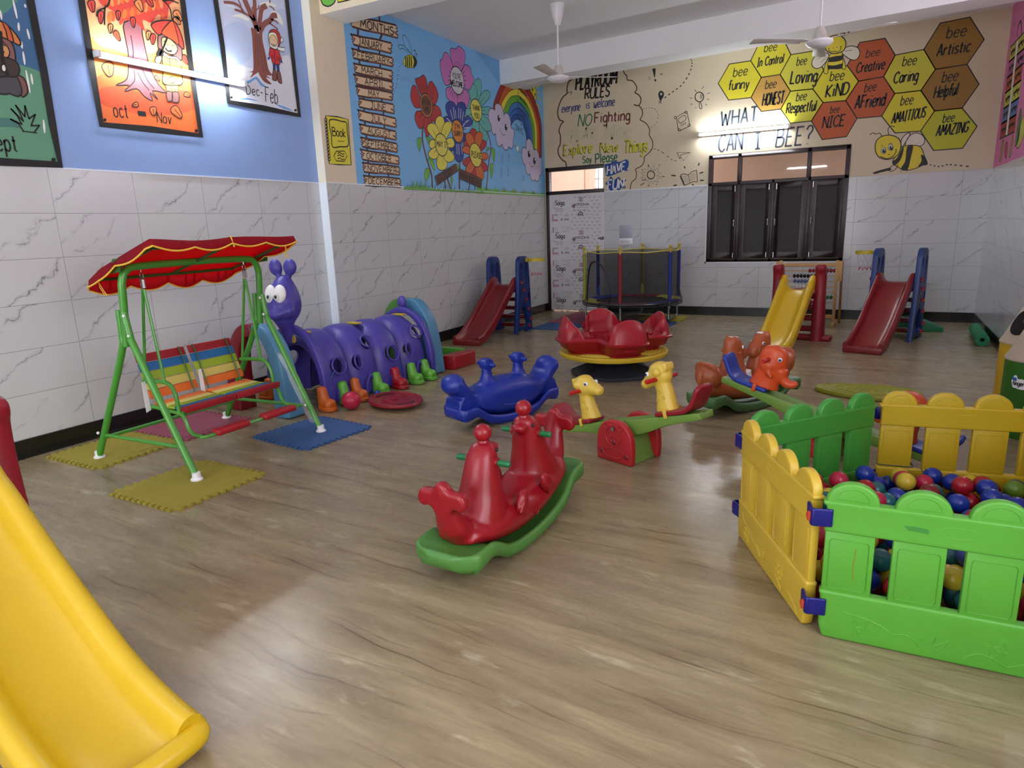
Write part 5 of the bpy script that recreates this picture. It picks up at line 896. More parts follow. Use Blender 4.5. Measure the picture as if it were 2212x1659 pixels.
# ------------------------------------------------------------------ canopy swing bench
def swing():
    G = mat('tube_green', (68, 146, 50), 0.28, spec=0.6); GD = mat('tube_dark_green', (40, 84, 28), 0.35); RC = mat('canopy_fabric', (160, 20, 44), 0.7, var=0.1, bump=0.3, bscale=500)  # darker green is the paint of canopy bars, brackets and back rods
    nt = RC.node_tree; b = nt.nodes['Principled BSDF']; out = nt.nodes['Material Output']   # thin cloth lets light through
    tl = nt.nodes.new('ShaderNodeBsdfTranslucent'); tl.inputs['Color'].default_value = (*lin((250, 40, 56)), 1); mx = nt.nodes.new('ShaderNodeMixShader'); mx.inputs[0].default_value = 0.6
    nt.links.new(b.outputs[0], mx.inputs[1]); nt.links.new(tl.outputs[0], mx.inputs[2]); nt.links.new(mx.outputs[0], out.inputs[0])
    YT = mat('piping_yellow', (232, 186, 62), 0.6); FW = mat('foot_cap_white', (232, 234, 236), 0.4); ST = mat('spring_steel', (170, 168, 165), 0.3, 1.0)
    t = thing('swing_bench', 'green tube two seat swing bench with red canopy and rainbow striped seat', 'swing', (0.94, 2.9, 0))
    B = lambda mb, n, m, par=None, **k: mb.world(t).build(n, m, par or t, **k)
    z0 = 0.03
    for y, s in ((2.39, -1), (3.41, 1)):
        leg = MB(); leg.tube([V(*p) for p in crs([(0.43, y, z0), (0.87, y, 0.74), (0.915, y, 0.86), (0.925, y, 1.02)], 5)], 0.021, 12); lo = B(leg, 'rear_leg', G)
        cap = MB(); cap.lathe([(0.036, 0.014), (0.036, 0.022), (0.026, 0.03), (0.025, 0.06)], (0.425, y, 0), 14); B(cap, 'foot_cap', FW, lo)
        leg = MB(); leg.tube([V(*p) for p in crs([(1.43, y+s*.01, z0), (1.045, y+s*.01, 0.78), (1.01, y+s*.01, 0.86), (0.985, y+s*.01, 1.01)], 5)], 0.021, 12); lo = B(leg, 'front_leg', G)
        cap = MB(); cap.lathe([(0.036, 0.014), (0.036, 0.022), (0.026, 0.03), (0.025, 0.06)], (1.435, y+s*.01, 0), 14); B(cap, 'foot_cap', FW, lo)
        for x_, z_ in ((1.0, 0.99), (1.015, 0.87), (0.5, 0.2), (1.335, 0.21)): bl = MB(); bl.ball((x_, y-0.022, z_), 0.010, 8, 6); B(bl, 'bolt_cap', FW, lo)
        br = MB(); br.tube([V(0.52, y, 0.185), V(1.33, y, 0.2)], 0.0125, 8); B(br, 'side_brace', G)
    tb = MB(); r = 0.09
    tb.tube([V(*p) for p in crs([(0.945, 2.39, 0.80), (0.985, 2.39, 1.08), (0.995, 2.395, 1.19), (1.0, 2.43, 1.255), (1.0, 2.52, 1.275), (1.0, 2.9, 1.28), (1.0, 3.28, 1.275), (1.0, 3.37, 1.255), (0.995, 3.405, 1.19), (0.985, 3.41, 1.08), (0.945, 3.41, 0.80)], 5)], 0.0225, 12); B(tb, 'top_frame', G)
    rb = MB(); rb.tube([V(0.54, 2.39, 0.17), V(0.54, 3.41, 0.17)], 0.0125, 8); B(rb, 'rear_brace', G)
    # canopy
    zc = lambda x: 1.315+0.30*(x-1.0)-0.09*max(0, 0.86-x)*2
    X0, X1, Y0_, Y1 = 0.72, 1.37, 2.36, 3.42
    xs = [X0+(X1-X0)*i/8 for i in range(9)]; ys = [Y0_+(Y1-Y0_)*j/16 for j in range(17)]
    def sag(x, y): return -0.012*abs(sin(pi*(y-Y0_)/(Y1-Y0_)*2))*(1 if X0 < x < X1 else 0.6)+0.006*sin(9*y+4*x)
    cl = MB(); vs = [(x, y, zc(x)+sag(x, y)) for x in xs for y in ys]; n = len(ys)
    cl.add(vs, [(i*n+j, i*n+j+1, (i+1)*n+j+1, (i+1)*n+j) for i in range(8) for j in range(16)])
    per = [(x, Y0_) for x in xs]+[(X1, y) for y in ys[1:]]+[(x, Y1) for x in reversed(xs[:-1])]+[(X0, y) for y in reversed(ys[1:-1])]
    fine = []; 
    for i in range(len(per)):
        a, b = per[i], per[(i+1) % len(per)]
        for k in range(4): fine.append((a[0]+(b[0]-a[0])*k/4, a[1]+(b[1]-a[1])*k/4))
    top = []; low = []; cx_, cy_ = (X0+X1)/2, (Y0_+Y1)/2; acc = 0
    for i, (x, y) in enumerate(fine):
        on_front = abs(x-X1) < 1e-6; on_back = abs(x-X0) < 1e-6; u = (y-Y0_)/(Y1-Y0_) if on_front or on_back else (x-X0)/(X1-X0)
        nsc = 4 if (on_front or on_back) else 2; sc = abs(sin(pi*nsc*u)); d = (0.062 if on_front else 0.10 if on_back else 0.07)*(0.62+0.38*sc)
        ox = 0.02 if on_front else (-0.015 if on_back else 0); oy = 0 if (on_front or on_back) else (-0.02 if y < cy_ else 0.02)
        top.append((x, y, zc(x)+sag(x, y))); low.append((x+ox, y+oy, zc(x)+sag(x, y)-d))
    m = len(top); cl.add(top+low, [(i, (i+1) % m, (i+1) % m+m, i+m) for i in range(m)])
    c = B(cl, 'canopy', RC, angle=60); sd = c.modifiers.new('thick', 'SOLIDIFY'); sd.thickness = 0.003
    pp = MB(); pp.tube([V(*p) for p in low], 0.0055, 6, closed=True); B(pp, 'piping', YT, c)
    pp = MB(); pp.tube([V(X1, 2.9, zc(X1)+.006), V(X1+.01, 2.9, zc(X1)-0.03), V(X1+.022, 2.9, zc(X1)-0.06)], 0.005, 6); B(pp, 'piping', YT, c)
    for x_, y_, q in ((0.78, 2.38, 1), (1.30, 3.4, -1)):
        for k in (0, 1): tie = MB(); tie.tube([V(x_, y_, zc(x_)-0.03), V(x_+.01, y_+q*.01*k, zc(x_)-0.08), V(x_+.015+.02*k, y_+q*.02, zc(x_)-0.13)], 0.004, 6, flat=.4); B(tie, 'tie_string', YT, c)
    for a, b_ in (((0.76, 2.39, 1.20), (0.76, 3.39, 1.20)), ((1.33, 2.39, 1.38), (1.33, 3.39, 1.38)), ((0.76, 2.39, 1.205), (1.33, 2.39, 1.378)), ((0.76, 3.39, 1.205), (1.33, 3.39, 1.378)), ((0.76, 2.9, 1.205), (1.33, 2.9, 1.378))):
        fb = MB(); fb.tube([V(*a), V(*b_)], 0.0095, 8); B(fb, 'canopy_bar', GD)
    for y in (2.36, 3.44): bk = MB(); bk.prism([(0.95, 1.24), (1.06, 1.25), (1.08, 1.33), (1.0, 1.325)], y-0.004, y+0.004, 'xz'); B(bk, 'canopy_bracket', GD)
    # hanging gear
    for y in (2.52, 3.28):
        sp = MB(); sp.tube([V(1.0+.014*cos(a*2*pi), y+.014*sin(a*2*pi), 1.205-0.0075*a) for a in [i/8 for i in range(8*9)]], 0.0026, 5); sp.tube([V(1.0+.016*cos(a), y, 1.22+.016*sin(a)) for a in [i*pi/8 for i in range(16)]], 0.003, 5, closed=True); sp.tube([V(1.0, y, 1.29), V(1.0, y, 1.235)], 0.003, 5); B(sp, 'spring', ST)
        for x2 in (0.86, 1.06): rd = MB(); rd.tube([V(1.0-.006+.06*(x2-.96), y, 1.135), V(x2, y, 0.545)], 0.009, 8); B(rd, 'hanger_rod', G)
        arm = MB(); arm.tube([V(*p) for p in crs([(0.84, y, 0.545), (1.0, y, 0.555), (1.10, y, 0.545), (1.145, y, 0.48), (1.16, y, 0.36)], 5)], 0.013, 10); B(arm, 'armrest', G)
        ft = MB(); s = 1 if y > 2.9 else -1
        ft.tube([V(*p) for p in crs([(0.84, y, 0.385), (1.0, y, 0.372), (1.16, y, 0.36), (1.20, y, 0.335), (1.225, y, 0.27), (1.27, y, 0.235), (1.35, y, 0.232)], 5)], 0.012, 8); B(ft, 'seat_side_rail', G)
    fr = MB(); fr.tube([V(*p) for p in crs([(1.35, 2.50, 0.232), (1.375, 2.53, 0.232), (1.38, 2.60, 0.232), (1.38, 2.9, 0.232), (1.38, 3.2, 0.232), (1.375, 3.27, 0.232), (1.35, 3.30, 0.232)], 5)], 0.011, 8); fo = B(fr, 'footrest_bar', G)
    for a, b_ in ((2.585, 2.835), (2.955, 3.235)):
        fp = MB(); fp.box((1.38, (a+b_)/2, 0.24), (0.075, b_-a, 0.04)); B(fp, 'footrest_pad', mat('pad_red', (158, 20, 30), 0.5, bump=.1), fo, bevel=0.014, seg=3)
    for x in (0.865, 1.185): sb_ = MB(); sb_.tube([V(x, 2.52, 0.365), V(x, 3.28, 0.365)], 0.012, 8); B(sb_, 'seat_bar', G)
    SC5 = [('strap_red', (150, 18, 32)), ('strap_blue', (22, 104, 166)), ('strap_lime', (148, 178, 36)), ('strap_lemon', (206, 192, 98)), ('strap_orange', (216, 106, 26))]
    ms = [mat(n_, c_, 0.6, var=.05, bump=.15, bscale=300) for n_, c_ in SC5]
    for pi_, (a, b_) in enumerate(((2.535, 2.885), (2.915, 3.265))):
        for k in range(5):     # back straps from the top down
            f0, f1 = k/5, (k+0.93)/5; p = lambda f, o: (0.755+0.105*f+o, 0.705-0.285*f)
            mb = MB(); q = [p(f0, 0), p(f0, 0.016), p(f1, 0.016), p(f1, 0)]; mb.prism(q, a, b_, 'xz'); B(mb, 'back_strap', ms[k], bevel=0.004)
            f0, f1 = k/5, (k+0.95)/5; zz = lambda f: 0.405-0.012*sin(pi*f)
            mb = MB(); x0, x1 = 1.225-0.335*f0, 1.225-0.335*f1; mb.prism([(x0, zz(f0)-0.018), (x0, zz(f0)), (x1, zz(f1)), (x1, zz(f1)-0.018)] if k else [(x0, zz(f0)-0.04), (x0+.006, zz(f0)), (x1, zz(f1)), (x1, zz(f1)-0.018)], a-(.012 if k == 0 else 0), b_+(.012 if k == 0 else 0), 'xz'); B(mb, 'seat_strap', ms[k], bevel=0.004)
        for yy in (a+.035, b_-.045):
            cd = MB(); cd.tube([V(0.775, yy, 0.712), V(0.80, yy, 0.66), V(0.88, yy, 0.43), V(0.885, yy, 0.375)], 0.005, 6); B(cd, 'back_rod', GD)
    for y in (2.9, 2.49): w = MB(); w.prism([(y-.012, 0.55), (y+.012, 0.55), (y+.02, 0.36), (y-.012, 0.35)], 0.885, 0.889, 'yz'); B(w, 'hanging_strap', FW)
    # torn clear wrapping left on the far front leg
    FILM = mat('clear_wrap', (240, 245, 240), 0.15, alpha=0.16); mb = MB(); P = [V(1.38-0.26*f, 3.42, 0.08+0.5*f) for f in [i/8 for i in range(9)]]
    random.seed(4); rings = []
    for p in P: rings.append([p+V(cos(a)*random.uniform(.026, .045), sin(a)*random.uniform(.026, .045), 0) for a in [k*pi/4 for k in range(8)]])
    mb.loft(rings, cap=False); B(mb, 'clear_wrapping', FILM)
swing()
# ------------------------------------------------------------------ caterpillar crawl tunnel
def tube_hole(o, holes):
    """cut round holes: list of (centre, direction, rx, ry)"""
    for c, d, rx, ry in holes:
        mb = MB(); z = Vector(d).normalized(); x = z.cross(V(0, 0, 1)).normalized(); y = z.cross(x); M = Matrix((x, y, z)).transposed()
        mb.lathe([(1, -0.25), (1, 0.25)], (0, 0, 0), 24); mb.xf(Matrix.Translation(Vector(c)) @ (M @ Matrix.Diagonal((rx, ry, 1))).to_4x4()); ct = mb.build('cut', P_BLK, smooth=False)
        ct.parent = o.parent; md = o.modifiers.new('c', 'BOOLEAN'); md.operation = 'DIFFERENCE'; md.object = ct; md.solver = 'EXACT'
        dg = bpy.context.evaluated_depsgraph_get(); nm = bpy.data.meshes.new_from_object(o.evaluated_get(dg), depsgraph=dg); o.modifiers.clear(); o.data = nm
        bpy.data.objects.remove(ct)
    o.data.polygons.foreach_set('use_smooth', [True]*len(o.data.polygons)); o.data.set_sharp_from_angle(angle=R(35))
def caterpillar():
    t = thing('caterpillar_tunnel', 'purple caterpillar crawl tunnel with big white eyes and coloured boots', 'play tunnel', (0.62, 3.98, 0), R(-6))
    Hh, HW = 0.60, 0.345       # local: x across, y along (front at 0), z up
    def arch(y, hw, h, n=22, zb=0.03): return [V(hw*cos(a)*(1+0.10*sin(a)**2), y, zb+(h-zb)*max(0, sin(a))**0.8) for a in [pi*k/n for k in range(n+1)]]
    for i in range(4):
        y0 = 0.05+i*0.325; outer = []; inner = []
        for k in range(9):
            f = k/8; b = 1-0.13*(2*f-1)**4-0.03*(2*f-1)**2; outer.append(arch(y0+0.325*f, HW*b, Hh*b+.03)); inner.append(arch(y0+0.325*f, HW*b-.02, Hh*b+.01))
        mb = MB(); n = len(outer[0]); K = 9; vs = [p for r in outer for p in r]+[p for r in inner for p in r]; O = K*n; fs = []
        for a in range(K-1):
            for k in range(n-1): fs += [(a*n+k, a*n+k+1, (a+1)*n+k+1, (a+1)*n+k), (O+a*n+k, O+(a+1)*n+k, O+(a+1)*n+k+1, O+a*n+k+1)]
        for k in range(n-1): fs += [(k, O+k, O+k+1, k+1), ((K-1)*n+k, (K-1)*n+k+1, O+(K-1)*n+k+1, O+(K-1)*n+k)]
        for a in range(K-1): fs += [(a*n, (a+1)*n, O+(a+1)*n, O+a*n), (a*n+n-1, O+a*n+n-1, O+(a+1)*n+n-1, (a+1)*n+n-1)]
        mb.add(vs, fs); o = mb.build('body_segment', P_PUR, t)
        hs = [((HW*.98, y0+0.15, 0.33), (1, 0, .22), .068, .068)] if i % 2 == 0 else [((HW*.93, y0+0.06, 0.32), (1, 0, .25), .035, .06), ((HW*.80, y0+0.22, 0.47), (1, 0, .8), .06, .06)]
        hs += [((-HW*.95, y0+0.16, 0.36), (-1, 0, .3), .075, .075)]
        tube_hole(o, hs)
        for c, d, rx, ry in hs[:-1]:
            z = Vector(d).normalized(); x = z.cross(V(0, 0, 1)).normalized(); yv = z.cross(x); c = Vector(c)
            rg = MB(); rg.tube([c+x*(rx+.004)*cos(a)+yv*(ry+.004)*sin(a)+z*0.012 for a in [2*pi*k/24 for k in range(24)]], 0.009, 6, closed=True); rg.build('window_rim', P_PUR, o)
        for sx in (1, -1):    # arched housings the boots plug into
            mb = MB(); mb.tube([V(sx*(HW+.018), y0+.16-.055, 0.03), V(sx*(HW+.02), y0+.16-.055, .12), V(sx*(HW+.01), y0+.16, .19), V(sx*(HW+.02), y0+.16+.055, .12), V(sx*(HW+.018), y0+.16+.055, 0.03)], 0.014, 8); mb.build('boot_arch', P_PUR, o)
    for y, nm in ((0.03, 'front_collar'), (1.37, 'rear_collar')):
        mb = MB(); P = arch(y, HW+.01, Hh+.05, 26, 0.02); rings = []
        for i, p in enumerate(P):
            a = pi*i/26; nrm = V(cos(a), 0, sin(a)); w = .032+.012*abs(sin(5*a))
            rings.append([p+nrm*w*.9+V(0, -.03, 0), p+nrm*w*.9+V(0, .03, 0), p-nrm*w*.6+V(0, .035, 0), p-nrm*w*.6+V(0, -.035, 0)])
        mb.loft(rings); mb.build(nm, P_PUR, t, bevel=0.012, seg=3)
    YP = plastic('plate_yellow', (238, 206, 50))
    for y, x, z in ((0.70, 0.03, 0.615), (1.27, 0.05, 0.625), (0.10, 0.05, 0.62)):
        mb = MB(); mb.box((0, 0, 0), (0.13, 0.075, 0.014)); mb.xf(Matrix.Translation(V(x, y, z))); mb.build('yellow_plate', YP, t, bevel=0.004)
    # head on its neck
    mb = MB(); S = [(0, 0.05, 0.53, .085), (0, 0.0, 0.60, .062), (0, -0.03, 0.67, .062), (0, -0.04, 0.72, .085), (0, -0.03, 0.78, .125), (0, -0.02, 0.84, .140), (0, -0.02, 0.90, .140), (0, -0.015, 0.97, .122), (0, -0.01, 1.03, .095), (0, 0, 1.085, .06), (0, 0, 1.11, .02)]
    S = crs(S, 3); mb.loft([[V(s[0]+s[3]*.95*cos(a), s[1]+s[3]*1.0*sin(a), s[2]) for a in [2*pi*k/20 for k in range(20)]] for s in S])
    mb.ball((0, -0.145, 0.80), (.075, .06, .05), 16, 10); mb.ball((-.085, -0.10, 0.82), (.06, .06, .06), 14, 10); mb.ball((.085, -0.10, 0.82), (.06, .06, .06), 14, 10); mb.ball((0, -.15, .865), (.04, .03, .03), 12, 8)
    mb.tube([V(-.16, .06, .50), V(-.08, .03, .58), V(0, 0, .63), V(.08, .03, .58), V(.16, .06, .50)], [.03, .04, .05, .04, .03], 10)
    hd = mb.build('head', P_PUR, t, remesh=0.011, sm=8); hd.rotation_euler[2] = R(16)
    for sx in (-1, 1):
        e = MB(); e.tube([V(sx*.03, .01, 1.06), V(sx*.05, .01, 1.11), V(sx*.062, .01, 1.15)], [.03, .026, .03], 10); e.ball((sx*.070, .01, 1.17), (.060, .042, .070), 18, 12, rot=rotm(0, sx*.2, 0)); e.build('antenna', P_PUR, hd, remesh=0.009, sm=4)
        w = MB(); w.ball((sx*.047, -.128, .965), (.052, .034, .075), 20, 14, rot=rotm(R(-14), 0, sx*R(14))); ey = w.build('eye', mat('eye_white', (242, 242, 240), 0.3), hd)
        w = MB(); w.ball((sx*.040, -.166, .945), (.026, .008, .03), 14, 10, rot=rotm(R(-10), 0, sx*R(12))); w.build('iris', mat('eye_ring', (214, 214, 214), 0.3), ey)
        w = MB(); w.ball((sx*.036, -.173, .943), (.013, .006, .016), 12, 8); w.build('pupil', P_BLK, ey)
    tl = MB(); tl.tube([V(0, 1.37, .60), V(0, 1.38, .67)], .035, 10); tl.ball((0, 1.38, .73), (.055, .04, .068), 16, 12); tl.build('tail_knob', P_PUR, t, remesh=0.01, sm=4)
    ry = MB(); ry.lathe([(0.0, -0.004), (.03, -.004), (.034, 0), (.03, .006), (0, .006)], (0, 0, 0), 16, rot=rotm(R(90))); ry.xf(Matrix.Translation(V(.06, -.012, .575))); ry.build('yellow_button', YP, t)
    # boots
    OR, LM, RD = plastic('boot_orange', (252, 124, 32)), plastic('boot_lime', (124, 222, 72)), plastic('boot_red', (206, 20, 38))
    def boot(sx, y, m):
        b = MB(); x = HW+.015
        b.tube([V(x, 0, .20), V(x, 0, .185), V(x+.01, 0, .12), V(x+.02, 0, .05), V(x+.02, 0, .02)], [.016, .040, .047, .050, .052], 14)
        b.tube([V(x+.0, 0, .045), V(x+.06, 0, .052), V(x+.10, 0, .05), V(x+.125, 0, .045)], [.05, .054, .056, .034], 14)
        b.prism(ell(x+.06, 0, .09, .062, 20), 0.0, .022, 'xy'); b.xf(Matrix.Scale(sx, 4, V(1, 0, 0))); b.xf(Matrix.Translation(V(0, y, 0.001))); o = b.build('boot', m, t, remesh=0.0085, sm=4)
        rr = MB(); rr.tube([V(sx*(x+.06+.088*cos(a)), y+.06*sin(a), .028) for a in [2*pi*k/24 for k in range(24)]], .0055, 6, closed=True); rr.build('boot_welt', m, o)
    for y, m in ((-.02, OR), (.20, LM), (.34, OR), (.60, LM), (.84, RD), (1.06, LM), (1.25, LM)): boot(1, y, m)
    for y, m in ((.0, OR), (.34, LM), (.70, OR), (1.06, LM)): boot(-1, y, m)
    tw = MB(); random.seed(9)
    tw.tube([V(.36, .14, .30), V(.375, .06, .24), V(.37, .0, .22)], .004, 5)
    for k in range(7): tw.tube([V(.375, .04+.004*k, .22), V(.385, .04+random.uniform(-.02, .03), .15), V(.38, .04+random.uniform(-.03, .04), .10)], .0018, 4)
    tw.build('blue_twine', mat('twine', (60, 92, 140), .8), t)
caterpillar()
def hoop(name, label, x0, x1, y, m1, m2, H=0.74, rz=0.0):
    """half arch in one colour bolted to a half in another"""
    t = thing(name, label, 'climbing arch', ((x0+x1)/2, y, 0), rz); c = (x1-x0)/2; w = 0.075
    for sx, m, nm in ((1, m1, 'arch_half'), (-1, m2, 'arch_half')):
        rings = []; P = crs([(0.0, H-.05), (c*.45, H-.075), (c*.78, H-.20), (c*.92, H-.36), (c*.98, H*.28), (c*1.02, 0.0)], 6)
        for i, (x, z) in enumerate(P):
            a = P[max(i-1, 0)]; b = P[min(i+1, len(P)-1)]; d = V(b[0]-a[0], 0, b[1]-a[1]).normalized(); n = V(d.z, 0, -d.x); f = i/(len(P)-1); ww = .05+.035*f; dd = .055+.03*f
            rings.append([V(sx*(x+n.x*k*ww), l*dd, z+n.z*k*ww) for k, l in ((1, -1), (1, 1), (-1, 1), (-1, -1))])
        mb = MB(); mb.loft(rings); o = mb.build(nm, m, t, bevel=0.016, seg=3, angle=50)
        for f0, f1 in ((4, 9), (11, 16)):
            gr = MB(); Q = [V(sx*P[i][0], 0, P[i][1]) for i in range(f0, f1)]
            for s_ in (-1, 1): gr.tube([q+V(0, s_*.022-.0, 0)+V(sx*.03, 0, .044 if i < 3 and f0 == 4 else .02) for i, q in enumerate(Q)], .006, 6)
            gr.build('groove', m, o)
        for zz in (.10, .16): d_ = MB(); d_.lathe([(.012, -.004), (.010, .004)], (0, 0, 0), 12, rot=rotm(R(90))); d_.xf(Matrix.Translation(V(sx*c*.99, -.088, zz))); d_.build('rivet', m, o)
    return t
hoop('climbing_arch', 'blue and red arch standing before the caterpillar face', 0.25, 0.85, 3.70, P_SKY, plastic('plastic_maroon', (150, 22, 36)), 0.74, R(-4))
hoop('climbing_arch', 'blue and green arch standing behind the caterpillar tail', 0.42, 1.02, 5.50, P_SKY, P_GREEN, 0.76, R(-6))
pb = thing('play_block', 'red block with green board lying behind the blue and green arch', 'play block', (1.10, 5.82, 0), R(-4))
MB().prism([(-.085, -.20), (.085, -.18), (.085, .20), (-.085, .20)], 0.0, .145, 'xy').build('red_block', P_RED, pb, bevel=.012, seg=3)
MB().box((-.26, .17, .095), (.42, .07, .13)).build('green_board', P_LIME, pb, bevel=.01)
def ball(name, x, y, r, m, label, cat='ball', group=None, z=None):
    o = MB().ball((0, 0, 0), r, 28, 18).build(name, m); o.location = (x, y, r if z is None else z); return tag(o, label, cat, group)
ball('play_ball', 1.20, 4.02, 0.077, plastic('ball_pink', (232, 40, 86), .3), 'pink ball between two boots of the caterpillar')
ball('play_ball', 1.165, 4.40, 0.036, plastic('ball_blue', (30, 72, 190), .3), 'small blue ball behind the red balance disc')
bd = thing('balance_disc', 'dark red oval balance disc with hand holes by the caterpillar', 'balance board', (1.46, 4.27, 0), R(-25))
dm = MB(); dm.lathe([(0.0, .055), (.14, .052), (.20, .048), (.225, .062), (.245, .058), (.252, .045), (.245, .032), (.215, .026), (.14, .005), (.06, .0), (0, .0)], (0, 0, 0.001), 36); dm.xf(Matrix.Diagonal((1.12, .86, 1, 1))); dk = dm.build('disc', plastic('disc_red', (172, 24, 40), .35), bd)
for s_ in (-1, 1): h = MB(); h.prism([(s_*.205*1.1*cos(a)*f, .17*sin(a)*f) for a, f in [(k*.13-.52, 1.0) for k in range(9)]+[(.52-k*.13, .86) for k in range(9)]], .0525, .056, 'xy'); h.build('hand_hole', mat('hole_shade', (60, 12, 18), .6), dk)  # dark patches put the shade inside the hand holes into the colour
h = MB(); h.lathe([(.03, .054), (.035, .058), (.03, .060), (0, .060)], (0, 0, 0), 20); h.build('hub', MATS['disc_red'], dk)
for s_ in (-1, 1): h = MB(); h.tube([V(.12*cos(a), s_*.12*sin(a)*.8+s_*.01, .055) for a in [.5+k*.27 for k in range(9)]], .006, 6); h.build('ridge', MATS['disc_red'], dk)
# ------------------------------------------------------------------ two-seat rockers (long axis = local x)
def sm_profile(lo, hi, n=5): return crs(lo, n)+list(reversed(crs(hi, n)))
def rocker_base(t, m, half=0.56, wid=0.165, name='rocker_base'):
    lo = [(0, 0.0), (.16, .008), (.27, .035), (.345, .08), (.395, .098), (.45, .088), (.505, .082), (.55, .098), (.565, .125)]; hi = [(0, .07), (.16, .08), (.27, .105), (.345, .15), (.395, .175), (.45, .178), (.505, .176), (.55, .172), (.568, .158)]
    lo = [(-x, z) for x, z in reversed(lo[1:])]+lo; hi = [(-x, z) for x, z in reversed(hi[1:])]+hi
    L, H = crs(lo, 8), crs(hi, 8); rings = []
    for (a, z0), (b, z1) in zip(L, H):
        f = abs(a)/.55; rc = max(0, 1-f**8); w = wid*(1-.10*f**2)*(1 if f < .9 else math.sqrt(max(.05, 1-((f-.9)/.135)**2)))
        sec = [(-w*.86, z0), (-w, z0+(z1-z0)*.35), (-w*1.0, z1-.01), (-w*.9, z1), (-w*.78, z1-.022*rc), (0, z1-.03*rc), (w*.78, z1-.022*rc), (w*.9, z1), (w, z1-.01), (w, z0+(z1-z0)*.35), (w*.86, z0), (w*.7, z0+.03*max(0, 1-f**6)), (-w*.7, z0+.03*max(0, 1-f**6))]
        rings.append([V((a+b)/2*half/.56, y, z) for y, z in sec])
    mb = MB(); mb.loft(rings); return mb.build(name, m, t, angle=80)
def eye(par, c, r, nrm, blue=False):
    n = Vector(nrm).normalized(); e = MB(); e.ball(c, r, 12, 8); o = e.build('eye', P_WHITE if blue else P_BLK, par)
    if blue:
        e = MB(); e.ball(Vector(c)+n*r*.45, r*.68, 12, 8); e.build('pupil', mat('iris_blue', (24, 52, 110), .2), o)
    return o
def seal_rocker():
    t = thing('seal_rocker', 'red two seal rocker with balls on their noses on a green base', 'rocking toy', (3.475, 2.575, 0), R(88.5))
    RM = plastic('seal_red', (186, 16, 36), .34); GM = plastic('rocker_green', (96, 168, 72), .42)
    rocker_base(t, GM, .57, .178)
    mb = MB()
    hi = [(-.46, .19), (-.42, .235), (-.36, .235), (-.30, .245), (-.2, .255), (0, .232), (.2, .255), (.30, .245), (.36, .235), (.42, .235), (.46, .19)]; rings = []
    for x, z in crs(hi, 5):
        w = .148*(1-.45*(abs(x)/.47)**4); b = .05+.115*(abs(x)/.46)**2
        rings.append([V(x, w*(abs(cos(a))**.75)*(1 if cos(a) > 0 else -1)*(1.0 if sin(a) < .2 else 1-.12*sin(a)), (z+b)/2+(z-b)/2*sin(a)) for a in [2*pi*k/24 for k in range(24)]])
    mb.loft(rings)
    for s in (-1, 1):
        # sloping back, neck and head; s = end of the rocker the seal's tail is at
        S = [(.262, .20, .165, .125), (.250, .26, .130, .112), (.236, .31, .105, .098), (.225, .37, .088, .086), (.213, .43, .075, .076), (.202, .48, .062, .064), (.190, .512, .044, .046), (.186, .525, .018, .018)]
        mb.loft([[V(s*(x+rx*cos(a)), ry*sin(a), z) for a in [2*pi*k/18 for k in range(18)]] for x, z, rx, ry in crs(S, 3)])
        mb.ball((s*.138, 0, .472), (.045, .042, .026), 12, 8, rot=rotm(0, s*.35, 0))
        mb.tube([V(s*.34, 0, .19), V(s*.42, 0, .20), V(s*.468, 0, .25), V(s*.490, 0, .31), V(s*.505, 0, .37), V(s*.512, 0, .425), V(s*.512, 0, .46)], [.085, .085, .072, .058, .045, .036, .022], 14, flat=.75)
        fk = crs([(-.03, .32), (-.055, .355), (-.10, .35), (-.118, .385), (-.098, .425), (-.045, .428), (-.022, .455), (0, .465), (.022, .455), (.045, .428), (.098, .425), (.118, .385), (.10, .35), (.055, .355), (.03, .32)], 4, True)
        mb.prism(fk, s*.488, s*.535, 'yz')
    body = mb.build('seal_body', RM, t, remesh=0.0088, sm=7)
    for s in (-1, 1):
        b = MB(); b.ball((s*.186, 0, .562), .040, 22, 16); b.tube([V(s*.186, 0, .515), V(s*.186, 0, .53)], [.03, .024], 12); bo = b.build('nose_ball', RM, t)
        h = MB(); h.tube([V(s*.20, -.138, .437), V(s*.20, -.131, .437), V(s*.20, .131, .437), V(s*.20, .138, .437)], [.008, .0145, .0145, .008], 12); ho = h.build('handlebar', plastic('handle_green', (20, 138, 78), .3), t)
        for k in (-1, 1):
            h = MB(); h.lathe([(.021, 0), (.021, .014), (.0145, .014)], (0, 0, 0), 16, rot=rotm(R(-90*k))); h.xf(Matrix.Translation(V(s*.20, k*.066, .437))); h.build('handle_collar', RM, ho)
            eye(body, (s*.172, k*.055, .484), .0085, (0, k, 0))
            f = MB(); q = V(s*.118, k*.138, .225); Mr = rotm(0, s*R(-28), 0)
            f.ball(q, (.036, .022, .060), 16, 12, rot=Mr)
            for j in (-1, 0, 1): f.tube([q+Mr @ V(j*.014, k*.014, .035), q+Mr @ V(j*.020, k*.021, -.005), q+Mr @ V(j*.024, k*.016, -.050)], [.006, .009, .008], 8)
            f.build('flipper', RM, body, remesh=.005, sm=2)
            for j in (-1, 0, 1): c_ = MB(); yy = .1475-.006*abs(j); c_.tube([V(j*.085+.017*cos(a), k*yy, .135+.006*abs(j)+.022*sin(a)) for a in [2*pi*i/16 for i in range(16)]], .0022, 5, closed=True); c_.build('raised_ring', RM, body) if s > 0 else None
    t.rotation_euler[1] = R(-2.5)
    return t
seal_rocker()
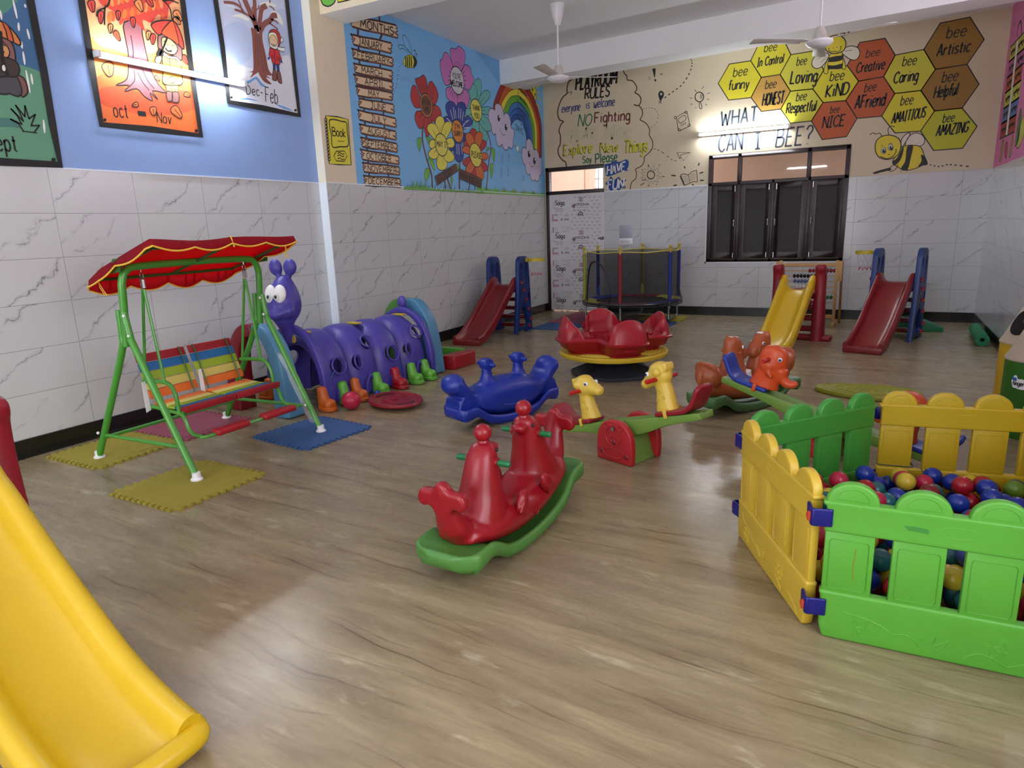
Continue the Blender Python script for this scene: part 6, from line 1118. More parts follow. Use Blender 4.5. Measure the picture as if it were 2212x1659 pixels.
def whale_rocker():
    t = thing('whale_rocker', 'blue two seat whale rocker with a pair of handlebars', 'rocking toy', (2.505, 4.275, 0), R(69))
    M_ = plastic('whale_blue', (28, 58, 190), .36); rocker_base(t, M_, .50, .15)
    mb = MB(); hi = [(-.52, .40), (-.47, .405), (-.41, .37), (-.36, .30), (-.28, .285), (-.16, .32), (0, .335), (.16, .32), (.28, .285), (.36, .30), (.41, .37), (.47, .405), (.52, .40)]
    lo = [(-.52, .32), (-.47, .27), (-.41, .21), (-.36, .17), (-.28, .11), (-.16, .07), (0, .05), (.16, .07), (.28, .11), (.36, .17), (.41, .21), (.47, .27), (.52, .32)]
    rings = []
    for (x, z1), (_, z0) in zip(crs(hi, 4), crs(lo, 4)):
        w = .145-.03*max(0, (abs(x)-.12)/.2)**2 if abs(x) < .32 else .108; w = max(.07, w) if abs(x) < .505 else .06
        rings.append([V(x, w*(abs(cos(a))**.7)*(1 if cos(a) > 0 else -1), (z1+z0)/2+(z1-z0)/2*(abs(sin(a))**.8)*(1 if sin(a) > 0 else -1)) for a in [2*pi*k/20 for k in range(20)]])
    mb.loft(rings)
    for s in (-1, 1):
        mb.ball((s*.465, 0, .345), (.085, .10, .075), 16, 12, rot=rotm(0, s*.35, 0)); mb.box((s*.40, 0, .17), (.16, .19, .10), rotm(0, -s*.5, 0)); mb.box((s*.44, 0, .20), (.08, .17, .08))
        mb.loft([[V(s*.155+rx*cos(a), ry*sin(a), z) for a in [2*pi*k/14 for k in range(14)]] for z, rx, ry in ((.29, .085, .07), (.33, .058, .052), (.37, .042, .038), (.43, .038, .034))])
    bo = mb.build('whale_body', M_, t, remesh=.0095, sm=7)
    for s in (-1, 1):
        h = MB(); h.lathe([(.0, -.038), (.041, -.038), (.045, -.033), (.045, .033), (.041, .038), (0, .038)], (0, 0, 0), 20, rot=rotm(R(90))); h.lathe([(.0, -.044), (.028, -.044), (.031, -.038), (.031, .038), (.028, .044), (0, .044)], (0, 0, 0), 18, rot=rotm(R(90))); h.xf(Matrix.Translation(V(s*.155, 0, .445))); ho = h.build('handle_hub', M_, t)
        h = MB(); h.tube([V(s*.155, -.098, .445), V(s*.155, -.092, .445), V(s*.155, .092, .445), V(s*.155, .098, .445)], [.010, .0145, .0145, .010], 12); h.build('handlebar', M_, ho)
        for k in (-1, 1):
            g = MB(); g.tube([V(s*x, k*.088, z) for x, z in ((.50, .35), (.475, .372), (.465, .352), (.44, .362), (.43, .335), (.405, .33))], .004, 5); g.build('mouth_line', M_, bo)
    for k in (-1, 1):
        g = MB(); g.tube([V(*p) for p in crs([(-.15, k*.134, .17), (-.08, k*.140, .145), (0, k*.141, .138), (.08, k*.140, .145), (.15, k*.134, .17)], 4)], .0045, 6); g.ball((-.155, k*.132, .172), .009, 8, 6); g.ball((.155, k*.132, .172), .009, 8, 6); g.build('smile_line', M_, bo)
whale_rocker()
def horse_rocker():
    t = thing('horse_rocker', 'brown two horse rocker with white chest patches on a green base', 'rocking toy', (4.12, 5.24, 0), R(60))
    HM = plastic('horse_brown', (222, 112, 60), .36); GM = plastic('rocker_deep_green', (82, 140, 74), .42); rocker_base(t, GM, .54, .155)
    mb = MB(); rings = []
    for x, z in crs([(-.47, .22), (-.43, .31), (-.36, .30), (-.26, .28), (-.1, .30), (0, .22), (.1, .30), (.26, .28), (.36, .30), (.43, .31), (.47, .22)], 4):
        w = .12*(1-.6*(abs(x)/.48)**4); b = .07+.09*(abs(x)/.46)**2; rings.append([V(x, w*cos(a), (z+b)/2+(z-b)/2*sin(a)) for a in [2*pi*k/16 for k in range(16)]])
    mb.loft(rings)
    for s in (-1, 1):
        mb.loft([[V(s*x+rx*cos(a), ry*sin(a), z) for a in [2*pi*k/16 for k in range(16)]] for x, z, rx, ry in crs([(.17, .22, .13, .12), (.16, .30, .115, .10), (.16, .37, .095, .08), (.165, .43, .08, .066), (.17, .50, .072, .06), (.17, .55, .06, .055), (.17, .57, .02, .02)], 3)])
        mb.tube([V(s*.18, 0, .50), V(s*.13, 0, .48), V(s*.075, 0, .435), V(s*.055, 0, .415)], [.060, .060, .053, .044], 12)
        mb.ball((s*.055, 0, .415), (.035, .045, .035), 12, 8)
        for k in (-1, 1): mb.loft([[V(s*(.19)+.016*cos(a)*f, k*.036+.012*sin(a)*f, z) for a in [2*pi*i/8 for i in range(8)]] for z, f in ((.53, 1), (.56, 1.1), (.585, .3))])
        mb.loft([[V(s*x+.022*cos(a), w*sin(a), z) for a in [2*pi*k/16 for k in range(16)]] for x, z, w in crs([(.415, .27, .10), (.435, .33, .115), (.45, .37, .105), (.46, .40, .08), (.463, .415, .03)], 3)]); mb.ball((s*.415, 0, .30), (.085, .115, .10), 16, 12)
        mb.tube([V(s*.475, 0, .36), V(s*.50, 0, .33), V(s*.505, 0, .27), V(s*.50, 0, .22)], [.016, .024, .024, .012], 10)
    bo = mb.build('horse_body', HM, t, remesh=.0095, sm=5)
    for s in (-1, 1):
        for k in (-1, 1):
            eye(bo, (s*.118, k*.054, .490), .013, (-s*.4, k, .1), True)
            w = MB(); w.prism([(s*.062, .23), (s*.11, .24), (s*.115, .31), (s*.08, .325)] , k*.03, k*.112, 'xz'); w.build('chest_patch', P_WHITE, bo, remesh=.008, sm=3)
        w = MB(); w.box((s*.165, 0, .558), (.07, .05, .02)); w.build('forelock', P_WHITE, bo, bevel=.008)
        b = MB(); b.tube([V(s*.082+.046*sin(a)*.3, .052*cos(a), .442+.05*sin(a)) for a in [2*pi*i/20 for i in range(20)]], .0045, 6, closed=True); b.build('bridle', HM, bo)
        h = MB(); h.tube([V(s*.175, -.095, .455), V(s*.175, .095, .455)], .011, 10); h.build('handlebar', HM, bo)
horse_rocker()
# ------------------------------------------------------------------ seesaws (beam along local x, high end at +x)
def seesaw(t, tilt, sc, seatm, headm, beamm, basem, kind):
    S = lambda o: o
    # base: two side plates and a wedge between them
    for s in (-1, 1):
        mb = MB(); q = crs([(-.135, .0), (-.14, .10), (-.125, .19), (-.07, .25), (0, .265), (.07, .25), (.125, .19), (.14, .10), (.135, .0)], 4); mb.prism(q, s*.125-.022, s*.125+.022, 'xz'); pl = mb.build('side_plate', basem, t, bevel=.010, seg=3)
        y = s*.149
        for c, r in (((0, .125), .016), ((-.10, .055), .015), ((.10, .055), .015)):
            d = MB(); d.lathe([(r*.5, -.004), (r, .0), (r*1.15, .003)], (0, 0, 0), 16, rot=rotm(R(90*s))); d.xf(Matrix.Translation(V(c[0], y, c[1]))); d.build('bolt_recess', P_DRED, pl)
        bf = MB(); rr = .0035
        for q in ([V(.062*cos(a), y, .17+.062*sin(a)) for a in [2*pi*k/22 for k in range(22)]], [V(-.055+.016*cos(a), y, .225+.016*sin(a)) for a in [2*pi*k/12 for k in range(12)]], [V(.055+.016*cos(a), y, .225+.016*sin(a)) for a in [2*pi*k/12 for k in range(12)]], [V(.026*cos(a), y, .145+.02*sin(a)) for a in [2*pi*k/14 for k in range(14)]], [V(.085*cos(a), y, .06+.03*sin(a)) for a in [2*pi*k/20 for k in range(20)]]): bf.tube(q, rr, 5, closed=True)
        bf.build('embossed_bear', basem, pl)
    mb = MB(); mb.prism([(-.12, .0), (.12, .0), (.06, .16), (-.06, .16)], -.105, .105, 'xz'); mb.build('base_wedge', beamm, t, bevel=.008)
    mb = MB(); mb.tube([V(0, -.16, .215), V(0, .16, .215)], .012, 10); mb.build('pivot_bolt', M_steel, t)
    rot = Matrix.Translation(V(0, 0, .22)) @ Matrix.Rotation(-tilt, 4, 'Y')
    L = .57*sc; mb = MB(); lo = crs([(-L, -.012), (-L*.55, -.03), (-.2, -.055), (0, -.075), (.2, -.055), (L*.55, -.03), (L, -.012)], 4); hi = [(x, .028) for x, z in lo]
    mb.loft([[V(a, -.062, z0), V(a, -.068, z1), V(a, -.03, z1), V(a, -.02, z1-.008), V(a, .02, z1-.008), V(a, .03, z1), V(a, .068, z1), V(a, .062, z0)] for (a, z0), (_, z1) in zip(lo, hi)]); mb.xf(rot); mb.build('beam', beamm, t, bevel=.006, angle=45)
    for s in (-1, 1):
        fl_ = Matrix.Scale(s, 4, V(1, 0, 0))
        mb = MB(); c = crs([(L-.30, .045), (L-.20, .045), (L-.10, .046), (L-.045, .075), (L+.0, .135), (L+.03, .175)], 4); rings = []
        for i, (x, z) in enumerate(c):
            a = c[max(i-1, 0)]; b = c[min(i+1, len(c)-1)]; d = V(b[0]-a[0], 0, b[1]-a[1]).normalized(); n = V(-d.z, 0, d.x); f = i/(len(c)-1); w = .078 if f < .93 else .078*(1-(f-.93)*6)
            rings.append([V(x, y, z)+n*o for y, o in ((-w, -.014), (-w, .012), (w*1.0, .012), (w, -.014))])
        mb.loft(rings); mb.xf(rot @ fl_); so = mb.build('seat', seatm, t, bevel=.008, seg=3, angle=50)
        for k in (-.035, 0, .035): g = MB(); g.tube([V(L-.058, k, .055), V(L-.03, k, .085), V(L, k, .125)], .007, 6, flat=.5); g.xf(rot @ fl_); g.build('back_groove', P_DRED if seatm is not P_BLUE else P_DBLUE, so)
        X = L-.255; mb = MB()
        if kind == 'giraffe':
            mb.loft([[V(X+x+rx*cos(a)*(1), ry*(abs(sin(a))**.7)*(1 if sin(a) > 0 else -1), z) for a in [2*pi*k/16 for k in range(16)]] for x, z, rx, ry in crs([(.0, .05, .072, .055), (.002, .10, .060, .050), (.006, .16, .052, .045), (.004, .20, .048, .044), (.0, .24, .046, .044)], 3)])
            mb.ball((X-.01, 0, .262), (.082, .062, .066), 16, 12); mb.tube([V(X-.01, 0, .26), V(X-.075, 0, .245), V(X-.105, 0, .228)], [.06, .048, .036], 12); mb.ball((X-.115, 0, .225), (.032, .042, .034), 12, 8); mb.box((X+.025, 0, .308), (.10, .085, .045)); mb.ball((X+.0, .0, .30), (.07, .058, .045), 12, 8)
            for k in (-1, 1): mb.ball((X+.018, k*.060, .285), (.028, .018, .026), 10, 8)
        else:
            mb.loft([[V(X+x+rx*cos(a), ry*sin(a), z) for a in [2*pi*k/18 for k in range(18)]] for x, z, rx, ry in crs([(.0, .05, .10, .062), (-.005, .10, .085, .058), (-.01, .16, .085, .058), (-.012, .22, .092, .06), (-.012, .28, .086, .056), (-.012, .315, .06, .045), (-.012, .33, .02, .02)], 3)])
            mb.tube([V(X-.08, 0, .19), V(X-.10, 0, .14), V(X-.135, 0, .115), V(X-.175, 0, .125), V(X-.195, 0, .145)], [.045, .036, .03, .026, .018], 12)
            for k in (-1, 1): mb.ball((X+.0, k*.055, .20), (.045, .02, .04), 12, 8); mb.tube([V(X-.02, k*.06, .165), V(X-.055, k*.066, .14)], [.018, .01], 8)
        i0 = len(mb.v); mb.xf(rot @ fl_); hd = mb.build('giraffe_head' if kind == 'giraffe' else 'elephant_head', headm, t, remesh=.0075, sm=5)
        hz = .245 if kind == 'giraffe' else .245; hx = X+.0 if kind == 'giraffe' else X-.0
        h = MB(); h.tube([V(hx, -.145, hz), V(hx, -.138, hz), V(hx, .138, hz), V(hx, .145, hz)], [.009, .0135, .0135, .009], 12); h.xf(rot @ fl_); h.build('handlebar', plastic('handle_red', (230, 36, 34), .32), t)
        for k in (-1, 1):
            c = (X-.060, k*.050, .282) if kind == 'giraffe' else (X-.065, k*.047, .262); p = rot @ fl_ @ V(*c); q = rot @ fl_ @ V(c[0]-.2, k*1.0, c[2]); eye(hd, p-(q-p).normalized()*.004, .0145, q-p, True)
            if kind == 'giraffe':
                for px_, pz_, pr in ((X+.0, .09, .014), (X-.02, .125, .010), (X+.018, .135, .010), (X+.0, .17, .009)): sp_ = MB(); sp_.tube([V(px_+pr*cos(a), k*.0475, pz_+pr*sin(a)) for a in [2*pi*i/12 for i in range(12)]], .0022, 5, closed=True); sp_.xf(rot @ fl_); sp_.build('spot', headm, hd)
            stp = MB(); stp.box((X+.03, k*.075, .042), (.024, .012, .052)); stp.xf(rot @ fl_); stp.build('strap', headm, hd, bevel=.004)
    return t
t = thing('seesaw', 'green seesaw with yellow giraffe heads and red seats and bear plates', 'seesaw', (3.665, 3.79, 0), R(-21.5))
seesaw(t, R(15.5), 1.0, plastic('seat_red', (178, 24, 44), .42), P_CREAMY, plastic('beam_green', (146, 194, 84), .42), plastic('bear_red', (224, 42, 52), .4), 'giraffe')
t = thing('seesaw', 'green seesaw with orange elephant heads and blue seats behind the ball pit', 'seesaw', (4.73, 4.33, 0), R(166))
seesaw(t, R(14), 1.17, P_BLUE, plastic('elephant_orange', (268, 100, 40), .4), MATS['beam_green'], MATS['bear_red'], 'elephant')
# ------------------------------------------------------------------ slides (sliding direction = local +x, origin under the ladder)
def chute(t, m, prof, wid, rim, name='chute', endlip=0.03, cap=True, fat=1.0):
    """prof: centre line (x, z of the bed) from top to bottom; side walls of height rim(i)"""
    P = crs(prof, 5); n = len(P); rings = []
    for i, (x, z) in enumerate(P):
        a = P[max(i-1, 0)]; b = P[min(i+1, n-1)]; d = V(b[0]-a[0], 0, b[1]-a[1]).normalized(); nn = V(-d.z, 0, d.x)
        if nn.z < 0: nn = -nn
        h = rim(i/(n-1)); w = wid/2; sec = [(-w, -.03), (-w-.004, h*.6), (-w, h-.016), (-w+.010*fat, h-.004), (-w+.022*fat, h), (-w+.036*fat, h-.006), (-w+.046*fat, h-.02), (-w+.056*fat, h*.4), (-w+.075*fat, .010), (-w+.11*fat, 0), (0, -.002)]; sec = sec+[(-a_, b_) for a_, b_ in reversed(sec[:-1])]+[(w-.02, -.03), (0, -.028), (-w+.02, -.03)]
        rings.append([V(x, y, z)+nn*o for y, o in sec])
    mb = MB(); mb.loft(rings); return mb.build(name, m, t, angle=60)
M_CH = plastic('chute_red', (158, 30, 38), .30); M_PAN = plastic('panel_navy', (26, 66, 150), .4); M_STAR = plastic('star_red', (196, 40, 44), .4)
def blue_slide(name, label, loc, rz, hoop_side):
    t = thing(name, label, 'slide', loc, rz); H = 1.04
    c = chute(t, M_CH, [(.0, .66), (.10, .655), (.20, .60), (.45, .42), (.70, .235), (.92, .11), (1.05, .055), (1.19, .045)], .385, lambda f: .085+.03*max(0, 1-abs(f-.15)*5)-.03*max(0, f-.8)*3)
    lp = MB(); lp.box((1.19, 0, .035), (.035, .385, .07)); lp.build('end_lip', M_CH, c, bevel=.012, seg=3)
    for s in (-1, 1):
        # tapered side panel with rounded top, three openings
        out = crs([(-.245, .0), (-.235, .25), (-.215, .6), (-.195, .86), (-.175, .97), (-.12, 1.03), (0.02, 1.04), (.085, 1.02), (.125, .96), (.135, .84), (.15, .62), (.20, .3), (.245, .02), (.235, .0), (.19, .0), (.165, .03), (-.06, .04), (-.08, .0)], 3, True)
        mb = MB(); mb.prism(out, s*.225-.026, s*.225+.026, 'xz'); p = mb.build('side_panel', M_PAN, t, smooth=False)
        for c_, d in (((.055, 0, .86), (.038, .085)), ((-.10, 0, .80), (.045, .16)), ((-.175, 0, .47), (.042, .075))):
            o = MB(); o.lathe([(1, -.2), (1, .2)], (0, 0, 0), 20, rot=rotm(R(90))); o.xf(Matrix.Translation(V(c_[0], s*.225, c_[2])) @ Matrix.Diagonal((d[0], 1, d[1], 1))); k = o.build('cut', P_BLK, t, smooth=False)
            md = p.modifiers.new('c', 'BOOLEAN'); md.operation = 'DIFFERENCE'; md.object = k; md.solver = 'EXACT'; dg = bpy.context.evaluated_depsgraph_get(); nm = bpy.data.meshes.new_from_object(p.evaluated_get(dg), depsgraph=dg); p.modifiers.clear(); p.data = nm; bpy.data.objects.remove(k)
        o = MB(); o.prism(crs([(-.13, .09), (.14, .09), (.155, .16), (.12, .27), (.06, .35), (0, .36), (-.06, .32), (-.10, .2)], 3, True), s*.225-.2, s*.225+.2, 'xz'); k = o.build('cut', P_BLK, t, smooth=False)
        md = p.modifiers.new('c', 'BOOLEAN'); md.operation = 'DIFFERENCE'; md.object = k; md.solver = 'EXACT'; b_ = p.modifiers.new('b', 'BEVEL'); b_.width = .009; b_.segments = 3; b_.limit_method = 'ANGLE'; b_.angle_limit = R(50)
        dg = bpy.context.evaluated_depsgraph_get(); nm = bpy.data.meshes.new_from_object(p.evaluated_get(dg), depsgraph=dg); p.modifiers.clear(); p.data = nm; bpy.data.objects.remove(k); nm.polygons.foreach_set('use_smooth', [True]*len(nm.polygons)); nm.set_sharp_from_angle(angle=R(40))
        for x, z in ((.07, .69), (0.0, .58), (-.07, .45), (-.13, .31), (-.20, .16), (-.14, .075)):
            st = MB(); st.prism([(x+(.026 if k % 2 else .014)*cos(k*pi/5), z+(.026 if k % 2 else .014)*sin(k*pi/5)) for k in range(10)], s*.225+s*.02, s*.225+s*.052, 'xz'); st.build('star_knob', M_STAR, p, bevel=.004)
        for x, z in ((.09, .54), (.04, .40), (.16, .055), (.06, .055), (-.03, 1.0)):
            st = MB(); st.box((x, s*.2525, z), (.016, .004, .04)); st.build('slot', P_BLK, p)
    for k in range(5):
        z = .07+k*.125; x = -.19+.035*k; st = MB(); st.box((x, 0, z), (.085, .40, .05)); st.build('step', M_CH, t, bevel=.01, seg=2)
    pf = MB(); pf.box((-.03, 0, .635), (.12, .40, .04)); pf.build('platform', M_CH, t, bevel=.012)
    s = hoop_side; hx, hz = -.13, .985
    hp = MB(); hp.box((hx+.02, s*.26, hz), (.05, .05, .055)); HB = plastic('hoop_yellow', (232, 206, 44), .4); br = hp.build('hoop_bracket', HB, t, bevel=.006)
    rg = MB(); cx_, cy_, rr = hx, s*.395, .105; N = 32
    rg.loft([[V(cx_+(rr+o)*cos(a), cy_+(rr+o)*sin(a), hz+z) for o, z in ((0, -.018), (.012, -.018), (.012, .018), (0, .018))] for a in [2*pi*k/N for k in range(N+1)]], cap=False); rg.build('hoop', HB, br)
    nt = MB()
    for k in range(10):
        for dd in (1, -1):
            pts = []
            for j in range(7):
                f = j/6; a = 2*pi*(k+dd*f*1.5)/10; r_ = rr*(1-.38*f); pts.append(V(cx_+r_*cos(a), cy_+r_*sin(a), hz-.015-.17*f))
            nt.tube(pts, .0022, 4)
    nt.build('net', mat('net_white', (200, 196, 204), .8), br)
    nt = MB(); nt.tube([V(cx_+(.066+.008*sin(6*a))*cos(a), cy_+(.066+.008*sin(6*a))*sin(a), hz-.19+.02*sin(8*a)) for a in [2*pi*k/60 for k in range(60)]], .003, 4, closed=True); nt.build('net_hem', mat('net_red', (190, 60, 70), .8), br)
    return t
blue_slide('slide', 'red chute slide with navy side panels and a yellow hoop by the printed door', (.455, 8.14, 0), R(-88.5), 1)
blue_slide('slide', 'red chute slide with navy side panels in the far right corner', (5.19, 8.93, 0), R(-104.5), -1)
M_YC = plastic('chute_yellow', (242, 202, 34), .30); M_PO = plastic('post_crimson', (176, 22, 46), .42)
def yellow_slide(name, label, loc, rz, k=1.0):
    t = thing(name, label, 'slide', loc, rz); L = .97
    c = chute(t, M_YC, [(x*k, z) for x, z in [(-.01, .60), (.07, .595), (.16, .55), (.34, .41), (.54, .265), (.74, .135), (.90, .07), (1.06, .035)]], .375, lambda f: .085+.085*max(0, 1-f*4.5), fat=1.35)
    q = crs([(.86, -.172), (.96, -.178), (1.055, -.183), (1.085, -.15), (1.095, 0), (1.085, .15), (1.055, .183), (.96, .178), (.86, .172)], 5); lp = MB()
    lp.tube([V(x+1.06*(k-1), y*.95, .052+.05*max(0, (1.07-x)*3)) for x, y in q], [.010+.027*min(1, max(0, (x-.86)/.12)) for x, y in q], 12); lp.build('end_lip', M_YC, c)
    for s in (-1, 1):
        rings = []
        for x0, x1, z, w in crs([(-.14, .10, .0, .05), (-.13, .09, .15, .047), (-.11, .075, .4, .043), (-.09, .065, .6, .04), (-.085, .065, .72, .04), (-.075, .075, .79, .04), (-.065, .095, .825, .04), (-.055, .10, .86, .038), (-.03, .08, .885, .03)], 3):
            rings.append([V(-.05+(x0+x1)/2+(x1-x0)/2*cos(a)*(abs(cos(a))**-.35 if abs(cos(a)) > .02 else 1)*.93, s*.235+w*1.45*(abs(sin(a))**.5)*(1 if sin(a) > 0 else -1), z) for a in [2*pi*k/16 for k in range(16)]])
        mb = MB(); mb.loft(rings); mb.build('post', M_PO, t, angle=70)
    for k in range(4):
        z = .13+k*.13; st = MB(); st.box((-.10+.008*k, 0, z), (.10, .40, .06)); st.build('step', M_PO, t, bevel=.012, seg=3)
    st = MB(); st.box((-.04, 0, .575), (.14, .41, .05)); st.build('platform', M_PO, t, bevel=.012)
    st = MB(); st.box((-.07, 0, .032), (.14, .78, .062)); st.build('foot_bar', M_PO, t, bevel=.022, seg=3)
    return t
yellow_slide('slide', 'yellow chute slide with crimson posts before the wooden abacus', (4.165, 8.47, 0), R(-98.5))
d = (cos(R(175)), sin(R(175))); E_ = (3.315, .985-.187)
yellow_slide('slide', 'large yellow slide with crimson posts cut by the left edge of the photo', (E_[0]+d[0]*1.20, E_[1]+d[1]*1.20, 0), R(-5), 1.113)
# ------------------------------------------------------------------ ball pit fence
F_LIME, F_GRN, F_YEL, F_YEL2 = plastic('fence_lime', (112, 212, 70), .42), plastic('fence_green', (84, 196, 76), .42), plastic('fence_yellow', (236, 200, 64), .42), plastic('fence_ochre', (226, 192, 38), .42)
CLIP = plastic('clip_navy', (16, 20, 140), .35); KNOB = plastic('knob_orange', (238, 84, 52), .4)
def fence(label, p0, p1, m, n=4):
    """panel from p0 to p1, outer face towards local -y"""
    p0, p1 = V(p0[0], p0[1], 0), V(p1[0], p1[1], 0); L = (p1-p0).length; t = thing('play_fence', label, 'fence panel', p0, math.atan2(p1.y-p0.y, p1.x-p0.x), 'ball pit fence panels'); T = .042
    mb = MB(); e = .022
    mb.prism([(e, 0.0), (L-e, 0.0), (L-e*.4, .05), (L-e*.4, .155), (L-.004, .165), (L-.004, .178), (e*.2, .178), (e*.2, .165), (e*.4, .155), (e*.4, .05)], -T/2, T/2, 'xz'); o = mb.build('bottom_board', m, t, bevel=.010, seg=3)
    # raised garden drawing on the board
    ln = MB(); k = L/1.06; r_ = .0028
    for s in (-1, 1):
        y = s*(T/2-.0005)
        for pts in ([(.10, .14), (.12, .11), (.20, .10), (.27, .085), (.32, .06)], [(.32, .062), (.37, .07), (.41, .055), (.43, .04)], [(.60, .03), (.65, .055), (.70, .05), (.76, .025)], [(.76, .03), (.84, .055), (.92, .045), (.98, .02)], [(.42, .045), (.44, .075), (.455, .045)], [(.455, .05), (.49, .085), (.48, .05)], [(.48, .05), (.54, .075), (.50, .035)]): ln.tube([V(a*k, y, b) for a, b in crs(pts, 5)], r_, 5, flat=.6)
        for c in ((.19, .055), (.72, .085)): ln.tube([V(c[0]*k+(.026+.008*cos(6*a))*cos(a), y, c[1]+(.026+.008*cos(6*a))*sin(a)) for a in [2*pi*i/36 for i in range(36)]], r_, 5, closed=True); ln.tube([V(c[0]*k+.010*cos(a), y, c[1]+.010*sin(a)) for a in [2*pi*i/12 for i in range(12)]], r_, 5, closed=True)
    ln.build('raised_garden', m, o)
    mb = MB(); mb.prism([(e*.2, .395), (L-e*.2, .395), (L-e*.4, .41), (L-e*.4, .485), (L+.002, .49), (L+.002, .503), (-.002, .503), (-.002, .49), (e*.4, .485), (e*.4, .41)], -T/2, T/2, 'xz'); o = mb.build('top_rail', m, t, bevel=.010, seg=3)
    ov = MB(); c = (L*.5, .45)
    for s in (-1, 1): ov.tube([V(c[0]+max(-.03, min(.03, .06*cos(a)))+.018*cos(a), s*(T/2-.0005), c[1]+.018*sin(a)) for a in [2*pi*i/28 for i in range(28)]], .0022, 5, closed=True, flat=.6)
    ov.build('oval_badge', m, o)
    st = (L-.02+.05)/n
    for i in range(n):
        x0 = .01+st*i; x1 = x0+st-.05; 
        mb = MB(); mb.prism([(x0, .17), (x1, .17), (x1, .40), (x0, .40)], -T*.36, T*.36, 'xz'); s_ = mb.build('slat', m, t, bevel=.006)
        rr = MB(); 
        for s in (-1, 1):
            q = [(x0+.016, .20), (x0+.022, .19), (x1-.022, .19), (x1-.016, .20), (x1-.016, .36), (x1-.022, .37), (x0+.022, .37), (x0+.016, .36)]; rr.tube([V(a, s*T*.355, b) for a, b in q], .0024, 5, closed=True, flat=.6)
        rr.build('raised_frame', m, s_)
        cx_ = (x0+x1)/2; rw = st*.395; rh = min(.072, rw*.9); mb = MB(); q = [(cx_+rw*cos(a), .50+rh*sin(a)) for a in [pi*k/20 for k in range(21)]]; mb.prism([(cx_+rw, .492)]+q+[(cx_-rw, .492)], -T*.42, T*.42, 'xz'); d = mb.build('scallop', m, t, bevel=.009, seg=3)
        rr = MB()
        for s in (-1, 1): rr.tube([V(cx_+rw*.62*cos(a), s*T*.415, .512+rh*.58*sin(a)) for a in [pi*k/14 for k in range(15)]], .003, 5, closed=True, flat=.6)
        rr.build('raised_arc', m, d)
    return t
PA, PB, PC = (4.835, 2.30), (4.478, 2.995), (4.985, 3.66)
fa_ = fence('lime green fence panel at the front of the ball pit', PA, (5.60, 2.33), F_LIME)
fence('yellow fence panel on the left side of the ball pit', (4.472, 2.985), (4.818, 2.315), F_YEL)
fence('green fence panel behind the yellow side panel of the ball pit', (4.975, 3.645), (4.482, 3.02), F_GRN)
fd_ = fence('dull yellow fence panel at the back of the ball pit', (5.755, 3.792), (5.004, 3.671), F_YEL2)
fence('green fence panel closing the right side of the ball pit', (5.62, 2.345), (6.005, 2.99), F_GRN)
fence('yellow fence panel closing the right side of the ball pit', (6.005, 3.015), (5.77, 3.765), F_YEL)
def clip(x, y, z, a, b, label):
    """corner connector: two short arms along directions a and b"""
    t = thing('fence_connector', label, 'connector', (x, y, z), 0, 'navy fence connectors'); mb = MB()
    d = Vector((a[0], a[1], 0)).normalized(); e = Vector((b[0], b[1], 0)).normalized(); out = -(d+e)
    out = out.normalized() if out.length > .2 else V(0, -1, 0)
    P = crs([tuple(d*.055+out*.028), tuple(d*.028+out*.032), tuple(out*.038), tuple(e*.028+out*.032), tuple(e*.055+out*.028)], 4)
    for i, p in enumerate(P): pass
    mb.loft([[V(p[0], p[1], 0)+out*o+V(0, 0, zz) for o, zz in ((0, -.033), (.010, -.030), (.010, .030), (0, .033))] for p in P]); c = mb.build('clip', CLIP, t, bevel=.004)
    n = V(-e.y, e.x, 0); n = n if n.dot(out) > 0 else -n
    n2 = V(-d.y, d.x, 0); n2 = n2 if n2.dot(out) > 0 else -n2
    k = MB(); k.lathe([(.017, 0), (.017, .004), (.0, .004)], (0, 0, 0), 18); k.box((0, 0, .007), (.010, .03, .010)); z = (out+n2*.35).normalized(); x_ = V(0, 0, 1).cross(z); M = Matrix((x_, V(0, 0, 1), z)).transposed()
    k.xf(Matrix.Translation(d*.012+out*.046) @ M.to_4x4()); k.build('twist_knob', KNOB, t, bevel=.002)
    return t
dA, dB, dC, dD = (1, .042), (.346, -.67), (.493, .64), (1.042, .165)
for z, w in ((.445, 'upper'), (.115, 'lower')):
    clip(4.826, 2.302, z, (-.346, .67), dA, w+' navy connector between the lime front and yellow left panels')
    clip(4.472, 3.003, z, dC, (.346, -.67), w+' navy connector on the far left corner of the ball pit')
    clip(4.988, 3.658, z, (-.493, -.64), dD, w+' navy connector between the green and dull yellow back panels')
# balls: dropped one after another, each settling on the ones below
import numpy as np
rng = np.random.default_rng(12); rb = .0415
poly = np.array([(4.86, 2.345), (5.59, 2.375), (5.95, 2.995), (5.72, 3.745), (5.03, 3.63), (4.535, 2.99)])
def inset(pt, mg):
    for i in range(len(poly)):
        a, b = poly[i], poly[(i+1) % len(poly)]; e = b-a; nn = np.array([-e[1], e[0]])/np.hypot(*e)
        if (pt-a) @ nn < mg: return False
    return True
BP = []
def rest(x, y):
    if not BP: return rb
    A = np.array(BP[-2000:]); d2 = (A[:, 0]-x)**2+(A[:, 1]-y)**2; k = d2 < (2*rb)**2
    return max(rb, (A[k, 2]+np.sqrt((2*rb)**2-d2[k])).max()) if k.any() else rb
fails = 0
while fails < 60 and len(BP) < 900:
    best = None
    for _ in range(14):
        p = np.array([rng.uniform(4.5, 6.0), rng.uniform(2.3, 3.8)])
        if not inset(p, rb+.012): continue
        z = rest(*p)
        if best is None or z < best[2]: best = (p[0], p[1], z)
    if best is None: continue
    lim = .245+.02*math.sin(5*best[0])*math.sin(4*best[1]) - (.05 if best[1] > 3.4 else 0)
    if best[2] > lim: fails += 1; continue
    BP.append(best)
A = np.array(BP); vis = []
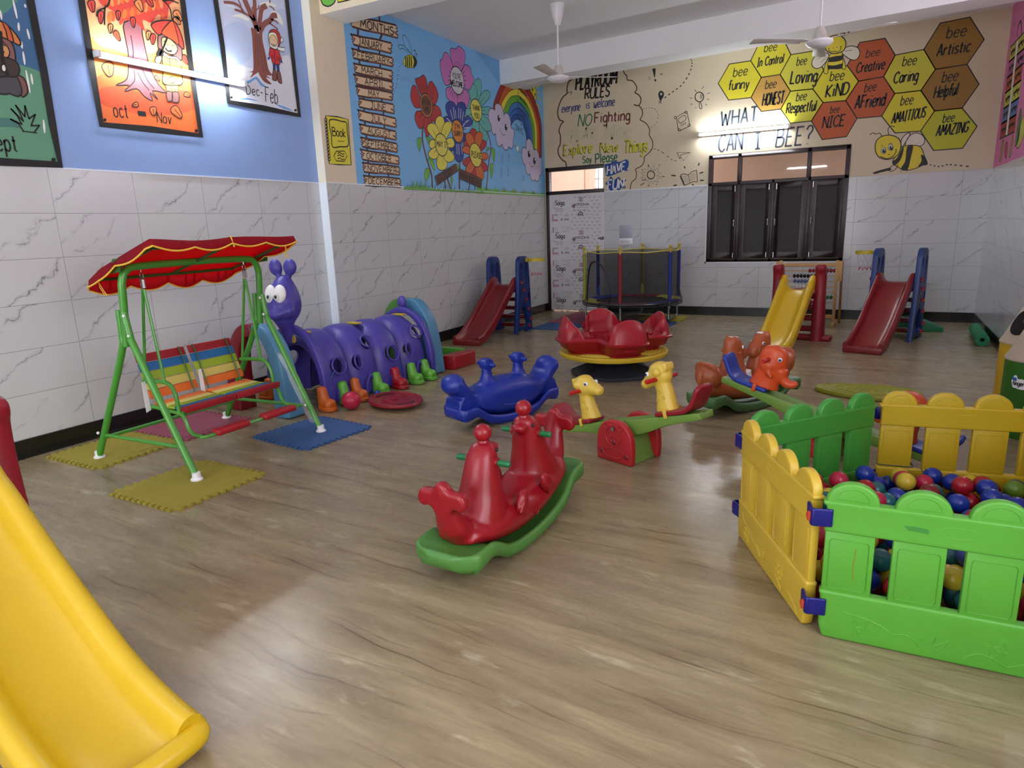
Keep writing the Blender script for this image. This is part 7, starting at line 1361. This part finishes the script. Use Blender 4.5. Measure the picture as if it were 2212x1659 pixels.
for i, c in enumerate(A):      # which balls can be seen at all: the others only hold the heap up
    see = 0; camv = np.array(CAMP)-c; camv /= np.linalg.norm(camv); ex = np.cross(camv, [0, 0, 1]); ex /= np.linalg.norm(ex); ey = np.cross(ex, camv)
    for k in range(17):
        rr = 0 if k == 0 else rb*(.5 if k < 9 else .93); a = k*pi/4; q = c+camv*math.sqrt(rb*rb-rr*rr)+ex*rr*math.cos(a)+ey*rr*math.sin(a)
        dv = np.array(CAMP)-q; dist = np.linalg.norm(dv); dv /= dist; oc = A-q; tt = oc @ dv; perp = np.sum(oc*oc, 1)-tt*tt; hit = (tt > 1e-3) & (perp < rb*rb*.985); hit[i] = False
        if not hit.any(): see += 1
    vis.append(see)
order = sorted([i for i in range(len(A)) if vis[i] > 0], key=lambda i: -vis[i]/np.linalg.norm(A[i]-np.array(CAMP))**2)[:290]
BC = [('red', (206, 30, 48), .17), ('dark red', (150, 26, 38), .1), ('pink', (232, 44, 88), .13), ('yellow', (232, 206, 62), .2), ('blue', (26, 64, 190), .17), ('pale blue', (74, 104, 190), .08), ('teal', (40, 128, 138), .08), ('olive green', (120, 164, 48), .07)]
proto = {}; cum = np.cumsum([b[2] for b in BC])
for n_, i in enumerate(order):
    k = int(np.searchsorted(cum, rng.random()*cum[-1])); nm, c, _ = BC[k]
    if nm not in proto:
        mb = MB(); mb.ball((0, 0, 0), rb*.992, 24, 16); o = mb.build('pit_ball', plastic('pit_'+nm.replace(' ', '_'), c, .28)); proto[nm] = o
    else: o = proto[nm].copy(); COL.objects.link(o)
    o.location = tuple(A[i]); o.rotation_euler = (rng.uniform(0, 3), rng.uniform(0, 3), 0); tag(o, nm+' hollow plastic ball in the fenced ball pit', 'ball', 'balls in the ball pit')
rest_ = [i for i in range(len(A)) if i not in set(order)]
mb = MB()
for i in rest_: mb.ball(A[i], rb*.99, 10, 7, mi=int(rng.integers(0, 4)))
o = mb.build('hidden_pit_balls', [MATS['pit_red'], MATS['pit_yellow'], MATS['pit_blue'], MATS['pit_teal']]); o['kind'] = 'stuff'; tag(o, 'lower layers of plastic balls under the heap in the ball pit', 'balls')

# dark twine tied round the first slat of the back panel and pen marks on the front rail
x1_ = .748; tw = MB()
for k in range(4): tw.tube([V(*p) for p in ((x1_-.155, -.022, .186+.003*k), (x1_, -.022, .189+.002*k), (x1_+.004, .0, .188), (x1_, .022, .189), (x1_-.155, .022, .186), (x1_-.16, 0, .186))], .0022, 4, closed=True)
tw.tube([V(x1_-.155, .022, .19), V(x1_-.19, .026, .185), V(x1_-.20, .026, .165)], .002, 4); tw.build('tied_twine', mat('twine_slate', (66, 84, 92), .8), fd_)
mk = MB()
for k in range(5): mk.tube([V(.232+.004*k, -.0214, .452-.003*k), V(.265, -.0214, .455-.0035*k), V(.30+.003*(k % 2), -.0214, .450-.003*k)], .0012, 4, flat=.4)
mk.build('pen_scribble', mat('pen_green', (24, 110, 84), .5), fa_)
mk = MB(); mk.tube([V(.105, -.0158, .345), V(.102, -.0158, .29), V(.101, -.0158, .245), V(.105, -.0158, .232), V(.112, -.0158, .232)], .0014, 4, flat=.4); mk.build('pen_stroke', mat('pen_brown', (128, 128, 30), .5), fa_)
# ------------------------------------------------------------------ merry-go-round
def merry():
    t = thing('merry_go_round', 'red four seat merry-go-round on a yellow disc and black base', 'merry-go-round', (2.76, 6.03, 0), R(37))
    BM = plastic('base_black', (40, 44, 56), .5); b = MB(); R8 = lambda r, z: [V(r*cos(a), r*sin(a), z) for a in [pi/8+2*pi*k/8 for k in range(8)]]
    b.loft([R8(.415, .0), R8(.42, .03), R8(.20, .115), R8(.16, .185)]); bo = b.build('base', BM, t, bevel=.006, angle=12)
    for k in range(8): a = pi/8+2*pi*k/8; g = MB(); g.tube([V(.41*cos(a), .41*sin(a), .036), V(.20*cos(a), .20*sin(a), .118)], .005, 5); g.build('rib', BM, bo)
    YM = plastic('disc_yellow', (238, 204, 52), .42); d = MB(); d.lathe([(0, .185), (.48, .19), (.515, .198), (.522, .21), (.522, .232), (.512, .242), (.49, .242), (.47, .236), (0, .236)], (0, 0, 0), 56); do = d.build('turntable', YM, t)
    for q in range(4):
        for j in range(4):
            g = MB(); rr = .34+.035*j; a0 = q*pi/2+pi/4-.36+.02*j; g.tube([V(rr*cos(a0+.72*k/10), rr*sin(a0+.72*k/10), .237) for k in range(11)], .005, 5); g.build('tread_ridge', YM, do)
    RM = plastic('carousel_red', (206, 30, 48), .34); N = 120
    def rad(a):
        f = (a+pi/4) % (pi/2)-pi/4; rr = 1/((abs(cos(f))/.535)**5+(abs(sin(f))/.205)**5)**.2
        return (rr**6+.28**6)**(1/6)
    def lob(a): f = (a+pi/4) % (pi/2)-pi/4; return max(0, 1-(f/.47)**2)**.6
    def ring(k, z, o=0): return [V((rad(a)*k+o)*cos(a), (rad(a)*k+o)*sin(a), z(a) if callable(z) else z) for a in [2*pi*i/N for i in range(N)]]
    rim = lambda a: .385+.20*lob(a)
    m = MB(); m.loft([ring(.80, .236), ring(.82, .265), ring(.93, .285), ring(.97, .34), ring(1.04, .352), ring(1.045, .366), ring(.99, .372), ring(.965, lambda a: .372+(rim(a)-.372)*.5), ring(.90, lambda a: rim(a)-.006), ring(.875, rim), ring(.845, lambda a: rim(a)-.008), ring(.84, lambda a: .36+(rim(a)-.36)*.4), ring(.82, .355), ring(.80, .345), ring(.64, .342), ring(.62, .27), ring(.1, .265)])
    so = m.build('seat_tub', RM, t, angle=65)
    for q in range(4):
        a = q*pi/2; M = Matrix.Rotation(a, 4, 'Z'); e = MB()
        hp = [(-.055, -.05), (.05, -.05), (.055, .0), (.03, .055), (.005, .075), (-.005, .055), (-.03, .035), (-.06, .01), (-.072, -.008), (-.06, -.02), (-.035, -.012), (-.03, -.03)]
        e.tube([V(.508-.055*max(0, z+.05), y, .445+z*.95) for y, z in hp], .0035, 5, closed=True); e.xf(M); e.build('embossed_horse', RM, so)
        sk = MB(); sk.box((.50, 0, .31), (.02, .12, .03)); sk.xf(M); sk.build('step_plate', RM, so, bevel=.006)
        for s in (-1, 1):
            st = MB(); c = V(.42, s*.196, .43); st.prism([((.036 if k % 2 else .016)*cos(k*pi/5+.3), (.036 if k % 2 else .016)*sin(k*pi/5+.3)) for k in range(10)], -.008, .004, 'xz'); st.xf(M @ Matrix.Translation(c) @ Matrix.Rotation(s*-.0, 4, 'X')); st.build('embossed_star', RM, so)
    return t
merry()
# ------------------------------------------------------------------ trampoline with net
def trampoline():
    cx_, cy_, Rr = 1.80, 9.53, .70; t = thing('trampoline', 'round trampoline with black safety net and coloured padded posts', 'trampoline', (cx_, cy_, 0.0145), 0); zt = .30
    ST = mat('galvanised', (150, 152, 156), .3, 1.0); NET = mat('net_black', (16, 16, 18), .8, alpha=.5)
    rg = MB(); rg.tube([V(Rr*cos(a), Rr*sin(a), zt) for a in [2*pi*k/64 for k in range(64)]], .019, 8, closed=True); rg.build('frame_ring', ST, t)
    mt = MB(); mt.lathe([(0, .285), (Rr-.16, .29)], (0, 0, 0), 48); mt.build('jump_mat', mat('mat_black', (22, 22, 24), .7), t)
    cols = [('pad_blue', (24, 44, 150)), ('pad_maroon', (120, 24, 44)), ('pad_yellow', (196, 190, 70))]
    for k in range(6):
        a0, a1 = R(215-30)+k*pi/3, R(215+30)+k*pi/3; m = MB(); n = 12
        m.loft([[V(r_*cos(a), r_*sin(a), z) for r_, z in ((Rr-.17, .302), (Rr-.08, .325), (Rr+.01, .318), (Rr+.015, .306), (Rr-.08, .312))] for a in [a0+(a1-a0)*i/n for i in range(n+1)]]); m.build('edge_pad', mat(*cols[(2, 1, 0, 2, 1, 0)[k]][:1], cols[(2, 1, 0, 2, 1, 0)[k]][1], .5), t)
    pc = [(150, 152, 60), (132, 28, 44), (22, 40, 130), (22, 40, 130), (172, 170, 60), (30, 70, 190)]
    for k in range(6):
        a = R(215)+k*pi/3; c, s = cos(a), sin(a); P = V(Rr*c, Rr*s, 0)*1.02; nm = ('olive', 'maroon', 'navy', 'navy', 'olive', 'royal')[k]
        m = MB(); m.tube([P+V(0, 0, .33), P+V(0, 0, 1.0)], .026, 12); po = m.build('post', mat('sleeve_%d' % k, pc[k], .6, bump=.3, bscale=90), t)
        m = MB(); m.tube([P+V(0, 0, .22), P+V(0, 0, 1.03)], .013, 8); m.build('post_tube', ST, po)
        m = MB(); m.lathe([(.016, 0), (.022, .01), (.022, .035), (.012, .04), (.012, .05), (.022, .062), (.025, .075), (.02, .09), (0, .097)], tuple(P+V(0, 0, 1.01)), 14); m.box(tuple(P*.985+V(0, 0, 1.03)), (.05, .05, .022), rotm(0, 0, a)); m.build('post_cap', plastic('cap_yellow', (222, 200, 76), .4), po)
    for k in range(3):
        a, b_ = R(215)+k*2*pi/3, R(215)+k*2*pi/3+pi/3; A_, B_ = V(Rr*cos(a), Rr*sin(a), 0), V(Rr*cos(b_), Rr*sin(b_), 0); m = MB()
        m.tube([V(*p) for p in crs([tuple(A_+V(0, 0, .29)), tuple(A_+V(0, 0, .12)), tuple(A_*1.0+V(0, 0, .06)), tuple(A_*.97+(B_-A_)*.06+V(0, 0, .026)), tuple(A_*.95+(B_-A_)*.2+V(0, 0, .032)), tuple(B_*.95-(B_-A_)*.2+V(0, 0, .032)), tuple(B_*.97-(B_-A_)*.06+V(0, 0, .032)), tuple(B_+V(0, 0, .06)), tuple(B_+V(0, 0, .12)), tuple(B_+V(0, 0, .29))], 5)], .0155, 10); m.build('leg', ST, t)
    # net hung inside the posts, sagging outwards at the bottom
    n = 90; rings = []
    for z, k in ((1.02, .955), (.9, .955), (.7, .96), (.5, .98), (.38, 1.02), (.31, 1.045), (.27, 1.035)):
        rings.append([V(Rr*k*(1-.035*(1-abs(cos(3*(a-R(215)))))*(z > .4))*cos(a), Rr*k*(1-.035*(1-abs(cos(3*(a-R(215)))))*(z > .4))*sin(a), z-.015*(1-abs(cos(3*(a-R(215)))))*(z > .9)) for a in [2*pi*i/n for i in range(n)]])
    m = MB(); m.loft(rings, cap=False); no = m.build('safety_net', NET, t)
    rp = MB(); rp.tube([p+V(0, 0, .005) for p in rings[0]], .007, 6, closed=True); rp.build('top_cord', mat('cord_yellow', (206, 196, 84), .6), no)
    for z in (.345,): hm = MB(); hm.tube([V(Rr*1.04*cos(a), Rr*1.04*sin(a), .27) for a in [2*pi*i/n for i in range(n)]], .008, 6, closed=True); hm.build('net_hem', MATS['plastic_black'], no)
    # arched doorway sewn into the net, between the left and the front post
    a0, a1 = R(215)+.06, R(215)+pi/3-.22; dz = [(0, .30), (.05, .52), (.14, .72), (.28, .86), (.48, .90), (.68, .86), (.84, .74), (.95, .58), (1.0, .46), (.95, .30)]; m = MB()
    m.tube([V(Rr*.985*cos(a0+(a1-a0)*f), Rr*.985*sin(a0+(a1-a0)*f), z) for f, z in crs(dz, 5)], .011, 8); m.build('door_binding', MATS['plastic_black'], no)
trampoline()
# ------------------------------------------------------------------ wooden abacus on its stand
def abacus():
    WD = mat('pine_wood', (196, 158, 98), .55, var=.18, bump=.1, bscale=40); WD2 = mat('pine_dark', (150, 108, 62), .6, var=.18)
    t = thing('abacus', 'tall wooden abacus frame with rows of beads behind the yellow slide', 'abacus', (4.17, 9.75, 0), R(-2))
    for s in (-1, 1):
        m = MB(); m.box((s*.345, 0, .43), (.035, .05, .86)); m.build('upright', WD, t, bevel=.003)
        m = MB(); m.box((s*.385, .0, .72), (.05, .045, .26)); m.build('side_block', WD, t, bevel=.003)
        m = MB(); m.box((0, 0, 0), (.03, .03, .86), rotm(R(14), 0, 0)); m.xf(Matrix.Translation(V(s*.40, .12, .42))); m.build('prop_leg', WD2, t, bevel=.003)
        m = MB(); m.box((s*.345, 0, .02), (.05, .30, .04)); m.build('foot', WD, t, bevel=.003)
    for z in (.80, .12): m = MB(); m.box((0, 0, z), (.69, .03, .045)); m.build('cross_bar', WD, t, bevel=.003)
    for r_, (z, c, x0, nm) in enumerate(((.725, (176, 24, 44), .02, 'red'), (.655, (16, 16, 18), -.17, 'black'), (.585, (108, 140, 206), -.16, 'blue'), (.515, (232, 232, 228), -.13, 'white'), (.445, (226, 190, 60), -.1, 'yellow'), (.375, (60, 140, 70), .0, 'green'), (.305, (176, 24, 44), -.2, 'red'))):
        m = MB(); m.tube([V(-.33, 0, z), V(.33, 0, z)], .006, 8); ro = m.build('rod', WD, t)
        for k in range(8): b = MB(); b.ball((x0+k*.0425, 0, z), (.021, .026, .026), 12, 8); b.build('bead', plastic('bead_'+nm, c, .25), ro)
abacus()
# ------------------------------------------------------------------ crayon shaped litter bins
def bin_(x, y, zs, m, label, rz, sticker=False, hole=0.0):
    t = thing('crayon_bin', label, 'litter bin', (x, y, 0), rz); r = .16; BG = plastic('tip_beige', (176, 160, 140), .55)
    b = MB(); b.lathe([(r*.97, 0), (r, .02), (r, zs)], (0, 0, 0), 40); b.build('barrel', m, t)
    c = MB(); c.lathe([(r+.004, zs-.01), (r+.006, zs), (r*.93, zs+.03), (r*.6, zs+.15), (r*.36, zs+.235), (.05, zs+.24), (.045, zs+.29), (.02, zs+.325), (0, zs+.33)], (0, 0, 0), 40); co = c.build('tip', BG, t)
    if hole is not None:
        h = MB(); n = 24; f = lambda u, v: V((r*.93-(r*.57)*(v/.2)*.88+.004)*cos(u), (r*.93-(r*.57)*(v/.2)*.88+.004)*sin(u), zs+.03+v)
        h.poly([f(.55*cos(a), .105+.08*sin(a)) for a in [2*pi*k/n for k in range(n)]]); h.xf(Matrix.Rotation(hole, 4, 'Z')); h.build('opening', mat('opening_shade', (24, 18, 16), .9), co, smooth=False)  # dark sheet on the cone puts the shaded hollow into the colour
    if sticker:
        s = MB(); g = lambda u, v, o=.003: V((r+o)*cos(u), (r+o)*sin(u), v); out = crs([(-.40, .0), (-.42, .018), (-.3, .045), (-.12, .05), (0, .03), (.3, .03), (.6, .012), (.6, -.028), (.2, -.035), (-.1, -.03), (-.28, -.028)], 4, True)
        s.add([g(u*.55, zs-.145+v) for u, v in out]+[g(.05, zs-.14)], [(i, (i+1) % len(out), len(out)) for i in range(len(out))]); so = s.build('sticker', P_WHITE, t, smooth=False)
        for wd_, u0, u1, v0, hh, m_ in (('tiny', -.2, -.05, .018, .026, mat('ink_blue', (40, 110, 190), .5)), ('fingers', -.17, .30, -.012, .026, P_BLK)):
            x_ = 0; G_ = [glyph(ch) for ch in wd_]; tot = sum(q[0] for q in G_)+.18*(len(G_)-1); mb = MB()
            for w_, stp in G_:
                for st_ in stp: mb.tube([g(u0+(u1-u0)*(x_+a)/tot, zs-.145+v0+b*hh, .005) for a, b in st_], .0022, 4)
                x_ += w_+.18
            mb.build('lettering', m_, so)
    return t
bin_(5.895, 5.56, .545, plastic('bin_yellow', (226, 180, 36), .45), 'yellow crayon shaped bin standing behind the green one by the wall', R(215), hole=R(12))
bin_(5.875, 5.16, .505, plastic('bin_green', (52, 128, 26), .45), 'green crayon shaped bin with a white fingers sticker', R(232), True, hole=None)
# ------------------------------------------------------------------ small things at the back
t = thing('foam_roll', 'rolled green foam mat lying in the right corner', 'foam roll', (6.04, 9.0, .068), R(88))
m = MB(); m.lathe([(.022, -.44), (.066, -.44), (.066, .44), (.022, .44)], (0, 0, 0), 28, rot=rotm(0, R(90))); m.f = [f for f in m.f if len(f) == 4]
m.add([], []); N_ = 28
for k in range(N_): k2 = (k+1) % N_; m.f.append((k*4, k*4+3, k2*4+3, k2*4)); m.m.append(0)
m.m = [0]*len(m.f); m.build('roll', rubber('green', (38, 122, 84)), t, angle=50)
m = MB(); m.tube([V(-.441, .022*cos(a)+.0, .022*sin(a)) if False else V(-.4405, (.024+.0055*a)*cos(a), (.024+.0055*a)*sin(a)) for a in [i*.35 for i in range(20)]], .0016, 4); m.build('spiral_edge', mat('roll_dark', (24, 84, 58), .9), t)
gt = thing('green_ramp', 'low green plastic ramp lying behind the corner slide', 'toy', (5.42, 9.62, 0), R(-4)); GM = plastic('ramp_green', (30, 138, 92), .42)
m = MB(); m.loft([[V(x, y*(1-.12*abs(x)/.32), z0), V(x, -y*(1-.12*abs(x)/.32), z0), V(x, -y*.7, z1), V(x, y*.7, z1)] for x, y, z0, z1 in crs([(-.34, .12, .0, .05), (-.2, .15, .0, .13), (.0, .16, .005, .16), (.16, .15, .0, .11), (.33, .10, .0, .04)], 4)]); m.build('ramp_body', GM, gt, bevel=.008)
m = MB(); m.tube([V(-.1, -.1, .165), V(0, -.11, .185), V(.1, -.09, .15)], .012, 8); m.build('grip', GM, gt)
lf = thing('leaf_board', 'yellow green oval board lying on the floor behind the ball pit', 'play board', (4.94, 5.93, 0), R(-2)); LM_ = plastic('leaf_olive', (182, 184, 44), .4)
q = crs([(-.37, .03), (-.30, .14), (-.1, .215), (.15, .23), (.36, .16), (.40, .0), (.34, -.14), (.1, -.21), (-.15, -.17), (-.32, -.06)], 5, True)
m = MB(); m.prism(q, .0, .04, 'xy'); lo = m.build('board', LM_, lf, bevel=.012, seg=3)
for k in (.84, .6): m = MB(); m.tube([V(a*k, b*k, .0405) for a, b in q], .005, 5, closed=True); m.build('ridge', LM_, lo)
for k in range(9): m = MB(); m.tube([V(-.18+.05*k, -.05+.02*(k % 3), .041), V(-.15+.05*k, .05-.02*(k % 2), .041)], .003, 4); m.build('vein', LM_, lo)
